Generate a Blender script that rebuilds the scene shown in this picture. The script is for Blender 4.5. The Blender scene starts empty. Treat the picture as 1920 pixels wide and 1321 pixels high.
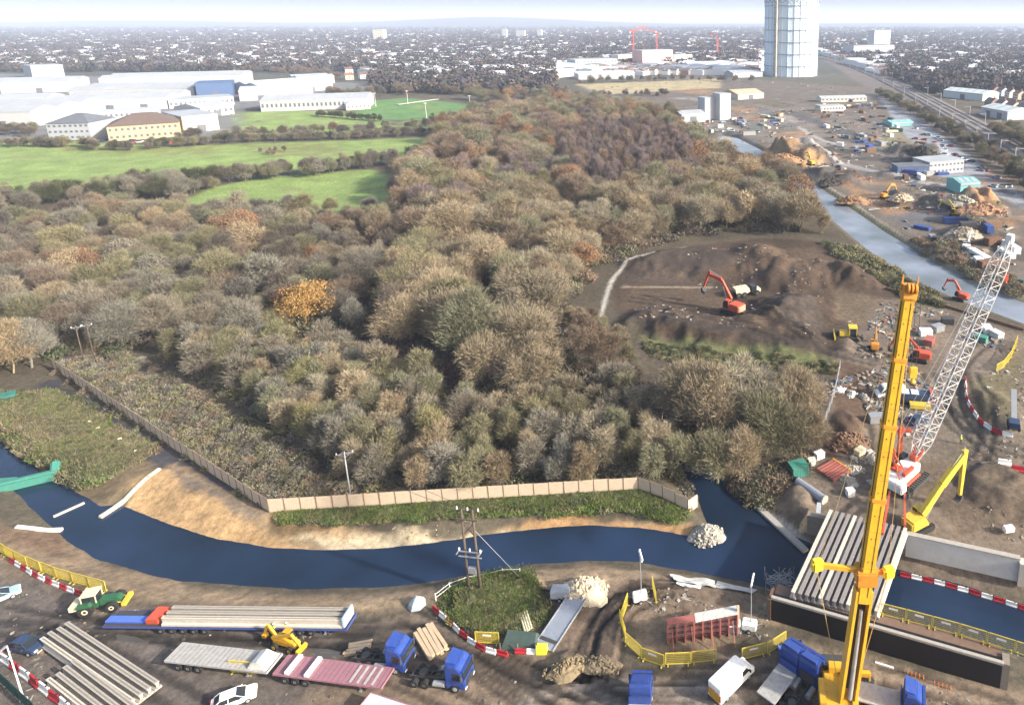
import bpy, bmesh, math, random
import numpy as np
from mathutils import Vector, Matrix

# ------------------------------------------------------------------ camera, sky, sun, exposure
SC = bpy.context.scene
COL = SC.collection
R = math.radians
FPX = 1280.0; CX = 1350.0; CY = 350.0                # the photograph is a crop: its optical axis lies right of and above the middle
PITCH = math.atan((CY-38.0)/FPX); CAMH = 75.6

cam = bpy.data.cameras.new('camera'); camo = bpy.data.objects.new('camera', cam); COL.objects.link(camo)
cam.sensor_width = 36.0; cam.lens = 24.0; cam.shift_x = (960-CX)/1920; cam.shift_y = (CY-660.5)/1920; cam.clip_start = 1.0; cam.clip_end = 60000.0
camo.location = (0, 0, CAMH); camo.rotation_euler = (math.pi/2 - PITCH, 0, 0)
SC.camera = camo

SUN_EL = R(25.0); SUN_AZ = (0.94, -0.34)          # horizontal direction towards the sun
world = bpy.data.worlds.new('World'); SC.world = world; world.use_nodes = True
wn = world.node_tree.nodes; wl = world.node_tree.links
bg = wn['Background']; sky = wn.new('ShaderNodeTexSky'); sky.sky_type = 'NISHITA'; sky.sun_disc = False
sky.sun_elevation = SUN_EL; sky.sun_rotation = math.atan2(SUN_AZ[0], SUN_AZ[1])
sky.altitude = 50; sky.air_density = 1.0; sky.dust_density = 4.5; sky.ozone_density = 1.0
wl.new(sky.outputs[0], bg.inputs[0]); bg.inputs[1].default_value = 0.135
sl = bpy.data.lights.new('sun', 'SUN'); sl.energy = 3.9; sl.angle = R(2.0); sl.color = (1.0, 0.93, 0.83)
so = bpy.data.objects.new('sun', sl); COL.objects.link(so)
sd = Vector((SUN_AZ[0]*math.cos(SUN_EL), SUN_AZ[1]*math.cos(SUN_EL), math.sin(SUN_EL)))
so.rotation_euler = sd.to_track_quat('Z', 'Y').to_euler(); so.location = (200, -100, 200)
SC.view_settings.view_transform = 'Standard'; SC.view_settings.look = 'None'
SC.view_settings.gamma = 1.0; SC.view_settings.use_curve_mapping = False
SC.view_settings.exposure = 1.18
SC.cycles.max_bounces = 6; SC.cycles.volume_bounces = 1; SC.cycles.transparent_max_bounces = 6
SC.cycles.use_denoising = True
random.seed(11); RNG = np.random.default_rng(5)

# ------------------------------------------------------------------ layout helpers
CP, SP = math.cos(PITCH), math.sin(PITCH)
def P(px, py, z=0.0):
    """ground-plan survey: photograph coordinates (1920 wide) to a point at height z"""
    u = (px-CX)/FPX; v = (CY-py)/FPX
    dx, dy, dz = u, CP+v*SP, -SP+v*CP
    t = (z-CAMH)/dz
    return Vector((dx*t, dy*t, z))
def Pxy(px, py, z=0.0):
    p = P(px, py, z); return (p.x, p.y)
def ray(px, py, t):
    u = (px-CX)/FPX; v = (CY-py)/FPX
    return Vector((u*t, (CP+v*SP)*t, CAMH+(-SP+v*CP)*t))
def poly(pts, z=0.0): return np.array([Pxy(a, b, z) for a, b in pts])

def lin(c):
    return tuple(((x/12.92) if x <= 0.04045 else ((x+0.055)/1.055)**2.4) for x in c)

# ---- numpy value noise
_perm = np.random.default_rng(3).random((256, 256))
def vnoise(x, y):
    xi = np.floor(x).astype(int); yi = np.floor(y).astype(int)
    xf = x-xi; yf = y-yi
    xf = xf*xf*(3-2*xf); yf = yf*yf*(3-2*yf)
    g = lambda a, b: _perm[a & 255, b & 255]
    return (g(xi, yi)*(1-xf)+g(xi+1, yi)*xf)*(1-yf)+(g(xi, yi+1)*(1-xf)+g(xi+1, yi+1)*xf)*yf
def fbm(x, y, o=4):
    s = 0; a = 0.5; t = 0
    for i in range(o):
        s = s+a*vnoise(x+17.3*i, y-9.1*i); t += a; a *= 0.5; x = x*2.03; y = y*2.03
    return s/t
def sdist(X, Y, pg, closed=True):
    """signed distance to polygon (negative inside) or plain distance to a polyline"""
    n = len(pg); d = np.full(X.shape, 1e9); ins = np.zeros(X.shape, bool)
    for i in range(n if closed else n-1):
        x0, y0 = pg[i]; x1, y1 = pg[(i+1) % n]
        ex, ey = x1-x0, y1-y0; L = ex*ex+ey*ey+1e-12
        t = np.clip(((X-x0)*ex+(Y-y0)*ey)/L, 0, 1)
        d = np.minimum(d, np.hypot(X-x0-t*ex, Y-y0-t*ey))
        if closed:
            c = ((y0 > Y) != (y1 > Y))
            xx = x0+(Y-y0)*ex/(ey if abs(ey) > 1e-9 else 1e-9)
            ins ^= c & (X < xx)
    return np.where(ins, -d, d) if closed else d
def sd_box(X, Y, pg, pad, closed=True):
    """signed distance, worked out only near the polygon"""
    lo = pg.min(0)-pad; hi = pg.max(0)+pad
    m = (X > lo[0]) & (X < hi[0]) & (Y > lo[1]) & (Y < hi[1])
    out = np.full(X.shape, 1e3)
    if m.any(): out[m] = sdist(X[m], Y[m], pg, closed)
    return out
def sstep(a, b, x):
    t = np.clip((x-a)/(b-a), 0, 1); return t*t*(3-2*t)
def smooth_line(pts, k=6):
    out = []; n = len(pts)
    for i in range(n-1):
        p0 = pts[max(i-1, 0)]; p1 = pts[i]; p2 = pts[i+1]; p3 = pts[min(i+2, n-1)]
        for j in range(k):
            t = j/k
            out.append(tuple(0.5*((2*b)+(-a+c)*t+(2*a-5*b+4*c-d)*t*t+(-a+3*b-3*c+d)*t**3) for a, b, c, d in zip(p0, p1, p2, p3)))
    out.append(tuple(pts[-1])); return out

# ------------------------------------------------------------------ materials
MATS = {}
def new_mat(name):
    m = bpy.data.materials.new(name); m.use_nodes = True
    nt = m.node_tree; b = nt.nodes['Principled BSDF']; return m, nt, b
def mat(name, c, rough=0.7, metal=0.0, var=0.18, scale=1.2, dirt=0.0, spec=0.4, bump=0.0):
    """paint / concrete / metal with uneven colour, optional mud speckle and relief"""
    if name in MATS: return MATS[name]
    m, nt, b = new_mat(name); N = nt.nodes; L = nt.links
    b.inputs['Roughness'].default_value = rough; b.inputs['Metallic'].default_value = metal
    b.inputs['Specular IOR Level'].default_value = spec
    tc = N.new('ShaderNodeTexCoord'); nz = N.new('ShaderNodeTexNoise')
    nz.inputs['Scale'].default_value = scale; nz.inputs['Detail'].default_value = 6
    L.new(tc.outputs['Object'], nz.inputs['Vector'])
    mx = N.new('ShaderNodeMix'); mx.data_type = 'RGBA'
    mx.inputs[6].default_value = tuple(x*(1-var) for x in c)+(1,); mx.inputs[7].default_value = tuple(min(1, x*(1+var)) for x in c)+(1,)
    L.new(nz.outputs['Fac'], mx.inputs[0]); out = mx.outputs[2]
    if dirt > 0:
        n2 = N.new('ShaderNodeTexNoise'); n2.inputs['Scale'].default_value = scale*2.3; n2.inputs['Detail'].default_value = 8
        L.new(tc.outputs['Object'], n2.inputs['Vector'])
        mr = N.new('ShaderNodeMapRange'); mr.inputs[1].default_value = 0.5; mr.inputs[2].default_value = 0.72
        mr.inputs[4].default_value = dirt
        L.new(n2.outputs['Fac'], mr.inputs[0])
        m2 = N.new('ShaderNodeMix'); m2.data_type = 'RGBA'; m2.inputs[7].default_value = (0.11, 0.085, 0.06, 1)
        L.new(mr.outputs[0], m2.inputs[0]); L.new(out, m2.inputs[6]); out = m2.outputs[2]
    L.new(out, b.inputs['Base Color'])
    if bump > 0:
        bp = N.new('ShaderNodeBump'); bp.inputs['Strength'].default_value = bump; bp.inputs['Distance'].default_value = 0.1
        L.new(nz.outputs['Fac'], bp.inputs['Height']); L.new(bp.outputs[0], b.inputs['Normal'])
    MATS[name] = m; return m

# ------------------------------------------------------------------ mesh builder and object helpers
class MB:
    def __init__(s): s.v = []; s.f = []
    def add(s, vs, fs):
        o = len(s.v); s.v += [tuple(v) for v in vs]; s.f += [tuple(i+o for i in f) for f in fs]; return s
    def box(s, c, d, rz=0.0, rx=0.0, ry=0.0):
        m = Matrix.Translation(c) @ Matrix.Rotation(rz, 4, 'Z') @ Matrix.Rotation(ry, 4, 'Y') @ Matrix.Rotation(rx, 4, 'X')
        h = [x/2 for x in d]
        vs = [m @ Vector((x*h[0], y*h[1], z*h[2])) for x in (-1, 1) for y in (-1, 1) for z in (-1, 1)]
        return s.add(vs, [(0, 1, 3, 2), (4, 6, 7, 5), (0, 4, 5, 1), (2, 3, 7, 6), (0, 2, 6, 4), (1, 5, 7, 3)])
    def bar(s, p0, p1, w, h=None, up=(0, 0, 1)):
        p0 = Vector(p0); p1 = Vector(p1); h = h or w; d = (p1-p0).normalized(); up = Vector(up)
        if abs(d.dot(up)) > 0.98: up = Vector((1, 0, 0))
        a = d.cross(up).normalized(); b = a.cross(d).normalized()
        vs = [q+a*(i*w/2)+b*(j*h/2) for q in (p0, p1) for i, j in ((-1, -1), (1, -1), (1, 1), (-1, 1))]
        return s.add(vs, [(0, 1, 2, 3), (7, 6, 5, 4), (0, 4, 5, 1), (1, 5, 6, 2), (2, 6, 7, 3), (3, 7, 4, 0)])
    def taper(s, p0, p1, w0, h0, w1, h1, up=(0, 0, 1)):
        p0 = Vector(p0); p1 = Vector(p1); d = (p1-p0).normalized(); up = Vector(up)
        if abs(d.dot(up)) > 0.98: up = Vector((1, 0, 0))
        a = d.cross(up).normalized(); b = a.cross(d).normalized()
        vs = [q+a*(i*w/2)+b*(j*h/2) for q, w, h in ((p0, w0, h0), (p1, w1, h1)) for i, j in ((-1, -1), (1, -1), (1, 1), (-1, 1))]
        return s.add(vs, [(0, 1, 2, 3), (7, 6, 5, 4), (0, 4, 5, 1), (1, 5, 6, 2), (2, 6, 7, 3), (3, 7, 4, 0)])
    def tube(s, p0, p1, r0, r1=None, n=8, cap=True):
        p0 = Vector(p0); p1 = Vector(p1); r1 = r0 if r1 is None else r1; d = (p1-p0).normalized()
        up = Vector((0, 0, 1)) if abs(d.z) < 0.9 else Vector((1, 0, 0))
        a = d.cross(up).normalized(); b = d.cross(a)
        vs = [q+(a*math.cos(2*math.pi*k/n)+b*math.sin(2*math.pi*k/n))*r for q, r in ((p0, r0), (p1, r1)) for k in range(n)]
        fs = [(k, (k+1) % n, n+(k+1) % n, n+k) for k in range(n)]
        if cap: fs += [tuple(range(n-1, -1, -1)), tuple(range(n, 2*n))]
        return s.add(vs, fs)
    def lathe(s, c, prof, n=16, axis='Z', a0=0.0):
        vs = []; c = Vector(c)
        for r, z in prof:
            for k in range(n):
                a = a0+2*math.pi*k/n; q = (r*math.cos(a), r*math.sin(a), z)
                if axis == 'Y': q = (q[0], q[2], q[1])
                if axis == 'X': q = (q[2], q[0], q[1])
                vs.append(c+Vector(q))
        m = len(prof); fs = [(i*n+k, i*n+(k+1) % n, (i+1)*n+(k+1) % n, (i+1)*n+k) for i in range(m-1) for k in range(n)]
        fs += [tuple(range(n-1, -1, -1)), tuple((m-1)*n+k for k in range(n))]
        return s.add(vs, fs)
    def prism(s, pts, z0, z1):
        n = len(pts); vs = [(p[0], p[1], z0) for p in pts]+[(p[0], p[1], z1) for p in pts]
        return s.add(vs, [tuple(range(n-1, -1, -1)), tuple(range(n, 2*n))]+[(k, (k+1) % n, n+(k+1) % n, n+k) for k in range(n)])
    def side(s, pts, y0, y1):
        """profile in x,z swept across y"""
        n = len(pts); vs = [(p[0], y0, p[1]) for p in pts]+[(p[0], y1, p[1]) for p in pts]
        return s.add(vs, [tuple(range(n)), tuple(range(2*n-1, n-1, -1))]+[(k, n+k, n+(k+1) % n, (k+1) % n) for k in range(n)])
    def mesh(s, name, m, bevel=0, fix=True):
        me = bpy.data.meshes.new(name); me.from_pydata(s.v, [], s.f)
        if fix or bevel:
            bm = bmesh.new(); bm.from_mesh(me)
            if bevel:
                bmesh.ops.bevel(bm, geom=[e for e in bm.edges if e.is_manifold and e.calc_face_angle(0) > 0.6], offset=bevel, segments=2, affect='EDGES', clamp_overlap=True)
            bmesh.ops.recalc_face_normals(bm, faces=bm.faces); bm.to_mesh(me); bm.free()
        if m: me.materials.append(m)
        return me
    def build(s, name, m, parent=None, bevel=0, smooth=False, fix=True):
        me = s.mesh(name, m, bevel, fix)
        if smooth: me.polygons.foreach_set('use_smooth', [True]*len(me.polygons))
        return link(name, me, parent)
def link(name, data, parent=None, loc=None, rz=None, scale=None):
    o = bpy.data.objects.new(name, data); COL.objects.link(o)
    if parent is not None: o.parent = parent
    if loc is not None: o.location = loc
    if rz is not None: o.rotation_euler = (0, 0, rz)
    if scale is not None: o.scale = (scale,)*3 if not hasattr(scale, '__len__') else scale
    return o
def tag(o, label=None, cat=None, group=None, kind=None):
    if label: o['label'] = label
    if cat: o['category'] = cat
    if group: o['group'] = group
    if kind or cat: o['kind'] = kind or 'thing'
    return o
def thing(name, label, cat, loc=(0, 0, 0), rz=0.0, group=None):
    o = link(name, None, None, loc, rz); o.empty_display_size = 0.3
    return tag(o, label, cat, group)
def copy_tree(o, parent=None):
    c = o.copy(); COL.objects.link(c); c.parent = parent
    for ch in o.children:
        if ch != c: copy_tree(ch, c)
    return c
def place(root, px, py, to=None, z=None, rz=None):
    """stand a thing on the ground at a surveyed spot, heading towards another"""
    p = P(px, py, 0)
    if z is None: z = float(height(np.array([p.x]), np.array([p.y]))[0])
    p = P(px, py, z); root.location = p
    if to is not None:
        q = P(to[0], to[1], z); root.rotation_euler = (0, 0, math.atan2(q.y-p.y, q.x-p.x))
    if rz is not None: root.rotation_euler = (0, 0, rz)
    return root
def gz(x, y): return float(height(np.array([float(x)]), np.array([float(y)]))[0])
# ------------------------------------------------------------------ the ground: one sheet to the horizon
WZ = -1.6; CZ = -1.2                                   # water levels of river and canal
RIV_UP = [(-120, 745), (0, 836), (60, 880), (110, 912), (180, 953), (216, 950), (300, 985), (400, 1015), (500, 1032), (600, 1037), (700, 1034), (800, 1024), (900, 1009),
          (1000, 997), (1100, 990), (1200, 994), (1300, 1012), (1352, 1020), (1352, 1003), (1330, 975), (1318, 940), (1300, 905), (1280, 868), (1270, 845)]
RIV_DN = [(1290, 835), (1325, 880), (1372, 925), (1420, 965), (1470, 1002), (1540, 1032), (1620, 1055), (1700, 1078), (1800, 1102), (1920, 1140), (2200, 1225),
          (2200, 1330), (1920, 1222), (1800, 1184), (1700, 1158), (1620, 1138), (1540, 1122), (1470, 1105), (1400, 1083), (1300, 1064), (1200, 1046), (1100, 1044),
          (1000, 1050), (900, 1068), (800, 1085), (700, 1094), (600, 1096), (500, 1093), (400, 1087), (300, 1074), (200, 1044), (135, 1010), (112, 985),
          (60, 940), (38, 915), (0, 888), (-120, 808)]
RIVER = poly(RIV_UP+RIV_DN, WZ)
CAN_L = [(1340, 262), (1400, 290), (1460, 328), (1520, 378), (1570, 420), (1620, 462), (1700, 518), (1800, 562), (1920, 606), (2150, 680)]
CAN_R = [(2150, 625), (1920, 568), (1850, 541), (1760, 496), (1660, 436), (1570, 374), (1505, 330), (1440, 288), (1380, 258), (1350, 253)]
CANAL = poly(CAN_L+CAN_R, CZ)

MOUNDS = []      # x, y, rx, ry, rot, h, sharpness
def mound(px, py, wpx, depth, h, rot=0.0, sharp=1.0):
    p = P(px, py); sc = FPX*1.0/(p.y*CP+CAMH*SP)
    MOUNDS.append((p.x, p.y, wpx/2/sc, depth/2, rot, h, sharp))
# spoil heaps in the clearing
mound(1390, 630, 420, 20, 3.2, R(-12), .6); mound(1330, 495, 330, 26, 2.4, 0, .5); mound(1480, 590, 160, 30, 4.0, R(-30), .9)
mound(1500, 520, 220, 26, 3.6, 0, .7); mound(1600, 525, 110, 18, 3.0, 0, .9); mound(1420, 480, 110, 30, 3.2, 0, .9); mound(1230, 605, 150, 22, 2.2, 0, .7)
# heaps across the canal
mound(1492, 295, 130, 60, 9, R(20), .6); mound(1560, 328, 90, 30, 4, 0, .8); mound(1838, 388, 90, 26, 7, 0, .8); mound(1770, 385, 90, 24, 5, 0, .8)
mound(1720, 287, 120, 40, 5, 0, .7); mound(1600, 340, 80, 20, 4, 0, 1); mound(1700, 370, 100, 30, 2.5, 0, .8); mound(1830, 440, 150, 22, 3, R(-15), .8)
mound(1870, 770, 90, 16, 1.6, 0, .7); mound(1880, 920, 140, 16, 1.8, 0, .6); mound(1770, 470, 70, 12, 2, 0, .8); mound(1680, 330, 120, 20, 2, 0, .8)
mound(1590, 800, 60, 10, 1.0, 0, .8)
# foreground heaps
mound(1150, 1190, 70, 5, 0.5, 0, .7); mound(1060, 1243, 70, 4, 1.0, 0, .9); mound(1130, 1235, 80, 4, .7, 0, .9); mound(930, 1130, 170, 10, .7, 0, .5); mound(1500, 935, 60, 8, 1.2, 0, .8)
BANK_A = np.array([Pxy(a, b) for a, b in [(215, 930), (330, 955), (470, 990), (640, 1000), (850, 990), (1100, 962), (1280, 972)]])
RUTS = []
def rut(pts, gap=2.0, w=0.45, d=0.14):
    c = smooth_line([Pxy(a, b) for a, b in pts], 5)
    for s_ in (-1, 1):
        l = []
        for i, p in enumerate(c):
            q0 = c[max(i-1, 0)]; q1 = c[min(i+1, len(c)-1)]
            dx, dy = q1[0]-q0[0], q1[1]-q0[1]; n = math.hypot(dx, dy)+1e-9
            l.append((p[0]-dy/n*gap/2*s_, p[1]+dx/n*gap/2*s_))
        RUTS.append((np.array(l), w, d))
rut([(1075, 1275), (1090, 1230), (1105, 1190), (1140, 1140), (1190, 1110), (1260, 1105)], 2.0, .5, .17)
rut([(1120, 1275), (1130, 1220), (1140, 1180), (1165, 1130), (1215, 1105)], 2.0, .5, .15)
rut([(1105, 1265), (1110, 1215), (1125, 1170), (1155, 1125)], 1.8, .4, .1)
rut([(850, 1200), (930, 1245), (1050, 1310), (1100, 1350)], 2.0, .5, .1)
rut([(880, 1240), (960, 1290), (1030, 1340)], 2.2, .5, .1)
rut([(900, 1210), (1000, 1260), (1200, 1330)], 2.0, .5, .1)
rut([(0, 1150), (120, 1175), (250, 1182), (420, 1190), (640, 1192), (800, 1185)], 2.2, .6, .08)
rut([(0, 1175), (110, 1195), (300, 1290), (420, 1360)], 2.2, .6, .08)
rut([(90, 1165), (240, 1175), (480, 1185), (700, 1175)], 2.0, .5, .08)
rut([(1100, 1285), (1250, 1280), (1400, 1300), (1520, 1340)], 2.2, .6, .1)
rut([(1650, 1265), (1760, 1290), (1900, 1330)], 2.2, .6, .1)
rut([(1820, 700), (1850, 780), (1840, 850), (1780, 900)], 2.4, .7, .12)
rut([(1740, 700), (1790, 800), (1920, 850)], 2.4, .7, .1)
rut([(1180, 560), (1280, 575), (1400, 600), (1520, 650), (1640, 680)], 2.4, .8, .15)
rut([(1200, 590), (1320, 610), (1480, 655)], 2.4, .8, .15)
rut([(1380, 555), (1440, 600), (1510, 650)], 2.4, .8, .15)
rut([(1090, 1270), (1098, 1225), (1115, 1180), (1148, 1132), (1200, 1098), (1280, 1088)], 1.9, .4, .14)
rut([(1140, 1270), (1150, 1225), (1155, 1185), (1180, 1140), (1240, 1112)], 2.0, .45, .12)
rut([(760, 1150), (850, 1190), (960, 1250), (1090, 1290), (1300, 1300)], 2.0, .45, .1)
rut([(300, 1190), (480, 1215), (640, 1235), (800, 1290), (900, 1340)], 2.0, .45, .07)
rut([(1000, 1300), (1150, 1270), (1330, 1265), (1440, 1240)], 2.0, .45, .1)
rut([(620, 1200), (760, 1210), (900, 1240), (1000, 1300)], 2.1, .45, .09)
rut([(1600, 700), (1640, 780), (1650, 860), (1690, 950)], 2.4, .6, .12)
rut([(1850, 640), (1800, 690), (1790, 760), (1850, 850), (1920, 900)], 2.4, .6, .12)

def height(X, Y, fine=True):
    Z = (fbm(X/34, Y/34, 3)-.5)*.7*np.clip(Y/90, .4, 1.0)
    if fine: Z = Z+(fbm(X/2.2, Y/2.2, 3)-.5)*.16
    for x, y, rx, ry, rot, h, sh in MOUNDS:
        m = (np.abs(X-x) < max(rx, ry)*1.4+2) & (np.abs(Y-y) < max(rx, ry)*1.4+2)
        if not m.any(): continue
        dx = X[m]-x; dy = Y[m]-y; c, s = math.cos(rot), math.sin(rot)
        q = np.hypot((dx*c+dy*s)/rx, (-dx*s+dy*c)/ry)+(fbm(X[m]/5, Y[m]/5, 3)-.5)*.5
        Z[m] += h*sstep(1.15, 1.15-sh*1.1, q)*(0.55+.9*fbm(X[m]/max(2.6, rx*.3), Y[m]/max(2.6, rx*.3), 4))
    # the cut bank above the river
    near = (Y < 300)
    if near.any():
        xs, ys = X[near], Y[near]
        d = sd_box(xs, ys, RIVER, 30); z = Z[near]
        dn = d+(fbm(xs/4, ys/4, 3)-.5)*1.4*sstep(0, 2, d)
        up_ = sstep(0, 6.0, dn)
        z = z*up_-1.66*(1-up_)-1.2*sstep(0, 2.5, -d)
        Z[near] = z
        for l, w, dep in RUTS:
            dd = sd_box(xs, ys, l, 2.0, False)
            Z[near] -= dep*(1-sstep(w*.4, w, dd)); Z[near] += dep*.5*np.exp(-((dd-w*1.2)/(w*.4))**2)
    m = (Y < 900) & (X > -60)
    if m.any():
        d = sd_box(X[m], Y[m], CANAL, 14); s_ = sstep(0, 3.0, d)
        Z[m] = Z[m]*s_-1.25*(1-s_)-1.2*sstep(0, 2.5, -d)
    # far low hills
    f = sstep(5600, 8600, Y)
    Z = Z+f*(12+84*np.exp(-((X/np.maximum(Y, 1)+.33)/.16)**2)+44*np.exp(-((X/np.maximum(Y, 1)+.84)/.2)**2)+30*fbm(X/2500, Y/2500, 3))
    return Z

# rows grow with distance so the sheet is fine near the works and coarse at the horizon
_ys = [24.0]
while _ys[-1] < 21000: _ys.append(_ys[-1]+max(.42, _ys[-1]*.0064)*(1 if _ys[-1] < 1500 else 2.2))
_ys = np.array(_ys); NX = 640
_s = np.linspace(-1, 1, NX)
GX = (_s[None, :]*.5+.5)*(110+1.87*_ys[:, None])-(60+1.25*_ys[:, None]); GY = np.repeat(_ys[:, None], NX, 1)
GZ = height(GX.ravel(), GY.ravel()).reshape(GX.shape)
X = GX.ravel(); Y = GY.ravel(); NV = len(X)
COLR = np.zeros((NV, 3)); WET = np.zeros(NV); VEG = np.zeros(NV)
COLR[:] = (.085, .072, .05)
n1 = fbm(X/6, Y/6, 4); n2 = fbm(X/23+5, Y/23, 4); n3 = fbm(X/1.1, Y/1.1, 3)

def zone(pts, c, soft=1.0, rag=2.0, wet=0.0, veg=0.0, a=1.0, line=None, z=0.0):
    pg = poly(pts, z) if line is None else np.array(smooth_line([Pxy(*p) for p in pts], 4))
    pad = soft+rag+3+(line or 0)
    lo = pg.min(0)-pad; hi = pg.max(0)+pad
    m = np.where((X > lo[0]) & (X < hi[0]) & (Y > lo[1]) & (Y < hi[1]))[0]
    if not len(m): return
    d = sdist(X[m], Y[m], pg, line is None)
    if line is not None: d = d-line
    al = a*sstep(soft, -soft, d+(n1[m]-.5)*2*rag+(n3[m]-.5)*rag*.6)
    al = al[:, None]; COLR[m] = COLR[m]*(1-al)+np.array(c)*al
    WET[m] = WET[m]*(1-al[:, 0])+wet*al[:, 0]; VEG[m] = VEG[m]*(1-al[:, 0])+veg*al[:, 0]

G_FIELD = (.19, .26, .075); G_VERGE = (.075, .115, .03); MUD = (.185, .14, .1); YARD = (.115, .098, .085); DIRT = (.24, .178, .115); OCHRE = (.36, .235, .115)
CREAM = (.46, .38, .25); SOIL = (.062, .047, .036); FLOOR = (.075, .062, .042); GREYD = (.17, .15, .125)
# far ground: town mottle
far = sstep(700, 1100, Y)[:, None]
COLR[:] = COLR*(1-far)+far*np.array((.07, .075, .06))*(.6+.8*fbm(X/60, Y/60, 4))[:, None]
# woodland floor
zone([(-300, 520), (0, 350), (400, 300), (850, 200), (1050, 170), (1290, 210), (1480, 330), (1640, 470), (1560, 660), (1540, 900), (1300, 930), (500, 940), (90, 690), (-300, 760)], FLOOR, 3, 5)
# fields
zone([(-260, 300), (0, 268), (140, 265), (330, 275), (520, 268), (810, 258), (812, 285), (720, 300), (560, 318), (400, 325), (250, 340), (120, 352), (0, 366), (-260, 400)], G_FIELD, 4, 4, veg=.6)
zone([(0, 268), (330, 275), (500, 278), (350, 288), (120, 285)], (.19, .17, .06), 4, 8, veg=.5, a=.6)
zone([(460, 272), (640, 268), (640, 290), (520, 295)], (.17, .16, .06), 3, 7, veg=.5, a=.55)
zone([(330, 378), (400, 350), (500, 332), (600, 322), (700, 318), (752, 340), (742, 372), (720, 402), (640, 395), (520, 384), (400, 388)], G_FIELD, 3, 3, veg=.6)
zone([(420, 212), (560, 207), (740, 228), (720, 240), (560, 252), (440, 250)], G_FIELD, 4, 4, veg=.5)
zone([(690, 190), (760, 184), (905, 198), (880, 215), (800, 226), (650, 222)], (.10, .2, .06), 4, 3, veg=.5)
zone([(60, 545), (140, 545), (150, 585), (90, 590)], G_FIELD, 1, 2, veg=.6)
zone([(620, 545), (690, 560), (640, 600), (590, 600)], G_VERGE, 1, 3, veg=.6, a=.6)
_fr = random.Random(17)
for _ in range(46):   # worn, mown and rank patches in the fields
    a, b = _fr.choice(((_fr.uniform(0, 780), _fr.uniform(266, 320)), (_fr.uniform(380, 730), _fr.uniform(330, 390)), (_fr.uniform(450, 860), _fr.uniform(200, 245)))); w = _fr.uniform(15, 70); h_ = _fr.uniform(2, 6)
    if b > 268+70*(1-a/820) and b < 325: continue
    zone([(a-w, b), (a, b-h_), (a+w, b-h_*.3), (a+w*.3, b+h_)], _fr.choice([(.16, .18, .06), (.23, .27, .1), (.15, .23, .06), (.21, .2, .09), (.2, .3, .08)]), 2, 4, veg=.6, a=.5)
zone([(0, 300), (200, 296), (420, 290), (640, 284), (800, 270)], (.25, .25, .13), 1, 1, line=1.4, a=.6)
# industrial estate hardstanding
zone([(-300, 275), (0, 262), (200, 262), (440, 255), (450, 205), (690, 185), (700, 156), (400, 150), (0, 138), (-300, 138)], (.16, .16, .16), 8, 8)
# clearing with spoil
zone([(1140, 545), (1180, 490), (1290, 460), (1420, 445), (1540, 450), (1640, 510), (1760, 560), (1760, 680), (1560, 668), (1380, 660), (1240, 640), (1170, 600)], (.055, .037, .025), 1.5, 3)
zone([(1180, 540), (1330, 540), (1440, 600), (1520, 650), (1380, 635), (1250, 612), (1160, 580)], (.09, .062, .04), 1.5, 3, a=.8)
zone([(1420, 470), (1530, 462), (1600, 520), (1540, 535), (1450, 520)], (.095, .065, .042), 1.5, 3, a=.85)
zone([(1560, 545), (1700, 560), (1690, 640), (1560, 600)], (.14, .105, .068), 1.5, 4, a=.7)
zone([(1180, 470), (1310, 470), (1400, 500), (1290, 535), (1170, 530)], SOIL, 2, 3, a=.7)
zone([(1430, 555), (1520, 560), (1560, 630), (1480, 630)], (.055, .045, .038), 2, 3, a=.7)
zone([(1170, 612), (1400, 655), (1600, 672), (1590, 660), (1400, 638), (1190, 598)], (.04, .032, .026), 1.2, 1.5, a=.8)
zone([(1200, 632), (1350, 655), (1570, 675), (1570, 690), (1350, 672), (1215, 655)], (.1, .11, .045), 1, 1.5, veg=.8)
zone([(1125, 600), (1140, 545), (1155, 515), (1200, 480), (1285, 463)], (.40, .38, .33), .5, .5, line=.6)
zone([(1170, 537), (1330, 538)], (.3, .25, .18), .6, .8, line=.8, a=.7)
zone([(1545, 455), (1600, 470), (1700, 530), (1780, 575), (1740, 585), (1640, 515)], G_VERGE, 1, 3, veg=.8, a=.8)
# works area right of the river
zone([(1570, 670), (1660, 560), (1780, 580), (1960, 640), (2100, 720), (2100, 1180), (1920, 1110), (1700, 1065), (1560, 1000), (1440, 930), (1530, 860)], (.15, .118, .088), 2, 3)
zone([(1790, 700), (1960, 640), (1980, 860), (1860, 870), (1760, 850)], (.12, .1, .076), 2, 4, a=.8)
zone([(1560, 690), (1650, 690), (1620, 820), (1540, 870), (1570, 770)], (.105, .068, .045), 1, 3)
zone([(1690, 880), (1900, 850), (1980, 1020), (1800, 1000)], (.1, .074, .05), 2, 3, a=.8)
zone([(1800, 720), (1850, 700), (1910, 660), (1900, 800), (1840, 790)], (.13, .11, .055), 1, 3, veg=.5, a=.7)
zone([(1700, 1062), (1920, 1112), (2100, 1160), (2100, 1210), (1920, 1150), (1700, 1090)], (.3, .28, .24), .5, 1.2)
zone([(1420, 935), (1470, 960), (1530, 1010), (1490, 1010), (1440, 975)], (.32, .3, .27), .4, .8)
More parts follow.
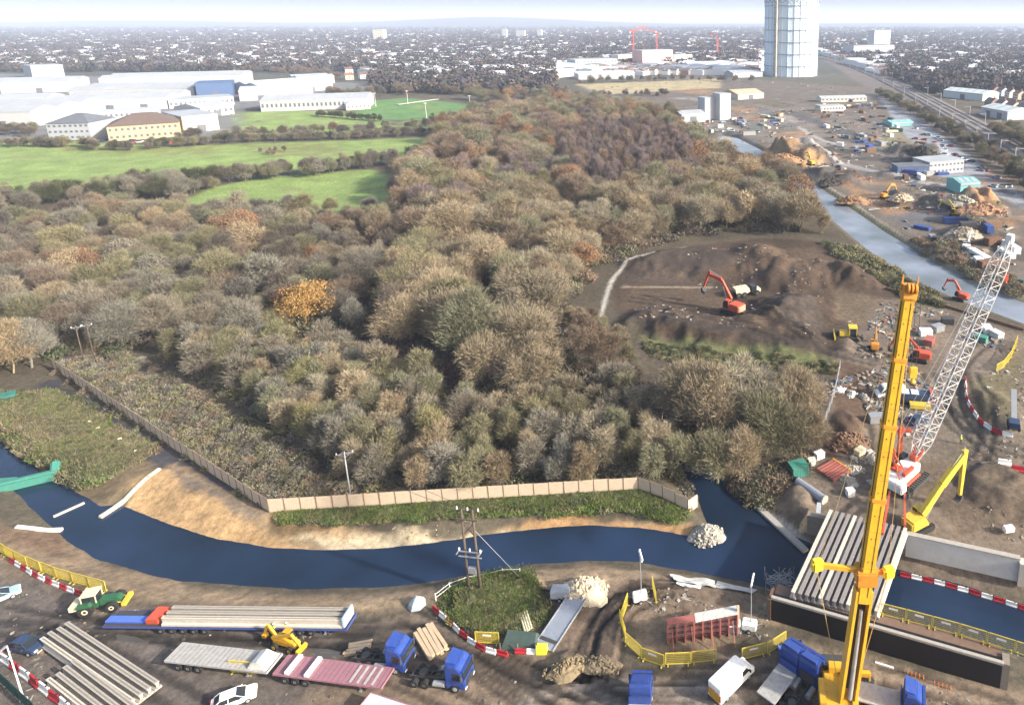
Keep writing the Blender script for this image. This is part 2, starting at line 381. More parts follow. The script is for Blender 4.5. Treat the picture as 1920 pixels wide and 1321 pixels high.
# across the canal
zone([(1380, 255), (1480, 300), (1560, 355), (1660, 425), (1760, 490), (1920, 560), (2200, 640), (2200, 330), (1900, 350), (1640, 165), (1300, 140), (1080, 165), (1250, 225)], (.12, .1, .082), 4, 6)
zone([(1280, 205), (1480, 190), (1640, 230), (1700, 300), (1560, 300), (1420, 260), (1300, 240)], (.15, .13, .11), 4, 10, a=.8)
zone([(1640, 172), (1680, 180), (1760, 250), (1920, 370), (1980, 420), (1860, 360), (1760, 330), (1700, 260)], (.23, .24, .26), 2, 2)
zone([(1420, 285), (1470, 262), (1530, 275), (1560, 320), (1500, 318), (1450, 305)], (.28, .175, .09), 3, 6)
zone([(1570, 340), (1660, 365), (1720, 395), (1680, 410), (1600, 370)], (.24, .15, .085), 2, 5)
zone([(1800, 370), (1880, 385), (1900, 425), (1830, 405)], (.3, .165, .085), 2, 4)
zone([(1690, 290), (1760, 285), (1770, 300), (1690, 305)], (.05, .045, .035), 2, 3, a=.9)
zone([(1560, 325), (1620, 330), (1610, 345), (1560, 340)], (.05, .04, .035), 2, 3, a=.9)
zone([(1780, 425), (1900, 450), (1980, 500), (1880, 480)], (.05, .042, .036), 2, 3, a=.9)
zone([(1660, 405), (1740, 390), (1800, 400), (1700, 430)], (.1, .1, .105), 2, 4, a=.9)
zone([(1640, 440), (1760, 470), (1900, 540), (1960, 540), (1800, 450)], (.17, .14, .09), 3, 6, veg=.5, a=.7)
zone([(1080, 158), (1350, 148), (1350, 165), (1130, 178)], (.36, .3, .17), 4, 6, a=.9)
_zr = random.Random(31)
for _ in range(60):   # stockpiles, puddled hardstanding and tracks across the works
    f = _zr.random(); a = 1330+f*560+_zr.uniform(-60, 60); b = 190+f*210+_zr.uniform(-35, 35); w = _zr.uniform(15, 60); h_ = _zr.uniform(3, 9)
    zone([(a-w, b-h_*.3), (a, b-h_), (a+w, b+h_*.4), (a+w*.3, b+h_)], _zr.choice([(.06, .055, .05), (.2, .18, .16), (.09, .075, .06), (.25, .15, .08), (.12, .12, .13), (.05, .045, .04), (.24, .22, .19), (.1, .09, .05)]), 1.5, 4, wet=_zr.choice((0, 0, .7)), a=.85)
zone([(1470, 285), (1540, 298), (1600, 312), (1700, 336), (1800, 352), (1900, 372)], (.26, .25, .24), 1, 1, line=3.2)
zone([(1490, 215), (1560, 240), (1600, 262), (1640, 272)], (.08, .075, .08), 2, 2, line=6)
zone([(1500, 240), (1540, 262), (1580, 272)], (.3, .29, .27), 1, 1, line=2)
zone([(1640, 255), (1690, 250), (1720, 275), (1660, 285)], (.19, .17, .1), 2, 2, veg=.4)
zone([(1390, 268), (1480, 316), (1570, 372), (1660, 434), (1760, 494), (1850, 538), (1960, 578)], (.15, .15, .06), 1, 1.2, line=2.4, veg=.6)
zone([(1398, 266), (1488, 312), (1578, 366), (1668, 427), (1768, 487), (1860, 531), (1960, 570)], (.3, .27, .2), .5, .4, line=.8)
# railway strip
zone([(1540, 110), (1560, 108), (1700, 170), (1920, 290), (2060, 370), (2060, 420), (1920, 340), (1680, 200)], (.13, .11, .1), 4, 4)
# left bank: rough ground, wet track, bramble strip
zone([(-200, 745), (40, 742), (100, 735), (200, 800), (310, 868), (180, 948), (100, 905), (0, 830), (-200, 720)], (.12, .1, .045), 1, 2.2, veg=.7)
zone([(170, 880), (270, 845), (305, 870), (180, 948), (120, 905)], (.155, .115, .07), 1, 2, a=.9)
zone([(95, 720), (150, 755), (230, 800), (330, 862), (420, 915)], (.05, .047, .05), .8, .6, line=2.6, wet=.85)
zone([(100, 700), (500, 945), (640, 925), (460, 800), (250, 665), (120, 660)], (.095, .08, .04), 1, 2, veg=.7)
zone([(250, 690), (400, 790), (520, 860), (600, 900)], (.05, .048, .04), 1, 2, line=1.5)
zone([(205, 950), (265, 893), (330, 868), (430, 920), (520, 968), (640, 985), (620, 1040), (400, 1020), (290, 985)], OCHRE, 1, 2)
zone([(300, 862), (420, 915), (500, 960), (520, 985), (420, 955), (330, 900)], (.15, .12, .09), .8, 1.5)
zone([(480, 965), (640, 985), (760, 995), (900, 985), (1000, 970), (1100, 960), (1290, 968), (1350, 1010), (1200, 1000), (1000, 1000), (800, 1030), (600, 1042)], (.3, .21, .115), .8, 1.5)
zone([(560, 990), (640, 1000), (760, 990), (900, 988), (960, 985), (930, 1005), (780, 1025), (620, 1032)], CREAM, .8, 2.2)
zone([(970, 975), (1060, 955), (1290, 972), (1300, 995), (1120, 985)], (.34, .2, .09), .5, 1.8, a=.85)
zone([(510, 958), (640, 956), (1000, 930), (1197, 916), (1300, 950), (1290, 964), (1160, 946), (1000, 953), (800, 968), (640, 976)], G_VERGE, .5, .8, veg=1)
zone([(510, 958), (640, 958), (660, 975), (600, 990), (520, 985)], (.16, .11, .055), .5, 1.4, veg=.3)
# near bank and yards
zone([(-200, 935), (40, 985), (110, 990), (200, 1050), (400, 1092), (600, 1100), (800, 1090), (1000, 1053), (1100, 1047), (1300, 1068), (1445, 1110), (1470, 1175), (1200, 1180), (1000, 1120), (800, 1130), (660, 1150), (300, 1130), (150, 1095), (-200, 1000)], DIRT, 1, 1.5)
zone([(-200, 935), (40, 985), (110, 990), (130, 1040), (40, 1020), (-200, 980)], (.15, .1, .065), 1, 2)
zone([(-200, 1030), (40, 1062), (150, 1112), (280, 1140), (680, 1172), (780, 1150), (900, 1195), (1060, 1225), (1210, 1260), (1480, 1205), (1640, 1250), (1900, 1290), (2200, 1380), (2200, 1500), (-200, 1500)], MUD, .8, 1.2)
zone([(-200, 1055), (60, 1080), (200, 1140), (680, 1180), (700, 1230), (560, 1300), (420, 1420), (-200, 1420)], YARD, 1.5, 2.5, wet=.35)
zone([(640, 1180), (800, 1160), (900, 1205), (780, 1260), (620, 1290)], (.1, .082, .066), 1, 2, wet=.2, a=.8)
zone([(1060, 1110), (1240, 1075), (1420, 1100), (1440, 1160), (1240, 1150), (1180, 1180), (1170, 1250), (1050, 1260), (1030, 1200)], (.17, .125, .088), .8, 1.5)
zone([(1180, 1200), (1250, 1130), (1380, 1170), (1360, 1220), (1220, 1230)], (.2, .145, .095), .8, 1.2, a=.8)
zone([(980, 1270), (1120, 1262), (1360, 1270), (1400, 1320), (1000, 1330)], (.36, .31, .26), 1, 2.5, a=.75)
zone([(830, 1106), (885, 1082), (985, 1080), (1025, 1135), (1015, 1168), (985, 1178), (905, 1182), (848, 1152)], (.075, .105, .03), .5, .7, veg=1)
zone([(1440, 1190), (1640, 1235), (1760, 1265), (1890, 1300), (1890, 1330), (1640, 1270), (1440, 1215)], (.22, .17, .12), .6, 1.5, a=.7)
for l, w, dep in RUTS:
    lo = l.min(0)-2; hi = l.max(0)+2
    m = np.where((X > lo[0]) & (X < hi[0]) & (Y > lo[1]) & (Y < hi[1]))[0]
    d = sdist(X[m], Y[m], l, False); al = (.55*(1-sstep(w*.5, w*1.1, d)))[:, None]
    COLR[m] *= (1-al); WET[m] = np.maximum(WET[m], al[:, 0]*.9)
COLR *= (.78+.44*n1+.0*n2)[:, None]

me = bpy.data.meshes.new('ground')
NR = len(_ys); idx = np.arange(NR*NX).reshape(NR, NX)
F = np.stack([idx[:-1, :-1], idx[:-1, 1:], idx[1:, 1:], idx[1:, :-1]], -1).reshape(-1, 4)
me.vertices.add(NV); me.vertices.foreach_set('co', np.stack([X, Y, GZ.ravel()], 1).astype(np.float32).ravel())
me.loops.add(F.size); me.loops.foreach_set('vertex_index', F.astype(np.int32).ravel())
me.polygons.add(len(F)); me.polygons.foreach_set('loop_start', np.arange(0, F.size, 4, dtype=np.int32)); me.polygons.foreach_set('loop_total', np.full(len(F), 4, np.int32))
me.update(); me.polygons.foreach_set('use_smooth', np.ones(len(F), bool))
at = me.color_attributes.new('cover', 'FLOAT_COLOR', 'POINT')
at.data.foreach_set('color', np.concatenate([COLR, np.ones((NV, 1))], 1).astype(np.float32).ravel())
for nm, arr in (('wet', WET), ('veg', VEG)):
    a_ = me.attributes.new(nm, 'FLOAT', 'POINT'); a_.data.foreach_set('value', arr.astype(np.float32))

gm, nt, b = new_mat('ground_cover'); N = nt.nodes; L = nt.links
ca = N.new('ShaderNodeAttribute'); ca.attribute_name = 'cover'; wa = N.new('ShaderNodeAttribute'); wa.attribute_name = 'wet'; va = N.new('ShaderNodeAttribute'); va.attribute_name = 'veg'
geo = N.new('ShaderNodeNewGeometry')
def noise(sc, det=8, rough=.6):
    n = N.new('ShaderNodeTexNoise'); n.inputs['Scale'].default_value = sc; n.inputs['Detail'].default_value = det; n.inputs['Roughness'].default_value = rough
    L.new(geo.outputs['Position'], n.inputs['Vector']); return n
na = noise(.9, 10, .7); nb = noise(.07, 6, .6); ncl = noise(5.0, 5, .7)
def mrange(src, a, b_, c, d):
    m = N.new('ShaderNodeMapRange'); m.inputs[1].default_value = a; m.inputs[2].default_value = b_; m.inputs[3].default_value = c; m.inputs[4].default_value = d
    L.new(src, m.inputs[0]); return m.outputs[0]
def mul(c1, f):
    m = N.new('ShaderNodeVectorMath'); m.operation = 'SCALE'; L.new(c1, m.inputs[0]); L.new(f, m.inputs['Scale']); return m.outputs[0]
c_ = mul(ca.outputs['Color'], mrange(na.outputs['Fac'], .28, .72, .5, 1.5)); c_ = mul(c_, mrange(nb.outputs['Fac'], .3, .7, .78, 1.22)); c_ = mul(c_, mrange(ncl.outputs['Fac'], .3, .7, .75, 1.25))
L.new(c_, b.inputs['Base Color'])
rm = N.new('ShaderNodeMath'); rm.operation = 'MULTIPLY'; L.new(wa.outputs['Fac'], rm.inputs[0]); L.new(mrange(nb.outputs['Fac'], .42, .58, .25, 1.0), rm.inputs[1])
L.new(mrange(rm.outputs[0], 0, 1, .92, .22), b.inputs['Roughness']); b.inputs['Specular IOR Level'].default_value = .3
bp = N.new('ShaderNodeBump'); bp.inputs['Strength'].default_value = .55; bp.inputs['Distance'].default_value = .25
L.new(na.outputs['Fac'], bp.inputs['Height']); L.new(bp.outputs[0], b.inputs['Normal'])
me.materials.append(gm)
ground = link('ground', me); tag(ground, kind='structure')

# ------------------------------------------------------------------ water
def water_mat(name, c, rough, bump, sc):
    m, nt, b = new_mat(name); N = nt.nodes; L = nt.links
    b.inputs['Base Color'].default_value = c+(1,); b.inputs['Roughness'].default_value = rough; b.inputs['IOR'].default_value = 1.33; b.inputs['Specular IOR Level'].default_value = .5
    g = N.new('ShaderNodeNewGeometry'); n = N.new('ShaderNodeTexNoise'); n.inputs['Scale'].default_value = sc; n.inputs['Detail'].default_value = 4
    L.new(g.outputs['Position'], n.inputs['Vector']); bp = N.new('ShaderNodeBump'); bp.inputs['Strength'].default_value = bump; bp.inputs['Distance'].default_value = .05
    L.new(n.outputs['Fac'], bp.inputs['Height']); L.new(bp.outputs[0], b.inputs['Normal'])
    n2 = N.new('ShaderNodeTexNoise'); n2.inputs['Scale'].default_value = .045; n2.inputs['Detail'].default_value = 5; L.new(g.outputs['Position'], n2.inputs['Vector'])   # silt tone; its dark patches also stand in for reflected trees
    mx = N.new('ShaderNodeMix'); mx.data_type = 'RGBA'; mx.inputs[6].default_value = (c[0]*.55, c[1]*.55, c[2]*.45, 1); mx.inputs[7].default_value = (c[0]*1.35, c[1]*1.3, c[2]*1.25, 1)
    mr = N.new('ShaderNodeMapRange'); mr.inputs[1].default_value = .35; mr.inputs[2].default_value = .65; L.new(n2.outputs['Fac'], mr.inputs[0]); L.new(mr.outputs[0], mx.inputs[0]); L.new(mx.outputs[2], b.inputs['Base Color']); return m
def water(name, pg, z, m, st):
    # a level sheet that runs a little under its banks
    lo = pg.min(0)-3; hi = pg.max(0)+3
    nx = int((hi[0]-lo[0])/st)+2; ny = int((hi[1]-lo[1])/st)+2
    gx, gy = np.meshgrid(lo[0]+np.arange(nx)*st, lo[1]+np.arange(ny)*st)
    keep = sdist(gx.ravel()+st/2, gy.ravel()+st/2, pg).reshape(ny, nx) < 1.7
    ids = -np.ones((ny+1, nx+1), int); vs = []; fs = []
    for j_, i_ in zip(*np.where(keep)):
        q = []
        for a_, b_ in ((0, 0), (0, 1), (1, 1), (1, 0)):
            if ids[j_+a_, i_+b_] < 0: ids[j_+a_, i_+b_] = len(vs); vs.append((lo[0]+(i_+b_)*st, lo[1]+(j_+a_)*st, z))
            q.append(int(ids[j_+a_, i_+b_]))
        fs.append(q)
    me = bpy.data.meshes.new(name); me.from_pydata(vs, [], fs); me.materials.append(m); o = link(name, me); tag(o, kind='structure'); return o
water('river', RIVER, WZ, water_mat('river_water', (.012, .026, .06), .03, .07, .6), 1.0)
water('canal', CANAL, CZ, water_mat('canal_water', (.17, .2, .25), .1, .2, 1.0), 1.6)  # pale base colour puts the low-angle sky reflection into the water

# puddles on the wet track
PUD = water_mat('puddle_water', (.1, .1, .105), .04, .05, 2.0)
for i_, (a, b, r1, r2) in enumerate(((190, 783, 2.6, .8), (240, 813, 1.8, .6), (262, 829, 2.0, .6), (214, 798, 1.3, .5), (150, 757, 1.5, .6), (700, 1240, 2.4, .8), (610, 1225, 1.6, .7), (240, 1200, 2.0, .6))):
    p = P(a, b); q = P(a+20, b+13 if b < 1000 else b+3); c, s = (q-p).normalized().x, (q-p).normalized().y; z = max(height(np.array([p.x+c*r1*t_]), np.array([p.y+s*r1*t_]))[0] for t_ in (-.5, 0, .5))+.03; vs = []
    for k in range(18):
        a_ = 6.283*k/18; f = 1+.2*math.sin(3*a_+i_)+.12*math.sin(5*a_+2*i_); u, v = math.cos(a_)*r1*f, math.sin(a_)*r2*f; vs.append((p.x+u*c-v*s, p.y+u*s+v*c, z))
    me = bpy.data.meshes.new('puddle'); me.from_pydata(vs, [], [tuple(range(18))]); me.materials.append(PUD); tag(link('puddle', me), kind='structure')
# ------------------------------------------------------------------ trees
def veg_mat(name, rough=.85, var=.35, dark=1.0, grain=1.6):
    m, nt, b = new_mat(name); N = nt.nodes; L = nt.links
    a = N.new('ShaderNodeAttribute'); a.attribute_type = 'INSTANCER'; a.attribute_name = 'tree_color'
    g = N.new('ShaderNodeNewGeometry'); n = N.new('ShaderNodeTexNoise'); n.inputs['Scale'].default_value = grain; n.inputs['Detail'].default_value = 3
    L.new(g.outputs['Position'], n.inputs['Vector'])
    mr = N.new('ShaderNodeMapRange'); mr.inputs[1].default_value = .3; mr.inputs[2].default_value = .7; mr.inputs[3].default_value = dark*(1-var); mr.inputs[4].default_value = dark*(1+var)
    L.new(n.outputs['Fac'], mr.inputs[0]); v = N.new('ShaderNodeVectorMath'); v.operation = 'SCALE'
    L.new(a.outputs['Color'], v.inputs[0]); L.new(mr.outputs[0], v.inputs['Scale']); L.new(v.outputs[0], b.inputs['Base Color'])
    b.inputs['Roughness'].default_value = rough; b.inputs['Specular IOR Level'].default_value = .15
    return m
M_TWIG = veg_mat('twigs_and_leaves'); M_BARK = veg_mat('bark', dark=.75, var=.25)

def tree_proto(seed, H, R_, kind='bare', limbs=7, sub=5, n=6000, multi=1, trunk_frac=.28, tw=.07, tl=1.2, lobes=9, base=.2):
    """trunk and limbs as tapered tubes; crown as fine twig slivers or leaf faces filling a lobed dome; returns two meshes"""
    rg = random.Random(seed); T = MB(); tv = []; tf = []
    z0 = H*base; cz = z0+(H-z0)*.46; az = H-cz; ab = cz-z0
    LB = []; ex = rg.uniform(.82, 1.1); ey = rg.uniform(.82, 1.1)
    for i in range(lobes):
        a = 2.4*i+rg.uniform(-.5, .5); e = math.asin(rg.uniform(-.45, .98)); rr = rg.uniform(.42, .9); LB.append((Vector((math.cos(a)*math.cos(e)*rr*ex, math.sin(a)*math.cos(e)*rr*ey, math.sin(e)*rr)), rg.uniform(.16, .34)))
    def shell(d): return .8
    def jit(d, s): return (d+Vector((rg.gauss(0, s), rg.gauss(0, s), rg.gauss(0, s)))).normalized()
    def unit():
        while True:
            d = Vector((rg.uniform(-1, 1), rg.uniform(-1, 1), rg.uniform(-1, 1)))
            if .05 < d.length < 1: return d.normalized()
    C0 = Vector((0, 0, cz))
    def pos(d, r): return Vector((d.x*R_*r, d.y*R_*r, cz+d.z*(az if d.z > 0 else ab)*r))
    def branch(p, q, r, lev):
        k = 3; pts = [p]; l = (q-p).length
        for i in range(1, k+1):
            t = i/k; x = p.lerp(q, t)+Vector((rg.gauss(0, 1), rg.gauss(0, 1), rg.gauss(0, .6)))*l*.05*(1-t)+Vector((0, 0, l*.09*math.sin(t*3.14)))
            T.tube(pts[-1], x, r*(1-(i-1)/k*.7), r*(1-i/k*.7), 5 if lev == 0 else (4 if lev == 1 else 3), cap=False); pts.append(x)
        return pts
    for s in range(multi):
        b0 = Vector((rg.gauss(0, .4), rg.gauss(0, .4), -.4)) if multi > 1 else Vector((0, 0, -.4))
        top = Vector((b0.x*2.4+rg.gauss(0, .2), b0.y*2.4+rg.gauss(0, .2), H*(.72 if kind == 'slim' else trunk_frac+.22)))
        tr = branch(b0, top, H*.018/math.sqrt(multi)+.04, 0); nl = max(3, limbs//multi)
        for i in range(nl):
            d1 = unit(); d1.z = abs(d1.z)*.9+.05 if rg.random() < .8 else d1.z*.3; d1.normalize()
            p1 = tr[1].lerp(tr[-1], rg.random()); q1 = pos(d1, shell(d1)*.82); b1 = branch(p1, q1, H*.0075+.02, 1)
            for j in range(sub):
                d2 = jit(d1, .38); q2 = pos(d2, shell(d2)*rg.uniform(.85, 1.02)); branch(b1[rg.randrange(1, 3)].lerp(b1[-1], rg.random()*.7), q2, H*.003+.012, 2)
    for i in range(n):
        if rg.random() < .9:
            l, sg = LB[rg.randrange(lobes)]; g = Vector((rg.gauss(0, 1), rg.gauss(0, 1), rg.gauss(0, .85)))*sg*.56; v = l+g; out = (l*.8+g.normalized()*.9)
        else:
            v = unit()*rg.random()**.4*.85; out = v.copy()
        if v.length > 1.08: v *= 1.0/v.length
        if v.z < -.5: v.z *= .6
        p = Vector((v.x*R_, v.y*R_, cz+v.z*(az if v.z > 0 else ab))); d = out.normalized(); r = v.length
        if kind == 'leaf':
            nn = unit(); a = nn.orthogonal().normalized(); b = nn.cross(a); q = rg.uniform(.16, .3)*tl; o = len(tv)
            tv.extend([tuple(p-a*q), tuple(p-b*q*.7), tuple(p+a*q), tuple(p+b*q*.7)]); tf.append((o, o+1, o+2, o+3))
        else:
            dd = jit(Vector((d.x, d.y, d.z*.7+.55)).normalized(), .42); l = tl*rg.uniform(.5, 1.2)*(1.15-.3*r)*(1.9 if rg.random() < .1 else 1); w = dd.cross(unit()).normalized()*tw*rg.uniform(.6, 1.3)
            o = len(tv); tv.extend([tuple(p-w), tuple(p+w), tuple(p+dd*l)]); tf.append((o, o+1, o+2))
    C = MB(); C.v = tv; C.f = tf
    return T.mesh('trunk', M_BARK, fix=False), C.mesh('crown', M_TWIG, fix=False)
def shrub_proto(seed, H, R_, n=900, leafy=False):
    rg = random.Random(seed); C = MB()
    for i in range(n):
        a = rg.random()*6.283; r = R_*math.sqrt(rg.random())*.95; h = H*(1-(r/R_)**2)*rg.uniform(.15, 1.0)
        p = Vector((math.cos(a)*r, math.sin(a)*r, h)); d = Vector((math.cos(a)*r/R_*.7+rg.gauss(0, .5), math.sin(a)*r/R_*.7+rg.gauss(0, .5), .7+rg.gauss(0, .4))).normalized()
        w = d.cross(Vector((rg.gauss(0, 1), rg.gauss(0, 1), rg.gauss(0, 1)))).normalized()*(.1 if not leafy else .17)
        l = rg.uniform(.35, .8)*(1 if not leafy else .6)
        if leafy: C.add([p-w, p+d*l*.5+w, p+d*l, p+d*l*.5-w], [(0, 1, 2, 3)])
        else: C.add([p-w, p+w, p+d*l], [(0, 1, 2)])
    return C.mesh('shrub', M_TWIG, fix=False)

def tuft_proto(seed, R_=1.6, H=.42, n=420):
    rg = random.Random(seed); C = MB()
    for i in range(n):
        a = rg.random()*6.283; r = R_*math.sqrt(rg.random()); p = Vector((math.cos(a)*r, math.sin(a)*r, 0)); d = Vector((rg.gauss(0, .6), rg.gauss(0, .6), 1)).normalized()
        w = Vector((rg.gauss(0, 1), rg.gauss(0, 1), 0)).normalized()*.05; C.add([p-w, p+w, p+d*H*rg.uniform(.4, 1.2)], [(0, 1, 2)])
    return C.mesh('tuft', M_TWIG, fix=False)
PROTO = {'big': [tree_proto(10+i, 15, 7.2, 'bare', 11, 7, 13000, tw=.05, tl=1.3, lobes=20+4*i, base=.1) for i in range(5)],
         'scrub': [tree_proto(30+i, 8, 3.2, 'bare', 10, 5, 5200, multi=3, trunk_frac=.2, tw=.042, tl=.9, lobes=12+2*i, base=.05) for i in range(4)],
         'slim': [tree_proto(50+i, 16, 2.7, 'slim', 9, 4, 4600, trunk_frac=.45, tw=.036, tl=1.1, lobes=9, base=.15) for i in range(3)],
         'leaf': [tree_proto(60+i, 13, 6.2, 'leaf', 8, 6, 11000, tl=.8, lobes=24, base=.1) for i in range(3)]}
PH = {'big': 15, 'scrub': 8, 'slim': 16, 'leaf': 13}
def joined(tm, cm, name):
    bm = bmesh.new(); bm.from_mesh(tm); n = len(bm.faces); bm.from_mesh(cm); bm.faces.ensure_lookup_table()
    for f in bm.faces[n:]: f.material_index = 1
    me = bpy.data.meshes.new(name); bm.to_mesh(me); bm.free(); me.materials.append(M_BARK); me.materials.append(M_TWIG); return me
JOIN = {k: [joined(t, c, 'woodland_'+k) for t, c in v] for k, v in PROTO.items()}

PAL = {'tan': (.255, .21, .14), 'buff': (.285, .24, .165), 'olive': (.19, .18, .11), 'grey': (.195, .178, .14), 'brown': (.19, .145, .105), 'rust': (.24, .15, .09), 'gold': (.30, .19, .07),
       'purple': (.18, .14, .13), 'darkgreen': (.075, .085, .045), 'moss': (.21, .195, .1), 'dark': (.12, .105, .085), 'wine': (.12, .06, .06), 'grass': (.115, .165, .04)}
WORD = {'tan': 'tan', 'buff': 'pale buff', 'olive': 'olive', 'grey': 'grey-brown', 'brown': 'brown', 'rust': 'rust-coloured', 'gold': 'golden', 'purple': 'purple-brown', 'darkgreen': 'dark green', 'moss': 'mossy green', 'dark': 'dark', 'wine': 'wine-red', 'grass': 'grass-green'}
TREES = []   # x, y, kind, proto, h, colour name, zone
class Grid:
    def __init__(s, c): s.c = c; s.d = {}
    def ok(s, x, y, r):
        i, j = int(x//s.c), int(y//s.c); k = int(r//s.c)+1
        for a in range(i-k, i+k+1):
            for b in range(j-k, j+k+1):
                for (u, v, q) in s.d.get((a, b), ()):
                    if (u-x)**2+(v-y)**2 < ((r+q)/2)**2: return False
        return True
    def put(s, x, y, r): s.d.setdefault((int(x//s.c), int(y//s.c)), []).append((x, y, r))
GR = Grid(6.0); trg = random.Random(77)
CLEAR = [poly(p) for p in ([(1075, 690), (1060, 570), (1115, 500), (1280, 443), (1420, 432), (1560, 445), (1760, 560), (1760, 690), (1570, 740), (1380, 742), (1200, 735)],)]+[CANAL]
def inpoly(x, y, pg): return sdist(np.array([x]), np.array([y]), pg)[0] < 0
def scatter(zone_, pts, gap, kinds, cols, hr, tries=1, keepout=CLEAR):
    pg = poly(pts); lo, hi = pg.min(0), pg.max(0); area = (hi[0]-lo[0])*(hi[1]-lo[1]); n = int(area/(gap*gap)*6*tries)
    cx = np.array([trg.uniform(lo[0], hi[0]) for _ in range(n)]); cy = np.array([trg.uniform(lo[1], hi[1]) for _ in range(n)])
    ok = sdist(cx, cy, pg) < 0
    for k in keepout: ok &= sdist(cx, cy, k) > 3.5
    if cy.min() < 300: ok &= sdist(cx, cy, RIVER) > 1.0
    for x, y in zip(cx[ok], cy[ok]):
        g = gap*trg.uniform(.75, 1.25)
        if GR.ok(x, y, g):
            GR.put(x, y, g); k = trg.choices([a for a, _ in kinds], [b for _, b in kinds])[0]; c = trg.choices([a for a, _ in cols], [b for _, b in cols])[0]
            if c in ('rust', 'gold') and k == 'big' and trg.random() < .4: k = 'leaf'
            TREES.append((x, y, k, trg.randrange(len(PROTO[k])), trg.uniform(*hr)*trg.uniform(.72, 1.14), c, zone_))
def one(px, py, k, h, c, zone_):
    p = P(px, py); GR.put(p.x, p.y, h*.6); TREES.append((p.x, p.y, k, trg.randrange(len(PROTO[k])), h, c, zone_))
# trees that stand out
for a in [(575, 612, 'leaf', 13, 'gold', 'clump'), (545, 606, 'leaf', 10, 'rust', 'clump'), (130, 528, 'leaf', 11, 'tan', 'clump'), (165, 520, 'leaf', 10, 'rust', 'clump'), (440, 462, 'leaf', 13, 'rust', 'left'), (470, 450, 'leaf', 12, 'rust', 'left'),
          (300, 640, 'big', 12, 'grey', 'left'), (230, 655, 'big', 12, 'grey', 'left'), (390, 640, 'big', 11, 'grey', 'left'), (455, 640, 'big', 11, 'grey', 'left'),
          (990, 690, 'big', 17, 'tan', 'centre'), (1085, 690, 'big', 16, 'tan', 'centre'), (860, 655, 'big', 17, 'tan', 'centre'), (770, 650, 'big', 15, 'tan', 'centre'), (1115, 690, 'big', 12, 'brown', 'centre'),
          (1335, 825, 'big', 15, 'buff', 'right'), (1400, 800, 'big', 14, 'buff', 'right'), (1290, 800, 'big', 14, 'tan', 'right'), (1490, 800, 'big', 14, 'buff', 'right'), (1440, 850, 'big', 13, 'olive', 'right'), (1345, 890, 'big', 11, 'olive', 'right'), (1390, 895, 'big', 10, 'tan', 'right'), (1500, 850, 'big', 11, 'tan', 'right'),
          (60, 690, 'big', 11, 'grey', 'left'), (25, 700, 'big', 12, 'tan', 'left'), (1095, 510, 'leaf', 11, 'rust', 'centre'), (1500, 420, 'big', 13, 'olive', 'canal'), (1440, 372, 'big', 15, 'olive', 'canal')]: one(*a)
scatter('centre', [(790, 420), (1000, 385), (1250, 375), (1420, 400), (1530, 440), (1420, 440), (1290, 452), (1190, 478), (1130, 530), (1100, 600), (1150, 690), (1140, 720), (1000, 745), (900, 720), (740, 650), (720, 560), (760, 480)], 6.3,
        [('big', 8), ('scrub', 1)], [('tan', 8), ('buff', 4), ('brown', 2), ('olive', 2.5)], (11, 16))
scatter('centre', [(1060, 610), (1100, 590), (1150, 625), (1200, 680), (1200, 735), (1090, 705)], 4.5, [('scrub', 3), ('big', 1)], [('tan', 3), ('brown', 3), ('olive', 3)], (4.5, 7), keepout=[])
scatter('right', [(1235, 850), (1250, 770), (1215, 700), (1300, 700), (1420, 705), (1540, 720), (1545, 780), (1510, 870), (1440, 905), (1330, 890)], 6.8, [('big', 6), ('scrub', 2)], [('buff', 4), ('tan', 4), ('olive', 3)], (9, 13))
scatter('belt', [(300, 655), (480, 650), (640, 670), (740, 715), (900, 770), (1180, 740), (1240, 800), (1285, 900), (1195, 905), (1000, 915), (760, 922), (680, 916), (600, 850), (480, 770), (380, 710)], 3.7,
        [('scrub', 9), ('big', .5)], [('olive', 5), ('grey', 5), ('tan', 3), ('moss', 1.2), ('buff', 1.5)], (6.5, 9))
scatter('left', [(-160, 500), (0, 430), (150, 405), (330, 412), (480, 402), (640, 425), (780, 430), (740, 500), (690, 590), (640, 660), (480, 648), (330, 648), (200, 655), (110, 660), (0, 700), (-160, 720)], 6.3,
        [('big', 8), ('scrub', 3), ('leaf', .4)], [('grey', 5), ('dark', 4), ('brown', 3), ('olive', 4), ('rust', .7), ('tan', 1.5)], (8, 12))
scatter('birch', [(1030, 272), (1150, 255), (1270, 262), (1300, 330), (1180, 372), (1080, 352)], 5.0, [('slim', 1)], [('purple', 6), ('brown', 2)], (13, 17))
scatter('far', [(760, 360), (815, 285), (850, 240), (930, 215), (1050, 200), (1200, 212), (1290, 265), (1380, 310), (1470, 350), (1530, 420), (1250, 375), (1000, 385), (800, 420), (740, 425)], 9.0,
        [('big', 8), ('leaf', 1)], [('brown', 5), ('rust', 2.2), ('olive', 4), ('tan', 4), ('purple', 2)], (12, 16))
scatter('far', [(560, 395), (740, 402), (780, 430), (640, 430), (420, 408)], 7.5, [('big', 5), ('scrub', 3)], [('olive', 3), ('grey', 3), ('dark', 2)], (6, 9))
scatter('canal', [(1290, 285), (1345, 300), (1440, 350), (1530, 425), (1570, 455), (1520, 445), (1450, 400), (1380, 330)], 7.0, [('big', 5), ('scrub', 3)], [('olive', 5), ('tan', 3), ('moss', 1)], (8, 13))
scatter('canal', [(1600, 490), (1640, 500), (1740, 560), (1690, 565)], 7.5, [('scrub', 3)], [('olive', 5), ('moss', 3)], (5, 7))
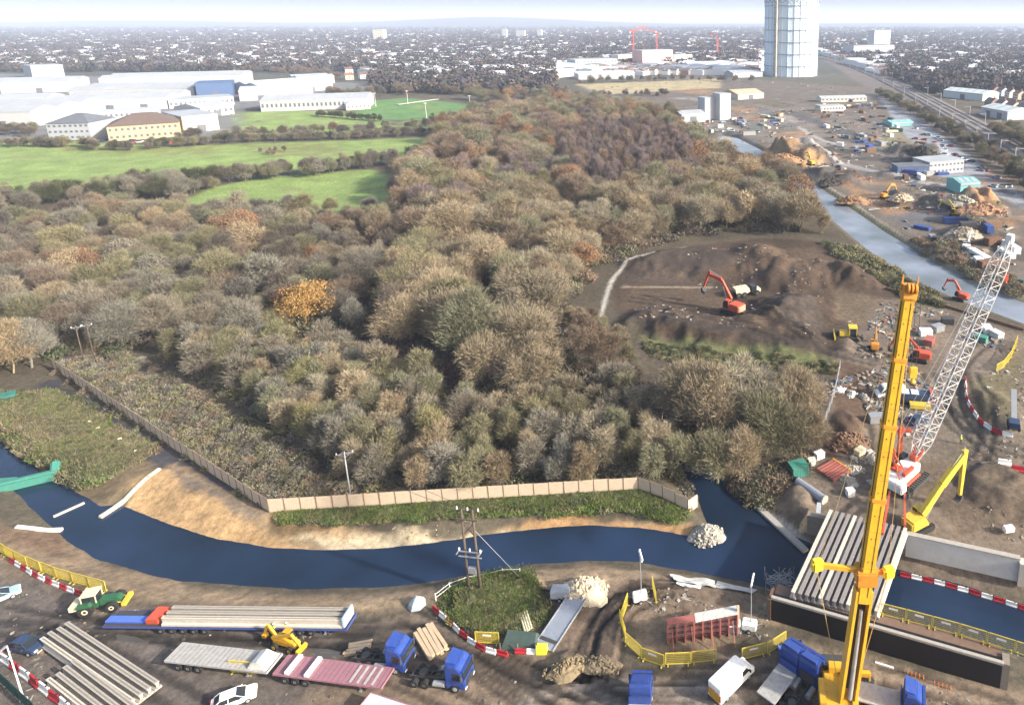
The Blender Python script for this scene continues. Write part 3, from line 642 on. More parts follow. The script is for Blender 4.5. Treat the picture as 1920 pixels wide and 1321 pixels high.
# hedges and field edges
def hedge(pts, w, gap, cols, hr, kinds=(('scrub', 3), ('big', 1)), zone_='hedge'):
    c = smooth_line(pts, 4); 
    for a, b in zip(c[:-1], c[1:]):
        p = P(*a); q = P(*b); n = max(1, int((q-p).length/gap))
        for i in range(n):
            t = (i+trg.random())/n; x = p.x+(q.x-p.x)*t+trg.uniform(-w, w); y = p.y+(q.y-p.y)*t+trg.uniform(-w, w)
            k = trg.choices([u for u, _ in kinds], [v for _, v in kinds])[0]
            TREES.append((x, y, k, trg.randrange(len(PROTO[k])), trg.uniform(*hr), trg.choices([u for u, _ in cols], [v for _, v in cols])[0], zone_))
DK = [('dark', 3), ('olive', 3), ('grey', 3), ('darkgreen', 1)]
hedge([(-160, 425), (0, 392), (100, 376), (220, 362), (300, 354)], 6, 1.9, DK, (7, 10))
hedge([(-160, 440), (0, 408), (100, 390), (220, 376), (320, 372)], 10, 2.6, DK, (8, 11))
hedge([(200, 372), (330, 352), (420, 341), (560, 330), (680, 314), (760, 305), (830, 298)], 5, 1.9, DK, (7, 10))
hedge([(200, 382), (330, 364), (400, 352)], 7, 2.4, DK, (6, 9))
hedge([(760, 345), (850, 350), (880, 372), (800, 395), (750, 392)], 10, 5, [('purple', 3), ('dark', 3)], (4, 6), (('scrub', 1),))
hedge([(-60, 278), (60, 274), (150, 277), (210, 282), (340, 275), (450, 266), (600, 262), (740, 256), (830, 250)], 4, 2.2, DK, (5, 7))
hedge([(330, 268), (430, 258), (560, 254), (700, 248), (800, 238), (870, 222)], 5, 4.5, DK+[('brown', 3)], (6, 9))
hedge([(590, 217), (640, 222), (720, 228)], 2, 3.0, [('darkgreen', 1)], (5, 6), (('scrub', 1),))
hedge([(485, 285), (560, 287)], 8, 3.0, [('purple', 2), ('brown', 2)], (3, 4), (('scrub', 1),))
hedge([(600, 190), (700, 178), (850, 178), (980, 178), (1060, 185)], 25, 6, [('dark', 3), ('brown', 3), ('olive', 2), ('purple', 2)], (9, 13), (('big', 1),))
hedge([(850, 190), (1000, 186), (1060, 195), (1150, 205), (1260, 232)], 18, 6, [('brown', 3), ('rust', 2), ('olive', 3)], (10, 13), (('big', 3), ('leaf', 1)))
hedge([(1650, 176), (1720, 214), (1800, 260), (1920, 338), (2020, 402)], 6, 3.0, [('olive', 3), ('dark', 2), ('darkgreen', 1), ('brown', 2)], (5, 9))
hedge([(1080, 158), (1180, 154), (1300, 151), (1420, 154)], 14, 7, [('dark', 3), ('brown', 2), ('olive', 2)], (6, 10), (('big', 1), ('scrub', 1)))
hedge([(1110, 184), (1180, 180), (1260, 180)], 12, 5, [('dark', 3), ('purple', 2)], (5, 8), (('scrub', 2), ('big', 1)))
hedge([(-200, 140), (60, 134), (250, 132), (480, 134), (650, 146)], 26, 9, [('dark', 3), ('brown', 2), ('purple', 2)], (8, 12), (('big', 1),))
hedge([(1860, 250), (1930, 275), (1990, 300)], 10, 4.0, [('olive', 3), ('tan', 2)], (9, 12), (('big', 1),))
hedge([(-40, 262), (20, 250), (60, 255)], 6, 4.0, [('dark', 2), ('olive', 2)], (7, 9))

depth = lambda x, y: y*CP+CAMH*SP
def on_frame(x, y, h):
    d = depth(x, y); u = CX+FPX*x/d; v = CY-FPX*((y*SP)-(CAMH-h*.6)*CP)/d
    return -40 < u < 1960 and -40 < v < 1340
def tcol(c, k):
    r = random.Random(k); b = PAL[c]; s = r.uniform(.82, 1.2); h = r.uniform(-.06, .06)
    return (min(.6, b[0]*s*(1+h)), b[1]*s, b[2]*s*(1-h))
# open sight lines the photograph shows: the pale haul road, the canal, the grass strip, the golden tree
SIGHT = [P(a, b, .3) for a, b in ((1128, 590), (1135, 565), (1142, 545), (1150, 525), (1165, 508), (1185, 492), (1210, 478), (1240, 469), (1270, 464), (1180, 538), (1600, 445), (1640, 470), (1700, 505), (1750, 525), (1240, 650), (1300, 656), (1460, 672), (1520, 678), (1320, 905), (1345, 920))]+[P(575, 612)+Vector((dx_, 0, z)) for z in (4, 7, 10) for dx_ in (-4, 0, 4)]
_c = Vector((0, 0, CAMH)); _keep = []
for i, tr_ in enumerate(TREES):
    x, y, k, v, h, c, z_ = tr_; r_ = {'big': .48, 'leaf': .48, 'scrub': .4, 'slim': .17}[k]*h; q = Vector((x, y, h*.55)); bad = False
    if not (c == 'gold' and h > 12):
        for S in SIGHT:
            d = S-_c; t_ = max(0, min(1, (q-_c).dot(d)/d.length_squared))
            if t_ < .9995 and (_c+d*t_-q).length < r_*.9: bad = True; break
    if not bad: _keep.append(tr_)
TREES = _keep
order = sorted(range(len(TREES)), key=lambda i: -(TREES[i][4]/depth(TREES[i][0], TREES[i][1]) if on_frame(*TREES[i][:2], TREES[i][4]) else -1))
N_IND = 290
IND = set(order[:N_IND])
ZPH = {'centre': 'in the tall middle of the wood', 'right': 'beside the river mouth', 'belt': 'in the young thicket behind the fence', 'left': 'in the mixed wood on the left', 'clump': 'rising above the scrub',
       'birch': 'in the birch stand', 'far': 'at the far side of the wood', 'canal': 'on the canal bank', 'hedge': 'in the field hedge'}
KPH = {'big': 'bare spreading tree', 'scrub': 'bare many-stemmed sapling', 'slim': 'slim bare tree', 'leaf': 'leafy autumn tree'}
LAND = [('the straight timber fence', 850, 925), ('the fence corner', 505, 945), ('the far end of the fence', 150, 700), ('the fence bend', 1197, 908), ('the river mouth', 1310, 900), ('the soil clearing', 1180, 640), ('the lone power pole', 655, 925),
        ('the paired power poles', 165, 670), ('the golden tree', 575, 612), ('the green field', 640, 400), ('the gravel haul road', 1140, 540), ('the grey paved yard edge', 1545, 820), ('the purple birch stand', 1160, 330), ('the small lawn', 105, 570)]
LANDP = [(n, P(a, b)) for n, a, b in LAND]
seen_l = {}
for i in sorted(IND):
    x, y, k, v, h, c, z_ = TREES[i]; s = h/PH[k]; w = trg.uniform(.9, 1.12)
    near_ = min(LANDP, key=lambda l: (l[1].x-x)**2+(l[1].y-y)**2); dist = math.hypot(near_[1].x-x, near_[1].y-y)
    size = 'tall' if h > 13 else ('small' if h < 7.2 else '')
    rel = ('close to ' if dist < 14 else 'some way from ')+near_[0]
    lab = ' '.join(f"{size} {WORD[c]} {KPH[k]} {rel}".split())
    t = thing('tree', lab, 'tree', (x, y, gz(x, y)-.1), trg.uniform(0, 6.28), 'trees of the wood: '+lab)
    t.scale = (s*w, s*w*trg.uniform(.78, 1.25), s); t.rotation_euler = (trg.gauss(0, .06), trg.gauss(0, .06), t.rotation_euler[2]); col = tcol(c, i)
    for nm, m_ in (('trunk', PROTO[k][v][0]), ('crown', PROTO[k][v][1])):
        o = link(nm, m_, t); o['tree_color'] = col

def gn_mass(name, pts, protos, label):
    """one mass of plants nobody could count: points carrying size, turn, kind and colour"""
    coll = bpy.data.collections.new(name+'_plants')
    for i, m_ in enumerate(protos):
        o = bpy.data.objects.new(f'{name}_{i:02d}', m_); coll.objects.link(o)
    me = bpy.data.meshes.new(name); me.from_pydata([p[0] for p in pts], [], [])
    a = me.attributes.new('size', 'FLOAT_VECTOR', 'POINT'); a.data.foreach_set('vector', np.array([p[1] for p in pts], np.float32).ravel())
    a = me.attributes.new('turn', 'FLOAT_VECTOR', 'POINT'); a.data.foreach_set('vector', np.array([(0, 0, p[2]) for p in pts], np.float32).ravel())
    a = me.attributes.new('kind', 'INT', 'POINT'); a.data.foreach_set('value', np.array([p[3] for p in pts], np.int32))
    a = me.attributes.new('tree_color', 'FLOAT_COLOR', 'POINT'); a.data.foreach_set('color', np.array([tuple(p[4])+(1,) for p in pts], np.float32).ravel())
    o = link(name, me); tag(o, label, kind='stuff')
    ng = bpy.data.node_groups.new(name, 'GeometryNodeTree'); ng.interface.new_socket('Geometry', in_out='INPUT', socket_type='NodeSocketGeometry'); ng.interface.new_socket('Geometry', in_out='OUTPUT', socket_type='NodeSocketGeometry')
    N = ng.nodes; L = ng.links; gi = N.new('NodeGroupInput'); go = N.new('NodeGroupOutput'); ip = N.new('GeometryNodeInstanceOnPoints'); ci = N.new('GeometryNodeCollectionInfo')
    ci.inputs['Collection'].default_value = coll; ci.inputs['Separate Children'].default_value = True; ci.inputs['Reset Children'].default_value = True
    mp = N.new('GeometryNodeMeshToPoints')
    L.new(gi.outputs[0], mp.inputs[0]); L.new(mp.outputs[0], ip.inputs['Points']); L.new(ci.outputs[0], ip.inputs['Instance']); ip.inputs['Pick Instance'].default_value = True
    for nm, ty, so_ in (('kind', 'INT', 'Instance Index'), ('size', 'FLOAT_VECTOR', 'Scale'), ('turn', 'FLOAT_VECTOR', 'Rotation')):
        na_ = N.new('GeometryNodeInputNamedAttribute'); na_.data_type = ty; na_.inputs[0].default_value = nm; L.new(na_.outputs[0], ip.inputs[so_])
    L.new(ip.outputs[0], go.inputs[0]); md = o.modifiers.new('plants', 'NODES'); md.node_group = ng; return o
kinds_l = ['big', 'leaf', 'scrub', 'slim']; flat = []; off = {}
for k in kinds_l:
    off[k] = len(flat); flat += JOIN[k]
xs = np.array([t[0] for t in TREES]); ys = np.array([t[1] for t in TREES]); zs = height(xs, ys)
pts = []
for i, t in enumerate(TREES):
    if i in IND: continue
    s = t[4]/PH[t[2]]; w = trg.uniform(.85, 1.15)
    pts.append(((t[0], t[1], zs[i]-.1), (s*w*trg.uniform(.82, 1.2), s*w*trg.uniform(.82, 1.2), s), trg.uniform(0, 6.28), off[t[2]]+t[3], tcol(t[5], i)))
gn_mass('woodland', pts, flat, 'crowded bare trees filling the wood and the field hedges')
# undergrowth
SHR = [shrub_proto(80+i, 2.0, 2.2, 420) for i in range(3)]+[shrub_proto(90+i, 1.4, 2.0, 420, True) for i in range(3)]+[tuft_proto(100+i) for i in range(3)]
up_pts = []
def under(pts_, n, cols, hr, leafy=.3, edge=1.0, clr=False):
    pg = poly(pts_); lo, hi = pg.min(0), pg.max(0); cx = RNG.uniform(lo[0], hi[0], n*3); cy = RNG.uniform(lo[1], hi[1], n*3)
    ok = (sdist(cx, cy, pg) < 0) & (sd_box(cx, cy, RIVER, 20) > edge) & (sd_box(cx, cy, CANAL, 20) > 1.5) & ((sd_box(cx, cy, CLEAR[0], 20) > 0) | clr); cx, cy = cx[ok][:n], cy[ok][:n]; z = height(cx, cy)
    for x, y, zz in zip(cx, cy, z):
        s = trg.uniform(*hr); c = trg.choice(cols); up_pts.append(((x, y, zz-.05), (s*trg.uniform(.8, 1.5), s*trg.uniform(.8, 1.5), s), trg.uniform(0, 6.28), trg.randrange(3)+(3 if trg.random() < leafy else 0), tcol(c, len(up_pts)+9000)))
under([(-100, 520), (150, 410), (500, 402), (760, 430), (740, 640), (640, 660), (300, 650), (0, 690)], 1500, ['dark', 'olive', 'brown', 'darkgreen', 'grey'], (.7, 1.6))
under([(760, 430), (1250, 380), (1500, 430), (1290, 455), (1140, 530), (1190, 650), (1160, 740), (740, 700)], 1100, ['dark', 'brown', 'olive'], (.7, 1.6))
under([(300, 660), (740, 715), (1180, 740), (1290, 905), (1000, 915), (690, 918), (480, 770)], 800, ['dark', 'olive', 'grey', 'moss'], (.5, 1.1))
under([(100, 695), (500, 942), (660, 922), (560, 850), (420, 770), (250, 665), (150, 650)], 1000, ['brown', 'dark', 'olive', 'grey', 'olive'], (.25, .75))
under([(680, 620), (900, 690), (860, 730), (740, 700)], 120, ['wine', 'purple', 'dark'], (.8, 1.3)); under([(1180, 668), (1290, 690), (1250, 740), (1160, 740)], 60, ['wine', 'purple', 'wine'], (.8, 1.3), 0)
under([(1200, 640), (1360, 662), (1570, 682), (1560, 700), (1350, 690), (1215, 668)], 200, ['moss', 'olive', 'darkgreen'], (.25, .5), .4, clr=True)
def tufts(pts_, n, cols, hr):
    global _tuft
    k0 = len(up_pts); under(pts_, n, cols, hr, edge=2.6)
    for q in range(k0, len(up_pts)):
        p = up_pts[q]; up_pts[q] = (p[0], p[1], p[2], 6+q % 3, p[4])
tufts([(-20, 745), (90, 740), (200, 805), (270, 850), (170, 900), (100, 890), (0, 825)], 1100, ['olive', 'grass', 'brown', 'darkgreen', 'moss'], (.8, 1.6))
under([(-20, 745), (90, 740), (200, 805), (270, 850), (170, 900), (100, 890), (0, 825)], 260, ['olive', 'moss', 'brown', 'darkgreen'], (.15, .4), .4)
tufts([(520, 960), (640, 957), (1000, 930), (1190, 918), (1285, 948), (1265, 958), (1160, 942), (1000, 949), (800, 964), (640, 972)], 620, ['grass', 'grass', 'darkgreen', 'moss'], (.7, 1.2))
under([(640, 957), (1000, 932), (1190, 920), (1285, 948), (1160, 940), (1000, 948), (640, 968)], 80, ['moss', 'darkgreen', 'olive'], (.12, .3), .3)
tufts([(835, 1108), (885, 1085), (980, 1083), (1018, 1135), (1008, 1165), (985, 1174), (905, 1178), (850, 1150)], 380, ['grass', 'darkgreen', 'grass', 'moss'], (.5, 1.1))
under([(835, 1108), (885, 1085), (980, 1083), (1018, 1135), (1008, 1165), (985, 1174), (905, 1178), (850, 1150)], 60, ['moss', 'darkgreen', 'olive'], (.12, .3), .3)
under([(1300, 880), (1360, 925), (1440, 930), (1520, 860), (1400, 900)], 120, ['brown', 'olive', 'dark'], (.4, .8))
under([(1545, 455), (1610, 470), (1710, 530), (1780, 575), (1700, 560), (1600, 500)], 160, ['moss', 'olive', 'darkgreen'], (.5, 1.2), .6, clr=True)
under([(1640, 440), (1760, 500), (1860, 545), (1960, 560), (1800, 460)], 160, ['olive', 'brown', 'tan'], (.4, 1.0), .4)
gn_mass('undergrowth', up_pts, SHR, 'low brambles and scrub under the trees and on the banks')
print('TREES', len(TREES), 'under', len(up_pts))
# ------------------------------------------------------------------ paint box
WHITE = mat('white_paint', (.78, .78, .76), .45, dirt=.25); YEL = mat('crane_yellow', (.66, .36, .025), .4, dirt=.2, scale=.6); YEL2 = mat('plant_yellow', (.60, .43, .05), .45, dirt=.3); YBAR = mat('barrier_yellow', (.58, .46, .06), .6, dirt=.35)
BLUE = mat('cab_blue', (.018, .055, .26), .35, dirt=.45); BLUE2 = mat('chassis_blue', (.05, .08, .30), .5, dirt=.35); DKBLUE = mat('car_blue', (.03, .05, .10), .25, dirt=.15); PALEB = mat('car_silver_blue', (.32, .45, .52), .3, dirt=.15)
RED = mat('barrier_red', (.42, .022, .03), .5, dirt=.25); REDP = mat('plant_red', (.50, .085, .04), .45, dirt=.25); REDS = mat('steel_red', (.34, .11, .085), .65, dirt=.4); PINK = mat('deck_maroon', (.30, .14, .17), .7, dirt=.4, scale=2)
BLACK = mat('rubber', (.02, .02, .02), .85); GLASS = mat('dark_glass', (.02, .025, .03), .08, spec=.6); DARKM = mat('dark_steel', (.05, .05, .05), .6, dirt=.3); GREYM = mat('galvanised', (.32, .33, .34), .5, .3, dirt=.2)
CONC = mat('concrete', (.35, .325, .285), .9, dirt=.15, scale=2.5, bump=.3); CONCL = mat('pale_concrete', (.50, .46, .39), .85, dirt=.15, scale=2.0, bump=.2); CONCD = mat('weathered_concrete', (.22, .19, .155), .9, dirt=.3, bump=.3)
BITU = mat('bitumen_coat', (.008, .008, .011), .55, var=.3); RUST = mat('rusty_steel', (.14, .075, .045), .85, var=.4, dirt=.3); TIMB = mat('sawn_timber', (.50, .38, .25), .8, var=.25, scale=3); WOODP = mat('pole_timber', (.10, .075, .06), .9)
FENCE = mat('hoarding_board', (.58, .46, .34), .8, var=.22, scale=.8, dirt=.15); FPOST = mat('hoarding_post', (.22, .15, .10), .85); GREEN = mat('tractor_green', (.025, .10, .05), .4, dirt=.25); CREAMP = mat('cream_paint', (.66, .58, .38), .5, dirt=.2)
TEAL = mat('teal_sheet', (.05, .21, .165), .6, var=.25, dirt=.2); TARPB = mat('blue_tarp', (.03, .07, .25), .5, dirt=.2); STONE = mat('crushed_stone', (.50, .42, .30), .95, var=.3, scale=4, bump=.6); STONEG = mat('grey_stone', (.36, .33, .28), .95, var=.35, scale=4, bump=.6)
ORANGE = mat('orange_paint', (.60, .25, .03), .5, dirt=.25); HIVIS = mat('hi_vis', (.62, .72, .06), .7); HIORG = mat('hi_vis_orange', (.75, .2, .04), .7); SKIN = mat('skin', (.45, .28, .2), .6); NAVY = mat('work_trousers', (.03, .04, .07), .9); SHEETW = mat('pale_geotextile', (.56, .55, .50), .9, var=.2, dirt=.25)
MAGENTA = mat('trailer_purple', (.16, .06, .2), .6, dirt=.3); LAMP = mat('lamp_lens', (.7, .7, .66), .2); RLAMP = mat('rear_lamp', (.5, .02, .02), .3); GREYT = mat('grey_deck', (.36, .35, .33), .85, var=.3, dirt=.3, scale=2)
ORD = ['first', 'second', 'third', 'fourth', 'fifth', 'sixth', 'seventh', 'eighth', 'ninth', 'tenth', 'eleventh', 'twelfth', 'thirteenth', 'fourteenth', 'fifteenth', 'sixteenth', 'seventeenth', 'eighteenth', 'nineteenth', 'twentieth', 'twenty-first', 'twenty-second', 'twenty-third', 'twenty-fourth', 'twenty-fifth', 'twenty-sixth', 'twenty-seventh', 'twenty-eighth', 'twenty-ninth', 'thirtieth']

# ------------------------------------------------------------------ timber fence round the wood
_pm = MB()
for i in range(12): _pm.box((-1.17+.195*i+.0975, .0 if i % 2 else .012, 1.2), (.183, .025, 2.36))
for z in (.45, 1.95): _pm.box((0, .045, z), (2.34, .05, .09))
PANEL_ME = _pm.mesh('panel', FENCE); _po = MB(); _po.box((0, .0, 1.22), (.13, .13, 2.56)); _po.box((0, .55, .62), (.09, 1.1, .09), rx=R(42)); POST_ME = _po.mesh('post', FPOST)
def fence(a, b, label):
    p = P(*a); q = P(*b); L_ = math.hypot(q.x-p.x, q.y-p.y); n = max(1, round(L_/2.42)); rz = math.atan2(q.y-p.y, q.x-p.x)
    f = thing('timber_fence', label, 'fence', (p.x, p.y, 0), rz)
    for i in range(n+1):
        x = L_*i/n; g = gz(p.x+math.cos(rz)*x, p.y+math.sin(rz)*x); link('post', POST_ME, f, (x, .01, g-.05))
        if i < n:
            g2 = gz(p.x+math.cos(rz)*(x+L_/n), p.y+math.sin(rz)*(x+L_/n))
            o = link('panel', PANEL_ME, f, (x+L_/n/2, trg.uniform(-.02, .02), (g+g2)/2+trg.uniform(-.03, .03)), scale=((L_/n-.16)/2.34, 1, 1)); o.rotation_euler = (trg.uniform(-.015, .015), 0, 0)
fence((100, 690), (505, 960), 'long grey-brown timber fence running away beside the wet track'); fence((505, 960), (1197, 918), 'straight cream timber fence above the grassy river verge')
fence((1197, 918), (1290, 951), 'short shaded timber fence run behind the bend in the verge'); fence((1290, 951), (1308, 938), 'short bright fence return at the river mouth end')

# ------------------------------------------------------------------ power poles and lines
def pole(px, py, h, arm, label, rz=0.0, pm=None):
    t = thing('power_pole', label, 'power pole'); place(t, px, py, rz=rz)
    m = MB(); m.tube((0, 0, -.5), (0, 0, h), .15, .1, 8); m.build('post', pm or WOODP, t, smooth=True)
    m = MB(); m.bar((-arm, .16, h-.35), (arm, .16, h-.35), .12, .14); m.bar((-arm*.6, .16, h-.4), (0, .1, h-1.1), .05); m.bar((arm*.6, .16, h-.4), (0, .1, h-1.1), .05); m.build('crossarm', GREYM, t)
    for x in (-arm*.9, 0, arm*.9):
        m = MB(); m.lathe((x, .16, h-.28), [(.03, 0), (.09, .08), (.05, .14), (.09, .2), (.03, .32)], 6); m.build('insulator', WHITE, t)
    return t
pp1 = pole(657, 928, 8.0, 1.3, 'lone power pole standing at the straight timber fence', R(20), GREYM); pp2 = pole(158, 680, 9, .9, 'left one of the paired poles by the far fence end', R(30)); pp3 = pole(178, 676, 9, .9, 'right one of the paired poles by the far fence end', R(30))
hp = thing('power_pole', 'twin-legged wooden power pole beside the grass patch on the near bank', 'power pole'); place(hp, 890, 1104, rz=R(-8))
for x in (-.85, .85):
    m = MB(); m.tube((x, 0, -.5), (x*.9, 0, 12.6), .2, .15, 8); m.build('post', WOODP, hp, smooth=True)
m = MB(); m.bar((-1.7, .2, 12.2), (1.7, .2, 12.2), .16, .18); m.bar((-1.5, -.2, 11.2), (1.5, -.2, 11.2), .14, .16); m.bar((-.8, 0, 8.6), (.8, 0, 10.6), .09); m.bar((.8, 0, 8.6), (-.8, 0, 10.6), .09); m.build('crossarm', WOODP, hp)
m = MB(); m.bar((-1.7, -.25, 6.2), (1.6, -.25, 6.2), .12, .14); m.bar((-1.7, -.25, 5.4), (1.6, -.25, 5.4), .12, .14); m.bar((-1.6, .25, 6.2), (-1.6, -.9, 6.2), .1); m.bar((1.5, .25, 6.2), (1.5, -.9, 6.2), .1); m.build('switch_frame', GREYM, hp)
for x in (-1.5, 0, 1.5):
    m = MB(); m.lathe((x, -.25, 6.28), [(.05, 0), (.13, .12), (.07, .22), (.13, .34), (.04, .5)], 6); m.build('insulator', WHITE, hp)
    m = MB(); m.lathe((x, .2, 12.3), [(.05, 0), (.12, .12), (.07, .22), (.12, .34), (.04, .5)], 6); m.build('insulator', WHITE, hp)
m = MB(); m.box((0, 0, 3.1), (1.2, .5, .9)); m.build('transformer_box', GREYM, hp, bevel=.04)
m = MB(); m.tube((.85, 0, 9.5), (5.5, 2.6, 0), .03, .03, 4); m.build('stay_wire', GREYM, hp)
def wire(a, b, sag, label, r=.028):
    a = Vector(a); b = Vector(b); m = MB(); n = 10; pr = a
    for i in range(1, n+1):
        t = i/n; q = a.lerp(b, t)-Vector((0, 0, 4*sag*t*(1-t))); m.tube(pr, q, r, r, 3, cap=False); pr = q
    o = m.build('power_line', DARKM); tag(o, label, 'power line', 'wires of the wooden poles')
def top(o, x, z): return o.matrix_basis @ Vector((x, .16, z))
bpy.context.view_layer.update()
for x, n in ((-1.2, 'left'), (1.2, 'right')):
    wire(top(hp, x*1.2, 12.6), top(pp1, x, 8.1), 1.0, f'{n} wire spanning the river from twin-legged pole to lone pole'); wire(top(pp1, x, 8.1), top(pp2 if x < 0 else pp3, 0, 9.1), 2.0, f'{n} wire over the cleared strip towards the paired poles')

# ------------------------------------------------------------------ wheels and vehicles
def wheel(parent, x, y, r, w, rim=GREYM, name='wheel'):
    s = 1 if y > 0 else -1
    m = MB(); m.lathe((x, y, r), [(r*.62, -w/2), (r*.93, -w/2), (r, -w/2+.05), (r, w/2-.05), (r*.93, w/2), (r*.62, w/2)], 14, 'Y'); o = m.build(name, BLACK, parent, smooth=False)
    m = MB(); m.lathe((x, y+s*w*.36, r), [(r*.6, -.05), (r*.6, .05*1), (r*.25, .09), (r*.2, .05)] if s > 0 else [(r*.2, -.05), (r*.25, -.09), (r*.6, -.05), (r*.6, .05)], 10, 'Y'); m.build('rim', rim, o)
    return o
def car(label, paint, px, py, to, L_=4.4, W=1.8):
    t = thing('car', label, 'car'); place(t, px, py, to=to); h = W/2
    m = MB(); m.side([(-L_/2, .35), (-L_/2-.03, .75), (-L_/2+.15, .93), (-.9, .98), (.95, .95), (L_/2-.25, .82), (L_/2, .62), (L_/2, .32)], -h, h); m.build('body', paint, t, bevel=.09)
    m = MB(); z0, z1 = .95, 1.42
    v = [(-1.85, -h+.08, z0), (1.15, -h+.08, z0), (1.15, h-.08, z0), (-1.85, h-.08, z0), (-1.25, -h+.26, z1), (.35, -h+.26, z1), (.35, h-.26, z1), (-1.25, h-.26, z1)]
    m.add(v, [(0, 1, 5, 4), (1, 2, 6, 5), (2, 3, 7, 6), (3, 0, 4, 7), (4, 5, 6, 7), (3, 2, 1, 0)]); m.build('windows', GLASS, t)
    m = MB(); m.box((-.45, 0, 1.43), (1.56, W-.5, .05)); 
    for s in (-1, 1):
        m.bar((-1.85, s*(h-.08), .96), (-1.25, s*(h-.25), 1.42), .09); m.bar((1.15, s*(h-.08), .96), (.35, s*(h-.25), 1.42), .07); m.bar((-.4, s*(h-.08), .96), (-.4, s*(h-.25), 1.42), .08)
    m.build('roof', paint, t, bevel=.01)
    for x in (-1.35, 1.35):
        for s in (-1, 1): wheel(t, x, s*(h-.1), .33, .22)
    for s in (-1, 1):
        m = MB(); m.box((L_/2-.06, s*(h-.35), .66), (.14, .38, .16)); m.build('headlight', LAMP, t); m = MB(); m.box((-L_/2+.02, s*(h-.28), .8), (.12, .3, .15)); m.build('rear_light', RLAMP, t); m = MB(); m.box((.75, s*(h+.1), 1.0), (.12, .2, .13)); m.build('mirror', paint, t)
    return t
def van(label, px, py, to):
    t = thing('van', label, 'van'); place(t, px, py, to=to); L_, W, H = 5.9, 2.05, 2.5; h = W/2
    m = MB(); m.side([(-L_/2, .4), (-L_/2, H-.12), (-L_/2+.15, H), (1.25, H), (1.65, H-.12), (2.3, 1.35), (L_/2-.08, 1.1), (L_/2, .8), (L_/2, .38)], -h, h); b = m.build('body', WHITE, t, bevel=.1)
    m = MB(); m.add([(1.72, -h+.14, H-.22), (1.72, h-.14, H-.22), (2.32, h-.1, 1.4), (2.32, -h+.1, 1.4)], [(0, 1, 2, 3)]); o = m.build('windscreen', GLASS, t); o.location = (.03, 0, .03)
    for s in (-1, 1):
        m = MB(); m.side([(.75, 1.4), (.75, 2.15), (1.45, 2.15), (2.0, 1.4)], s*(h+.012)-.008, s*(h+.012)+.008); m.build('side_window', GLASS, t)
        m = MB(); m.box((1.9, s*(h+.17), 1.5), (.12, .24, .32)); m.build('mirror', BLACK, t)
        m = MB(); m.box((L_/2-.1, s*(h-.28), .95), (.2, .4, .26)); m.build('headlight', LAMP, t)
        m = MB(); m.box((-L_/2-.01, s*(h-.1), 1.3), (.05, .14, .8)); m.build('rear_light', RLAMP, t)
        for x in (-1.75, 1.95): wheel(t, x, s*(h-.12), .35, .24)
    m = MB(); m.box((-L_/2-.012, 0, 1.15), (.02, 1.6, 1.3)); pn = m.build('chevron_panel', YEL2, t)
    m = MB()
    for k in range(-2, 3):
        for s in (-1, 1):
            m.bar((-L_/2-.03, s*.04, 1.2+k*.27+.1), (-L_/2-.03, s*.76, 1.2+k*.27-.2), .012, .12)
    m.build('chevron_stripes', ORANGE, t); m = MB()
    m.box((-L_/2-.05, 0, .42), (.15, 1.9, .2)); m.build('bumper', DARKM, t)
    return t
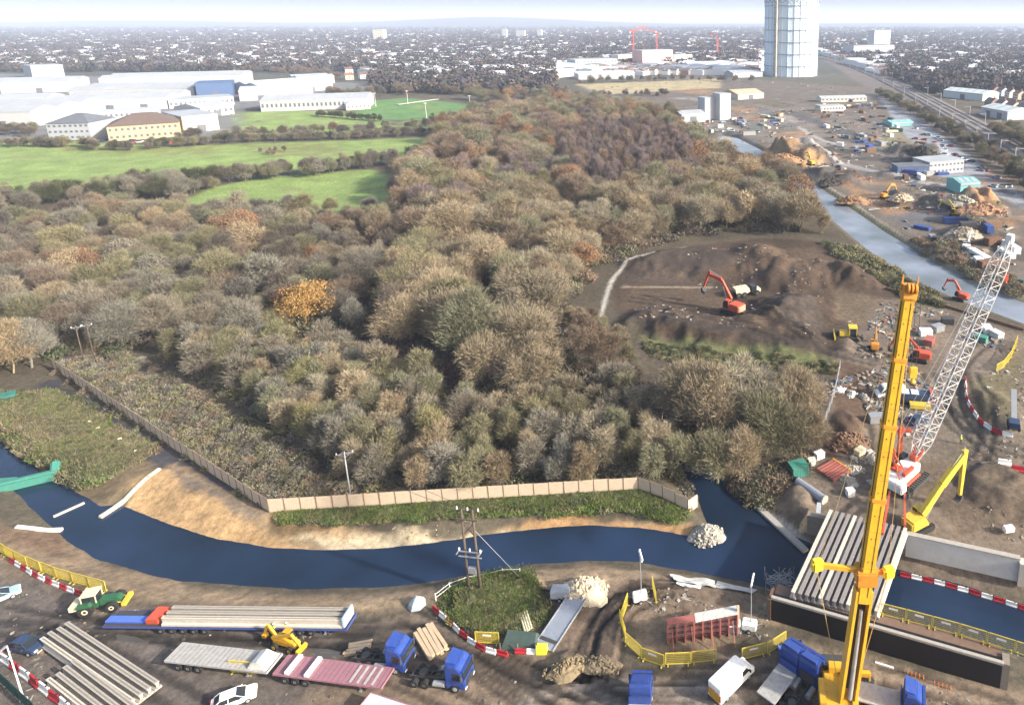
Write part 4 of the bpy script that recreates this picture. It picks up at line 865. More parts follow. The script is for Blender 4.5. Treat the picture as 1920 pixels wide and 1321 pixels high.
def truck_cab(label, px, py, to, name='tractor_unit', axles=(-2.6, -3.9), paint=None, cat='truck', flat=0):
    paint = paint or BLUE; t = thing(name, label, cat); place(t, px, py, to=to); h = 1.22
    m = MB(); m.side([(.1, .55), (.1, 3.35), (.35, 3.75), (1.5, 3.55), (2.1, 2.95), (2.38, 1.75), (2.45, .5), (1.9, .42), (1.6, .95), (.75, .95), (.45, .5)], -h, h); m.build('cab', paint, t, bevel=.09)
    m = MB(); m.add([(2.16, -h+.12, 2.86), (2.16, h-.12, 2.86), (2.40, h-.08, 1.85), (2.40, -h+.08, 1.85)], [(0, 1, 2, 3)]); o = m.build('windscreen', GLASS, t); o.location = (.035, 0, .02)
    m = MB(); m.bar((2.28, -h+.05, 3.02), (2.28, h-.05, 3.02), .32, .05); m.build('sun_visor', paint, t)
    m = MB()
    for k in range(4): m.box((2.47, 0, .75+.22*k), (.05, 1.7, .1))
    m.build('grille', DARKM, t)
    m = MB(); m.add([(.2, -h+.2, 3.74), (.2, h-.2, 3.74), (1.35, h-.35, 3.74), (1.35, -h+.35, 3.74), (.2, -h+.25, 4.15), (.2, h-.25, 4.15)], [(0, 1, 2, 3), (4, 3, 2, 5), (0, 4, 5, 1), (0, 3, 4), (1, 5, 2)]); m.build('wind_deflector', paint, t)
    for s in (-1, 1):
        m = MB(); m.side([(1.0, 1.85), (1.0, 2.75), (1.75, 2.75), (2.1, 1.85)], s*(h+.012)-.01, s*(h+.012)+.01); m.build('side_window', GLASS, t)
        m = MB(); m.box((2.2, s*(h+.22), 2.3), (.12, .26, .8)); m.build('mirror', DARKM, t); m = MB(); m.box((2.46, s*.95, .62), (.06, .4, .2)); m.build('headlight', LAMP, t)
        m = MB(); m.tube((-.1, s*.95, .8), (-1.5, s*.95, .8), .33, .33, 12); m.build('fuel_tank', GREYM, t)
        wheel(t, 1.18, s*(h-.17), .5, .34)
        for x in axles: wheel(t, x, s*(h-.32), .5, .58)
    m = MB(); x1 = min(axles)-.9
    for s in (-1, 1): m.box(((x1+.9)/2, s*.42, .88), (abs(x1)+.9, .1, .26))
    for k in range(5): m.box((x1+.3+k*(abs(x1)-.4)/4, 0, .88), (.12, .8, .2))
    m.build('chassis', DARKM, t)
    if flat:
        m = MB(); m.box((x1/2-.15, 0, 1.28), (abs(x1)+.2, 2.44, .16)); m.build('load_bed', GREYT, t); m = MB(); m.box((-.15, 0, 1.8), (.12, 2.4, 1.0)); m.build('headboard', paint, t)
    else:
        m = MB(); m.lathe((sum(axles)/len(axles), 0, 1.1), [(.5, 0), (.5, .12), (.2, .14)], 12); m.build('fifth_wheel', DARKM, t)
    m = MB(); m.box((.02, 0, 1.6), (.12, 1.9, 1.3)); m.build('air_stack', DARKM, t)
    return t
def trailer(label, px, py, to, L_, paint, deck, axles=(1.2, 2.5, 3.8), neck=True, rails=DARKM, W=2.5, hz_=1.35, wr=.5):
    """flat semi-trailer; x=0 at the tail, +x towards the coupling"""
    t = thing('flatbed_trailer', label, 'trailer'); place(t, px, py, to=to); h = W/2
    m = MB(); m.box((L_/2, 0, hz_), (L_, W, .12)); d = m.build('deck', deck, t)
    m = MB(); n = int(L_/.6)
    for k in range(1, n): m.box((k*L_/n, 0, hz_+.063), (.035, W-.1, .012))
    m.build('deck_joint', DARKM, d)
    m = MB()
    for s in (-1, 1): m.box((L_/2, s*(h+.02), hz_-.04), (L_+.04, .06, .22))
    m.box((-.03, 0, hz_-.05), (.08, W, .25)); m.box((L_+.03, 0, hz_-.02), (.08, W, .28)); m.build('side_rail', paint, t)
    m = MB()
    for s in (-1, 1): m.box((L_*.48, s*.5, hz_-.32), (L_*.92, .14, .4))
    m.build('chassis', rails, t)
    for x in axles:
        for s in (-1, 1): wheel(t, x, s*(h-.3), wr, .55)
    for s in (-1, 1):
        m = MB(); m.bar((L_-3, s*.8, hz_-.3), (L_-3, s*.8, .08), .14); m.box((L_-3, s*.8, .05), (.35, .35, .08)); m.build('landing_leg', GREYM, t)
        m = MB(); m.box((-.08, s*.9, .95), (.06, .5, .16)); m.build('rear_light', RLAMP, t)
    return t
def excavator(label, px, py, rz, paint, house_rot=0.0, boom=((.4, 2.1), (2.6, 4.8), (5.4, 4.2)), stick=(6.9, 1.6), cab=None, s=1.0, z=None, cat='excavator', name='excavator', bw=1.0):
    t = thing(name, label, cat); place(t, px, py, rz=rz, z=z); t.scale = (s, s, s)
    for y in (-1.15, 1.15):
        m = MB(); m.side([(-2.0, .35), (-1.75, .85), (1.75, .85), (2.0, .35), (1.7, 0), (-1.7, 0)], y-.3, y+.3); tr = m.build('track', BLACK, t, bevel=.05)
        for k in range(9):
            m = MB(); m.box((-1.7+k*.425, y, .87), (.12, .64, .06)); m.build('track_shoe', DARKM, tr)
    m = MB(); m.lathe((0, 0, .75), [(.8, 0), (.8, .35)], 14); m.box((0, 0, .55), (2.0, 1.8, .35)); m.build('undercarriage', DARKM, t)
    hs = link('upper_house', None, t, (0, 0, 1.1), house_rot)
    m = MB(); m.prism([(-2.4, -1.2), (-2.6, -.6), (-2.6, .6), (-2.4, 1.2), (1.2, 1.25), (1.3, -.1), (.8, -1.25)], 0, .35); m.box((-1.2, 0, .85), (2.4, 2.35, 1.1)); m.build('engine_cover', paint, hs, bevel=.1)
    m = MB(); m.prism([(-2.72, -.95), (-2.72, .95), (-2.35, 1.18), (-2.35, -1.18)], .1, 1.25); m.build('counterweight', cab or paint, hs, bevel=.08)
    m = MB(); m.side([(-.1, .3), (-.1, 1.9), (.9, 1.9), (1.35, 1.2), (1.35, .3)], .25, 1.2); m.build('cab', GLASS, hs, bevel=.04); m = MB(); m.box((.4, .725, 1.93), (1.15, 1.0, .08)); 
    for a in ((-.1, 1.9), (-.1, .25)): m.bar((a[0], a[1]*.6+.1, .3), (a[0], a[1]*.6+.1, 1.9), .08)
    m.build('cab_roof', paint, hs)
    m = MB(); pr = None
    for a, b in zip(boom[:-1], boom[1:]): m.taper((a[0], -.25, a[1]), (b[0], -.25, b[1]), .45*bw, .75*bw, .42*bw, .6*bw)
    m.build('boom', paint, hs, bevel=.03)
    e = boom[-1]; dx, dz = stick[0]-e[0], stick[1]-e[1]; l = math.hypot(dx, dz)
    m = MB(); m.taper((e[0]-dx/l*.7, -.25, e[1]-dz/l*.7), (stick[0], -.25, stick[1]), .36*bw, .55*bw, .3*bw, .32*bw); m.build('stick', paint, hs, bevel=.03)
    m = MB(); bx, bz = stick; m.side([(bx-.1, bz+.15), (bx+.35, bz-.1), (bx+.25, bz-.9), (bx-.45, bz-1.15), (bx-.95, bz-.75), (bx-.5, bz-.65), (bx-.2, bz-.4)], -.75, .25); m.build('bucket', DARKM, hs)
    m = MB(); k = boom[1]; m.tube((.9, -.55, .6), (k[0]*.75, -.55, k[1]*.78), .1, .1, 6); m.tube((.9, .05, .6), (k[0]*.75, .05, k[1]*.78), .1, .1, 6); m.tube((k[0], -.25, k[1]+.5), (e[0]-dx/l*.5, -.25, e[1]-dz/l*.5+.35), .09, .09, 6); m.build('hydraulic_ram', GREYM, hs)
    return t
# ------------------------------------------------------------------ loads and site clutter
def beam_thing(label, p, q, w=.75, h=1.0, mtl=None, cat='bridge beam', group=None, name='concrete_beam', strip=True):
    """precast beam with bottom flange, web and narrow top flange between two points at its underside"""
    p = Vector(p); q = Vector(q); L_ = (q-p).length; t = thing(name, label, cat, p, math.atan2(q.y-p.y, q.x-p.x), group); t.rotation_euler[1] = -math.asin((q.z-p.z)/L_)
    pf = [(-w/2, 0), (w/2, 0), (w/2, .22*h), (.13*w+.05, .34*h), (.13*w+.05, .82*h), (w*.3, .88*h), (w*.3, h), (-w*.3, h), (-w*.3, .88*h), (-.13*w-.05, .82*h), (-.13*w-.05, .34*h), (-w/2, .22*h)]
    m = MB(); n = len(pf); vs = [(0, a, b) for a, b in pf]+[(L_, a, b) for a, b in pf]; m.add(vs, [tuple(range(n)), tuple(range(2*n-1, n-1, -1))]+[(k, n+k, n+(k+1) % n, (k+1) % n) for k in range(n)]); m.build('beam_body', mtl or CONC, t)
    m = MB()
    for x in (.03, L_-.03):
        for k in range(3): m.bar((x-.25, (k-1)*.12, h*.3+k*.1), (x+.25, (k-1)*.12, h*.3+k*.1), .03)
    m.build('rebar_end', RUST, t)
    if strip: m = MB(); m.box((L_/2, 0, h+.012), (L_-.6, w*.16, .03)); m.build('link_strip', CONCD, t)
    return t
_bm = MB()
for x in (-1.1, 1.1): _bm.bar((x, 0, .08), (x, 0, 1.12), .07)
_bm.bar((-1.1, 0, 1.1), (1.1, 0, 1.1), .07); _bm.bar((-1.1, 0, .12), (1.1, 0, .12), .07)
BAR_FRAME = _bm.mesh('frame', YBAR); _bm = MB()
for k in range(1, 22): _bm.bar((-1.1+k*2.2/22, 0, .12), (-1.1+k*2.2/22, 0, 1.1), .024)
for k in range(1, 6): _bm.bar((-1.1, .01, .12+k*.165), (1.1, .01, .12+k*.165), .014)
BAR_MESH = _bm.mesh('mesh_infill', YBAR); _bm = MB(); _bm.box((0, -.03, .82), (.8, .02, .16)); BAR_PLATE = _bm.mesh('name_plate', WHITE); _bm = MB(); _bm.box((0, 0, .04), (.1, .6, .06)); BAR_FOOT = _bm.mesh('foot', YBAR)
def ybarrier(x, y, rz, label, group, z=None, plate=False):
    t = thing('mesh_barrier', label, 'barrier', (x, y, gz(x, y) if z is None else z), rz, group)
    t.scale = (1.35, 1, 1.62); link('frame', BAR_FRAME, t); link('mesh_infill', BAR_MESH, t); link('foot', BAR_FOOT, t, (-.9, 0, 0)); link('foot', BAR_FOOT, t, (.9, 0, 0))
    if plate: link('name_plate', BAR_PLATE, t)
    return t
def along(pts, step, z=0.0):
    c = [Vector(p) for p in smooth_line([tuple(P(a, b, z)) for a, b in pts], 6)]; out = []; acc = step/2
    for a, b in zip(c[:-1], c[1:]):
        l = (b-a).length
        while acc <= l: out.append((a.lerp(b, acc/l), math.atan2(b.y-a.y, b.x-a.x))); acc += step
        acc -= l
    return out
def yrow(pts, where, group, z=None, plate=0):
    for i, (p, rz) in enumerate(along(pts, 3.12, z or 0)): ybarrier(p.x, p.y, rz+trg.uniform(-.05, .05), f'{ORD[i]} yellow mesh barrier from the {where}', group, z, i % 3 < plate)
_bl = MB(); _bl.add([(x, y, z) for z, w in ((0, .26), (.25, .26), (.38, .12), (.86, .09), (.9, .07)) for x, y in ((-.88, -w), (.88, -w), (.88, w), (-.88, w))], [(3, 2, 1, 0), (16, 17, 18, 19)]+[(4*i+k, 4*i+(k+1) % 4, 4*i+4+(k+1) % 4, 4*i+4+k) for i in range(4) for k in range(4)])
_cap = MB(); _cap.lathe((.5, 0, .9), [(.09, 0), (.09, .05)], 8); _lug = MB(); _lug.box((.93, 0, .3), (.12, .12, .2)); _lug.box((-.93, 0, .55), (.12, .12, .2))
BLK = {True: (_bl.mesh('block', RED), _cap.mesh('filler_cap', BLACK), _lug.mesh('lug', RED)), False: (_bl.mesh('block', WHITE), _cap.mesh('filler_cap', BLACK), _lug.mesh('lug', WHITE))}
def rwrow(pts, where, group, s=1.0, z=None, start=0):
    for i, (p, rz) in enumerate(along(pts, 1.95*s, z or 0)):
        r = (i+start) % 2 == 0; t = thing('barrier_block', f"{ORD[i]} block ({'red' if r else 'white'} plastic) from the {where}", 'barrier', (p.x, p.y, gz(p.x, p.y) if z is None else z), rz+trg.uniform(-.06, .06), group); t.scale = (s, s, s)
        link('block', BLK[r][0], t); link('filler_cap', BLK[r][1], t); link('lug', BLK[r][2], t)
def heap(name, label, cat, px, py, rx, ry, h, m_, rz=0.0, seed=1, stones=60, z=None, ss=.25):
    t = thing(name, label, cat); place(t, px, py, rz=rz, z=z); rg = random.Random(seed); m = MB(); n, k = 26, 9; vs = []
    for j in range(k+1):
        r = j/k
        for i in range(n):
            a = 6.283*i/n; f = 1+.18*math.sin(2*a+seed)+.1*math.sin(5*a+seed*2); x, y = math.cos(a)*r*rx*f, math.sin(a)*r*ry*f
            vs.append((x*(1+rg.uniform(-.05, .05)), y*(1+rg.uniform(-.05, .05)), h*(1-r**1.25)*(.72+.5*rg.random())-.12*(j == k)))
    m.add(vs, [(j*n+i, j*n+(i+1) % n, (j+1)*n+(i+1) % n, (j+1)*n+i) for j in range(k) for i in range(n)]); m.build('heap_body', m_, t)
    m = MB()
    for i in range(stones):
        a = rg.random()*6.283; r = rg.random()**.6*1.08; s = ss*rg.uniform(.5, 1.5); x, y = math.cos(a)*r*rx, math.sin(a)*r*ry; z_ = max(0, h*(1-min(r, 1)**1.25)); m.box((x, y, z_+s*.1), (s*rg.uniform(.7, 1.4), s, s*.8), rg.random()*3, rg.random(), rg.random())
    if stones: o = m.build('loose_stones', m_, t); o['kind'] = 'stuff'
    return t
def person(label, px, py, rz, top_m, z=None, s=1.0, arm=0.3):
    t = thing('person', label, 'person'); place(t, px, py, rz=rz, z=z); t.scale = (s, s, s)
    J = {'pel': (0, 0, .96, .15), 'wst': (0, 0, 1.12, .135), 'chs': (0, 0, 1.38, .165), 'nck': (0, 0, 1.52, .06), 'hd': (.02, 0, 1.64, .1), 'hd2': (.02, 0, 1.74, .075)}
    E = [('pel', 'wst'), ('wst', 'chs'), ('chs', 'nck'), ('nck', 'hd'), ('hd', 'hd2')]
    for n, s_ in (('l', 1), ('r', -1)):
        J.update({'hip'+n: (0, .1*s_, .88, .105), 'kn'+n: (.04*s_, .11*s_, .5, .075), 'an'+n: (0, .12*s_, .1, .05), 'to'+n: (.16, .13*s_, .04, .045), 'sh'+n: (0, .2*s_, 1.43, .075), 'el'+n: (.06, .27*s_, 1.16, .055), 'wr'+n: (arm, .24*s_, 1.0, .04), 'ha'+n: (arm+.08, .22*s_, .97, .042)})
        E += [('pel', 'hip'+n), ('hip'+n, 'kn'+n), ('kn'+n, 'an'+n), ('an'+n, 'to'+n), ('chs', 'sh'+n), ('sh'+n, 'el'+n), ('el'+n, 'wr'+n), ('wr'+n, 'ha'+n)]
    ks = list(J); me = bpy.data.meshes.new('body'); me.from_pydata([J[k][:3] for k in ks], [(ks.index(a), ks.index(b)) for a, b in E], []); me.materials.append(NAVY)
    o = link('body', me, t); o.modifiers.new('skin', 'SKIN')
    ly = me.skin_vertices[0].data if len(me.skin_vertices) else None
    if ly is None:
        bm = bmesh.new(); bm.from_mesh(me); bm.verts.layers.skin.verify(); bm.to_mesh(me); bm.free(); ly = me.skin_vertices[0].data
    for i, k in enumerate(ks): ly[i].radius = (J[k][3],)*2; ly[i].use_root = (i == 0)
    o.modifiers.new('smooth', 'SUBSURF').levels = 1; o.modifiers['smooth'].render_levels = 1
    m = MB(); m.lathe((0, 0, .98), [(.2, 0), (.195, .16), (.225, .38), (.21, .47), (.1, .53)], 10); m.build('jacket', top_m, t, smooth=True)
    m = MB(); m.lathe((.02, 0, 1.72), [(.15, -.005), (.125, .01), (.12, .06), (.08, .12), (.01, .14)], 10); m.build('helmet', WHITE, t, smooth=True)
    m = MB(); m.box((.115, 0, 1.66), (.05, .12, .12)); m.build('face', SKIN, t, bevel=.02)
    return t
# ------------------------------------------------------------------ the foreground yard
yrow([(-60, 1010), (0, 1036), (40, 1058), (100, 1082), (160, 1100), (212, 1114)], 'frame edge along the near bank', 'yellow barriers along the near bank')
rwrow([(20, 1052), (70, 1082), (120, 1104), (165, 1120)], 'left in the row below the yellow bank barriers', 'barrier blocks by the bank', .8)
car('pale blue car cut by the left edge of the photo', PALEB, -2, 1126, (40, 1108)); car('dark blue car parked beside the stacked concrete beams', DKBLUE, 52, 1216, (85, 1222)); car('white car at the bottom beside the beam stacks', WHITE, 440, 1316, (480, 1300))
# green tractor with cream wheels
t = thing('tractor', 'green tractor with cream wheel rims beside the yellow barriers', 'tractor'); place(t, 190, 1140, to=(240, 1130))
m = MB(); m.side([(.2, .8), (.2, 1.75), (2.2, 1.6), (2.5, 1.3), (2.5, .8)], -.5, .5); m.build('bonnet', GREEN, t, bevel=.07); m = MB(); m.box((-.7, 0, 1.2), (1.7, 1.3, .9)); m.build('body', GREEN, t, bevel=.06)
m = MB(); m.box((-.7, 0, 2.15), (1.5, 1.45, 1.1)); m.build('cab', GLASS, t); m = MB(); m.box((-.7, 0, 2.78), (1.75, 1.65, .14)); [m.bar((x, y, 1.6), (x, y, 2.75), .09) for x in (-1.48, .08) for y in (-.74, .74)]; m.build('cab_roof', CREAMP, t)
for x, r in ((1.75, .72), (-1.1, .85)):
    for s in (-1, 1): wheel(t, x, s*1.0, r, .5, CREAMP)
for s in (-1, 1): m = MB(); m.side([(-2.0, 1.5), (-1.7, 1.9), (-.6, 1.9), (-.3, 1.5)], s*1.0-.28, s*1.0+.28); m.build('mudguard', GREEN, t)
m = MB(); m.box((3.0, 0, .75), (.5, 2.0, .5)); m.bar((1.6, -.55, 1.1), (2.9, -.6, .75), .1); m.bar((1.6, .55, 1.1), (2.9, .6, .75), .1); m.build('front_loader', YEL2, t); m = MB(); m.box((-2.4, 0, 1.35), (1.0, 1.9, .7)); m.build('rear_hopper', CREAMP, t, bevel=.05)
# the long load: extendable trailer with concrete beams
tr = trailer('long blue extendable trailer under the white concrete beams by the river', 212, 1172, (700, 1178), 31, BLUE2, DARKM, axles=(7.2, 8.6, 10.0, 11.4, 12.8, 25.0, 26.4), rails=BLUE2, W=2.4, hz_=1.05, wr=.42)
m = MB(); m.box((3.0, -.2, 1.2), (6.4, .9, .25)); m.build('draw_beam', mat('bright_blue', (.08, .16, .62), .4, dirt=.1), tr); m = MB(); m.box((6.0, .2, 1.5), (1.6, 2.1, .7)); m.build('tool_box', REDP, tr, bevel=.04)
tz = gz(*Pxy(450, 1175)); TA = tr.matrix_basis if False else None
bpy.context.view_layer.update(); MW = tr.matrix_world
for i, y in enumerate((-.72, .08, .86)):
    p = MW @ Vector((7.4, y, 1.13)); q = MW @ Vector((30.4, y, 1.13)); beam_thing(f'{("nearest", "middle", "farthest")[i]} of the long concrete beams loaded on the blue trailer', p, q, .74, 1.05 if i else 1.1, CONCL if i == 0 else CONC, group='beams on the trailer')
tarp = MB(); tarp.box((30.6, .05, 1.9), (.35, 2.3, 1.5)); o = tarp.build('end_cover', mat('pale_blue_sheet', (.34, .42, .52), .7), tr, bevel=.08)
# beam stacks at the bottom left
for k, (a, b, n, txt) in enumerate((((104, 1196), (300, 1330), 4, 'upper'), ((128, 1268), (250, 1362), 4, 'lower'))):
    p = P(*a); q = P(*b); d = (q-p).normalized(); nv = Vector((d.y, -d.x, 0)); z0 = gz(p.x, p.y)+.35
    for i in range(n):
        o_ = nv*(.8*i-(1.2 if k == 0 else .8)); beam_thing(f'{ORD[i]} beam from the far side of the {txt} concrete beam stack', p+o_+Vector((0, 0, z0))+d*trg.uniform(-.3, .3), p+o_+d*20+Vector((0, 0, z0)), .76, 1.0, CONC if i != n-1 else CONCL, group=f'{txt} beam stack')
    for j, x in enumerate((.8, 7, 13.5, 19)):
        m = MB(); c = p+d*x+nv*(.49*(n-1)-1.1); m.box((0, 0, 0), (.35, .8*n+.3, .3)); o = m.build('timber_bearer', TIMB); o.location = (c.x, c.y, z0-.16); o.rotation_euler = (0, 0, math.atan2(d.y, d.x)); tag(o, f'{ORD[j]} timber bearer from the back under the {txt} beam stack', 'bearer', 'bearers under the beam stacks')
rwrow([(-30, 1212), (0, 1232), (40, 1262), (90, 1300), (140, 1338)], 'left in the big row below the dark blue car', 'big barrier blocks bottom left', 1.15, start=1)
t = thing('lamp_column', 'white lamp column leaning over the barrier blocks bottom left', 'lamp'); place(t, 45, 1312); m = MB(); m.tube((0, 0, 0), (-.2, .1, 7.6), .1, .06, 8); m.build('column', WHITE, t); m = MB(); m.box((-.2, -.4, 7.6), (.25, .9, .14)); m.build('lamp_head', GREYM, t); m = MB(); m.box((0, 0, .15), (.5, .5, .3)); m.build('footing', CONC, t)
t = thing('mesh_fence', 'dark green mesh fence in the bottom left corner', 'fence'); p = P(-30, 1252); q = P(70, 1345); L_ = (q-p).length; t.location = (p.x, p.y, gz(p.x, p.y)); t.rotation_euler = (0, 0, math.atan2(q.y-p.y, q.x-p.x)); GFM = mat('green_mesh', (.02, .06, .05), .7)
for k in range(int(L_/2)+1): m = MB(); m.bar((k*2, 0, -.2), (k*2, 0, 1.9), .08); m.build('post', GFM, t)
m = MB(); [m.bar((0, 0, .15+.12*k), (L_, 0, .15+.12*k), .025) for k in range(15)]; [m.bar((.15*k, .02, .1), (.15*k, .02, 1.9), .025) for k in range(int(L_/.15))]; m.build('mesh_infill', GFM, t)
# flat trailers and cabs
tr2 = trailer('grey empty flatbed trailer in the muddy yard', 330, 1238, (540, 1262), 13.2, GREYT, GREYT, axles=(1.5, 2.8, 4.1)); m = MB(); m.add([(10.6, -1.1, 1.42), (13.0, -1.1, 1.42), (13.0, 1.1, 1.42), (10.6, 1.1, 1.42), (10.9, -.9, 2.0), (11.8, -.9, 2.3), (11.7, .9, 2.3), (10.9, .9, 2.0)], [(0, 1, 5, 4), (1, 2, 6, 5), (2, 3, 7, 6), (3, 0, 4, 7), (4, 5, 6, 7)]); o = m.build('folded_sheet', SHEETW, tr2)
tr3 = trailer('maroon flatbed trailer with two white cross bars on its deck', 530, 1262, (745, 1290), 13.6, PINK, PINK, axles=(1.3, 2.6, 3.9))
bpy.context.view_layer.update()
for i, x in enumerate((1.7, 4.2)):
    m = MB(); m.box((0, 0, .2), (.55, 2.45, .4)); o = m.build('load_bearer', WHITE, bevel=.04); o.matrix_world = tr3.matrix_world @ Matrix.Translation((x, 0, 1.425)); tag(o, f'white bearer block on the maroon trailer, {("nearer the grey trailer", "nearer the blue cab")[i]}', 'bearer', 'white bearers on maroon trailer')
m = MB(); [m.box((9.6+k*.9, 0, 1.44), (.3, 2.2, .05)) for k in range(4)]; m.build('neck_slats', GREYT, tr3)
truck_cab('blue tractor unit behind the maroon trailer, farther of the pair', 735, 1246, (790, 1252)); truck_cab('blue tractor unit right of the maroon trailer, nearer of the pair', 845, 1278, (900, 1284))
# yellow telescopic loader between trailers
t = thing('telehandler', 'yellow loader with raised arm between the trailers', 'loader'); place(t, 540, 1212, to=(585, 1224)); t.scale = (.8, .8, .8)
m = MB(); m.side([(-2.2, .6), (-2.2, 1.5), (-.8, 1.6), (1.6, 1.1), (1.9, .6)], -.55, .9); m.build('body', YEL, t, bevel=.08); m = MB(); m.side([(-.9, 1.1), (-.8, 2.4), (.3, 2.4), (.7, 1.4), (.7, 1.1)], .15, 1.0); m.build('cab', GLASS, t); m = MB(); m.box((-.25, .57, 2.43), (1.25, .95, .08)); m.build('cab_roof', YEL, t)
for x in (-1.5, 1.4):
    for s in (-1, 1): wheel(t, x, s*.95, .62, .42, YEL2)
m = MB(); m.taper((-2.0, -.6, 1.9), (2.0, -.6, 3.4), .4, .5, .36, .42); m.taper((1.8, -.6, 3.32), (3.2, -.6, 1.6), .36, .42, .3, .34); m.build('lifting_arm', YEL, t, bevel=.03); m = MB(); m.box((3.3, -.6, 1.1), (.5, 1.8, .8), ry=.3); m.build('bucket', YEL, t)
m = MB(); m.taper((-2.2, .1, 1.5), (-3.4, .1, 3.2), .35, .5, .3, .4); m.taper((-3.4, .1, 3.2), (-4.3, .1, 1.4), .3, .4, .25, .3); m.box((-4.3, .1, 1.0), (.6, .7, .6)); m.build('rear_digger_arm', YEL, t)
ybarrier(*Pxy(455, 1262), R(-5), 'single yellow mesh barrier standing beside the grey trailer', None, plate=True); ybarrier(*Pxy(914, 1203), R(-3), 'single yellow mesh barrier at the grass patch corner', None, plate=True)
t = thing('plank_stack', 'stack of pale timber planks behind the blue tractor units', 'timber'); place(t, 808, 1205, to=(830, 1240))
for k in range(3):
    for j in range(5): m = MB(); m.box((trg.uniform(-.2, .2), -1.0+.5*j, .1+.2*k), (5.0+trg.uniform(-.6, .3), .42, .17), trg.uniform(-.05, .05)); m.build('plank', TIMB, t)
t = thing('plank_stack', 'small pile of pale planks left of the farther tractor unit', 'timber'); place(t, 672, 1215, to=(700, 1212))
for k in range(2):
    for j in range(4): m = MB(); m.box((trg.uniform(-.2, .2), -.8+.45*j, .1+.2*k), (2.6, .38, .17), trg.uniform(-.1, .1)); m.build('plank', TIMB, t)
t = thing('flatbed_trailer', 'pale blue-edged load bed cut by the bottom edge of the photo', 'trailer'); place(t, 690, 1336, to=(780, 1366)); m = MB(); m.box((2.5, 0, 1.2), (6, 2.4, .2)); m.build('deck', mat('pale_deck', (.5, .52, .56), .6, dirt=.2), t); m = MB(); m.box((2.5, 1.23, 1.2), (6.05, .08, .36)); m.box((-.54, 0, 1.2), (.08, 2.5, .36)); m.build('side_rail', PINK, t); [wheel(t, x, s*.95, .45, .4) for x in (.8, 2.0) for s in (-1, 1)]
for a in (('worker in hi-vis vest nearest the yellow loader', 516, 1190, .3, HIVIS), ('worker in hi-vis vest beside the white beams', 540, 1188, 2.0, HIVIS), ('worker in orange jacket below the long beams', 584, 1186, -1, HIORG), ('worker in white helmet at the end of the long beams', 618, 1188, 3.0, mat('grey_jacket', (.4, .42, .45), .8)),
          ('worker in dark blue jacket at the beam trailer', 602, 1186, .6, mat('blue_jacket', (.05, .08, .2), .8)), ('worker in hi-vis vest alone on the haul road', 1801, 832, 1.2, HIVIS), ('worker in red jacket on the far abutment', 1722, 1042, .4, REDP)): person(a[0], a[1], a[2], a[3], a[4])
# grass patch edge, signs, plates
rwrow([(812, 1140), (840, 1165), (870, 1192), (905, 1215), (945, 1226)], 'top in the row along the grass patch', 'barrier blocks round the grass patch', .8); rwrow([(965, 1222), (1020, 1224)], 'left below the dark sheeted frame', 'barrier blocks by the yellow box', .75)
m = MB(); m.box((0, 0, .5), (1.3, .9, 1.0)); o = m.build('grit_bin', mat('bin_yellow', (.78, .72, .05), .5), bevel=.06); place(o, 1016, 1222); tag(o, 'bright yellow grit bin at the end of the grass patch', 'bin')
t = thing('steel_ramp', 'long grey steel ramp plate resting beside the grass patch', 'ramp'); place(t, 1055, 1168, to=(1084, 1128)); m = MB(); m.box((0, 0, .55), (8.2, 2.6, .14), ry=R(-5)); m.build('plate', mat('blue_grey_steel', (.27, .30, .35), .55, .2, dirt=.2), t); m = MB(); [m.box((0, s*1.32, .6), (8.2, .1, .3), ry=R(-5)) for s in (-1, 1)]; m.build('side_rail', GREYM, t); m = MB(); [m.box((x, 0, .2), (.4, 2.4, .5)) for x in (-3, 0, 3)]; m.build('support', DARKM, t)
t = thing('pump_unit', 'blue-grey pump trailer at the head of the steel ramp', 'pump'); place(t, 1052, 1120); m = MB(); m.box((0, 0, 1.0), (2.6, 1.5, 1.2)); m.build('housing', mat('pump_grey', (.25, .28, .33), .6, dirt=.3), t, bevel=.1); m = MB(); m.tube((-1.3, .3, .8), (-3.2, 1.2, .2), .14, .14, 8); m.build('hose', BLACK, t); [wheel(t, 0, s*.8, .33, .22) for s in (-1, 1)]
t = thing('sheeted_frame', 'dark green sheeted frame below the grass patch', 'frame'); place(t, 978, 1205, to=(1010, 1206)); m = MB(); m.add([(-2.3, -1.2, 0), (2.3, -1.2, 0), (2.3, 1.2, 0), (-2.3, 1.2, 0), (-1.9, -.7, 1.1), (1.9, -.6, .9), (1.7, .7, 1.0), (-1.9, .8, 1.2)], [(0, 1, 5, 4), (1, 2, 6, 5), (2, 3, 7, 6), (3, 0, 4, 7), (4, 5, 6, 7)]); m.build('sheet', mat('dark_green_sheet', (.05, .075, .065), .6, var=.3), t); m = MB(); [m.bar((x, -1.3, 0), (x, -1.3, 1.3), .07) for x in (-2.2, 0, 2.2)]; m.build('frame_post', GREYM, t)
m = MB(); [m.tube((-.5+.28*i, -3+.1*i, .15), (-.9+.3*i, 3.2, .3), .13, .13, 8) for i in range(4)]; o = m.build('pipe_bundle', mat('pale_pipe', (.55, .52, .36), .6)); place(o, 985, 1150, rz=R(25)); tag(o, 'bundle of pale pipes lying on the grass patch', 'pipes')
t = thing('silt_hut', 'small blue-grey tarpaulin cover left of the grass patch', 'cover'); place(t, 782, 1133); m = MB(); m.lathe((0, 0, 0), [(1.2, 0), (1.0, .5), (.4, 1.1), (.05, 1.3)], 7); m.build('sheet', mat('pale_tarp', (.32, .38, .42), .6), t); m = MB(); m.bar((0, 0, 0), (0, 0, 1.6), .08); m.build('pole', GREYM, t)
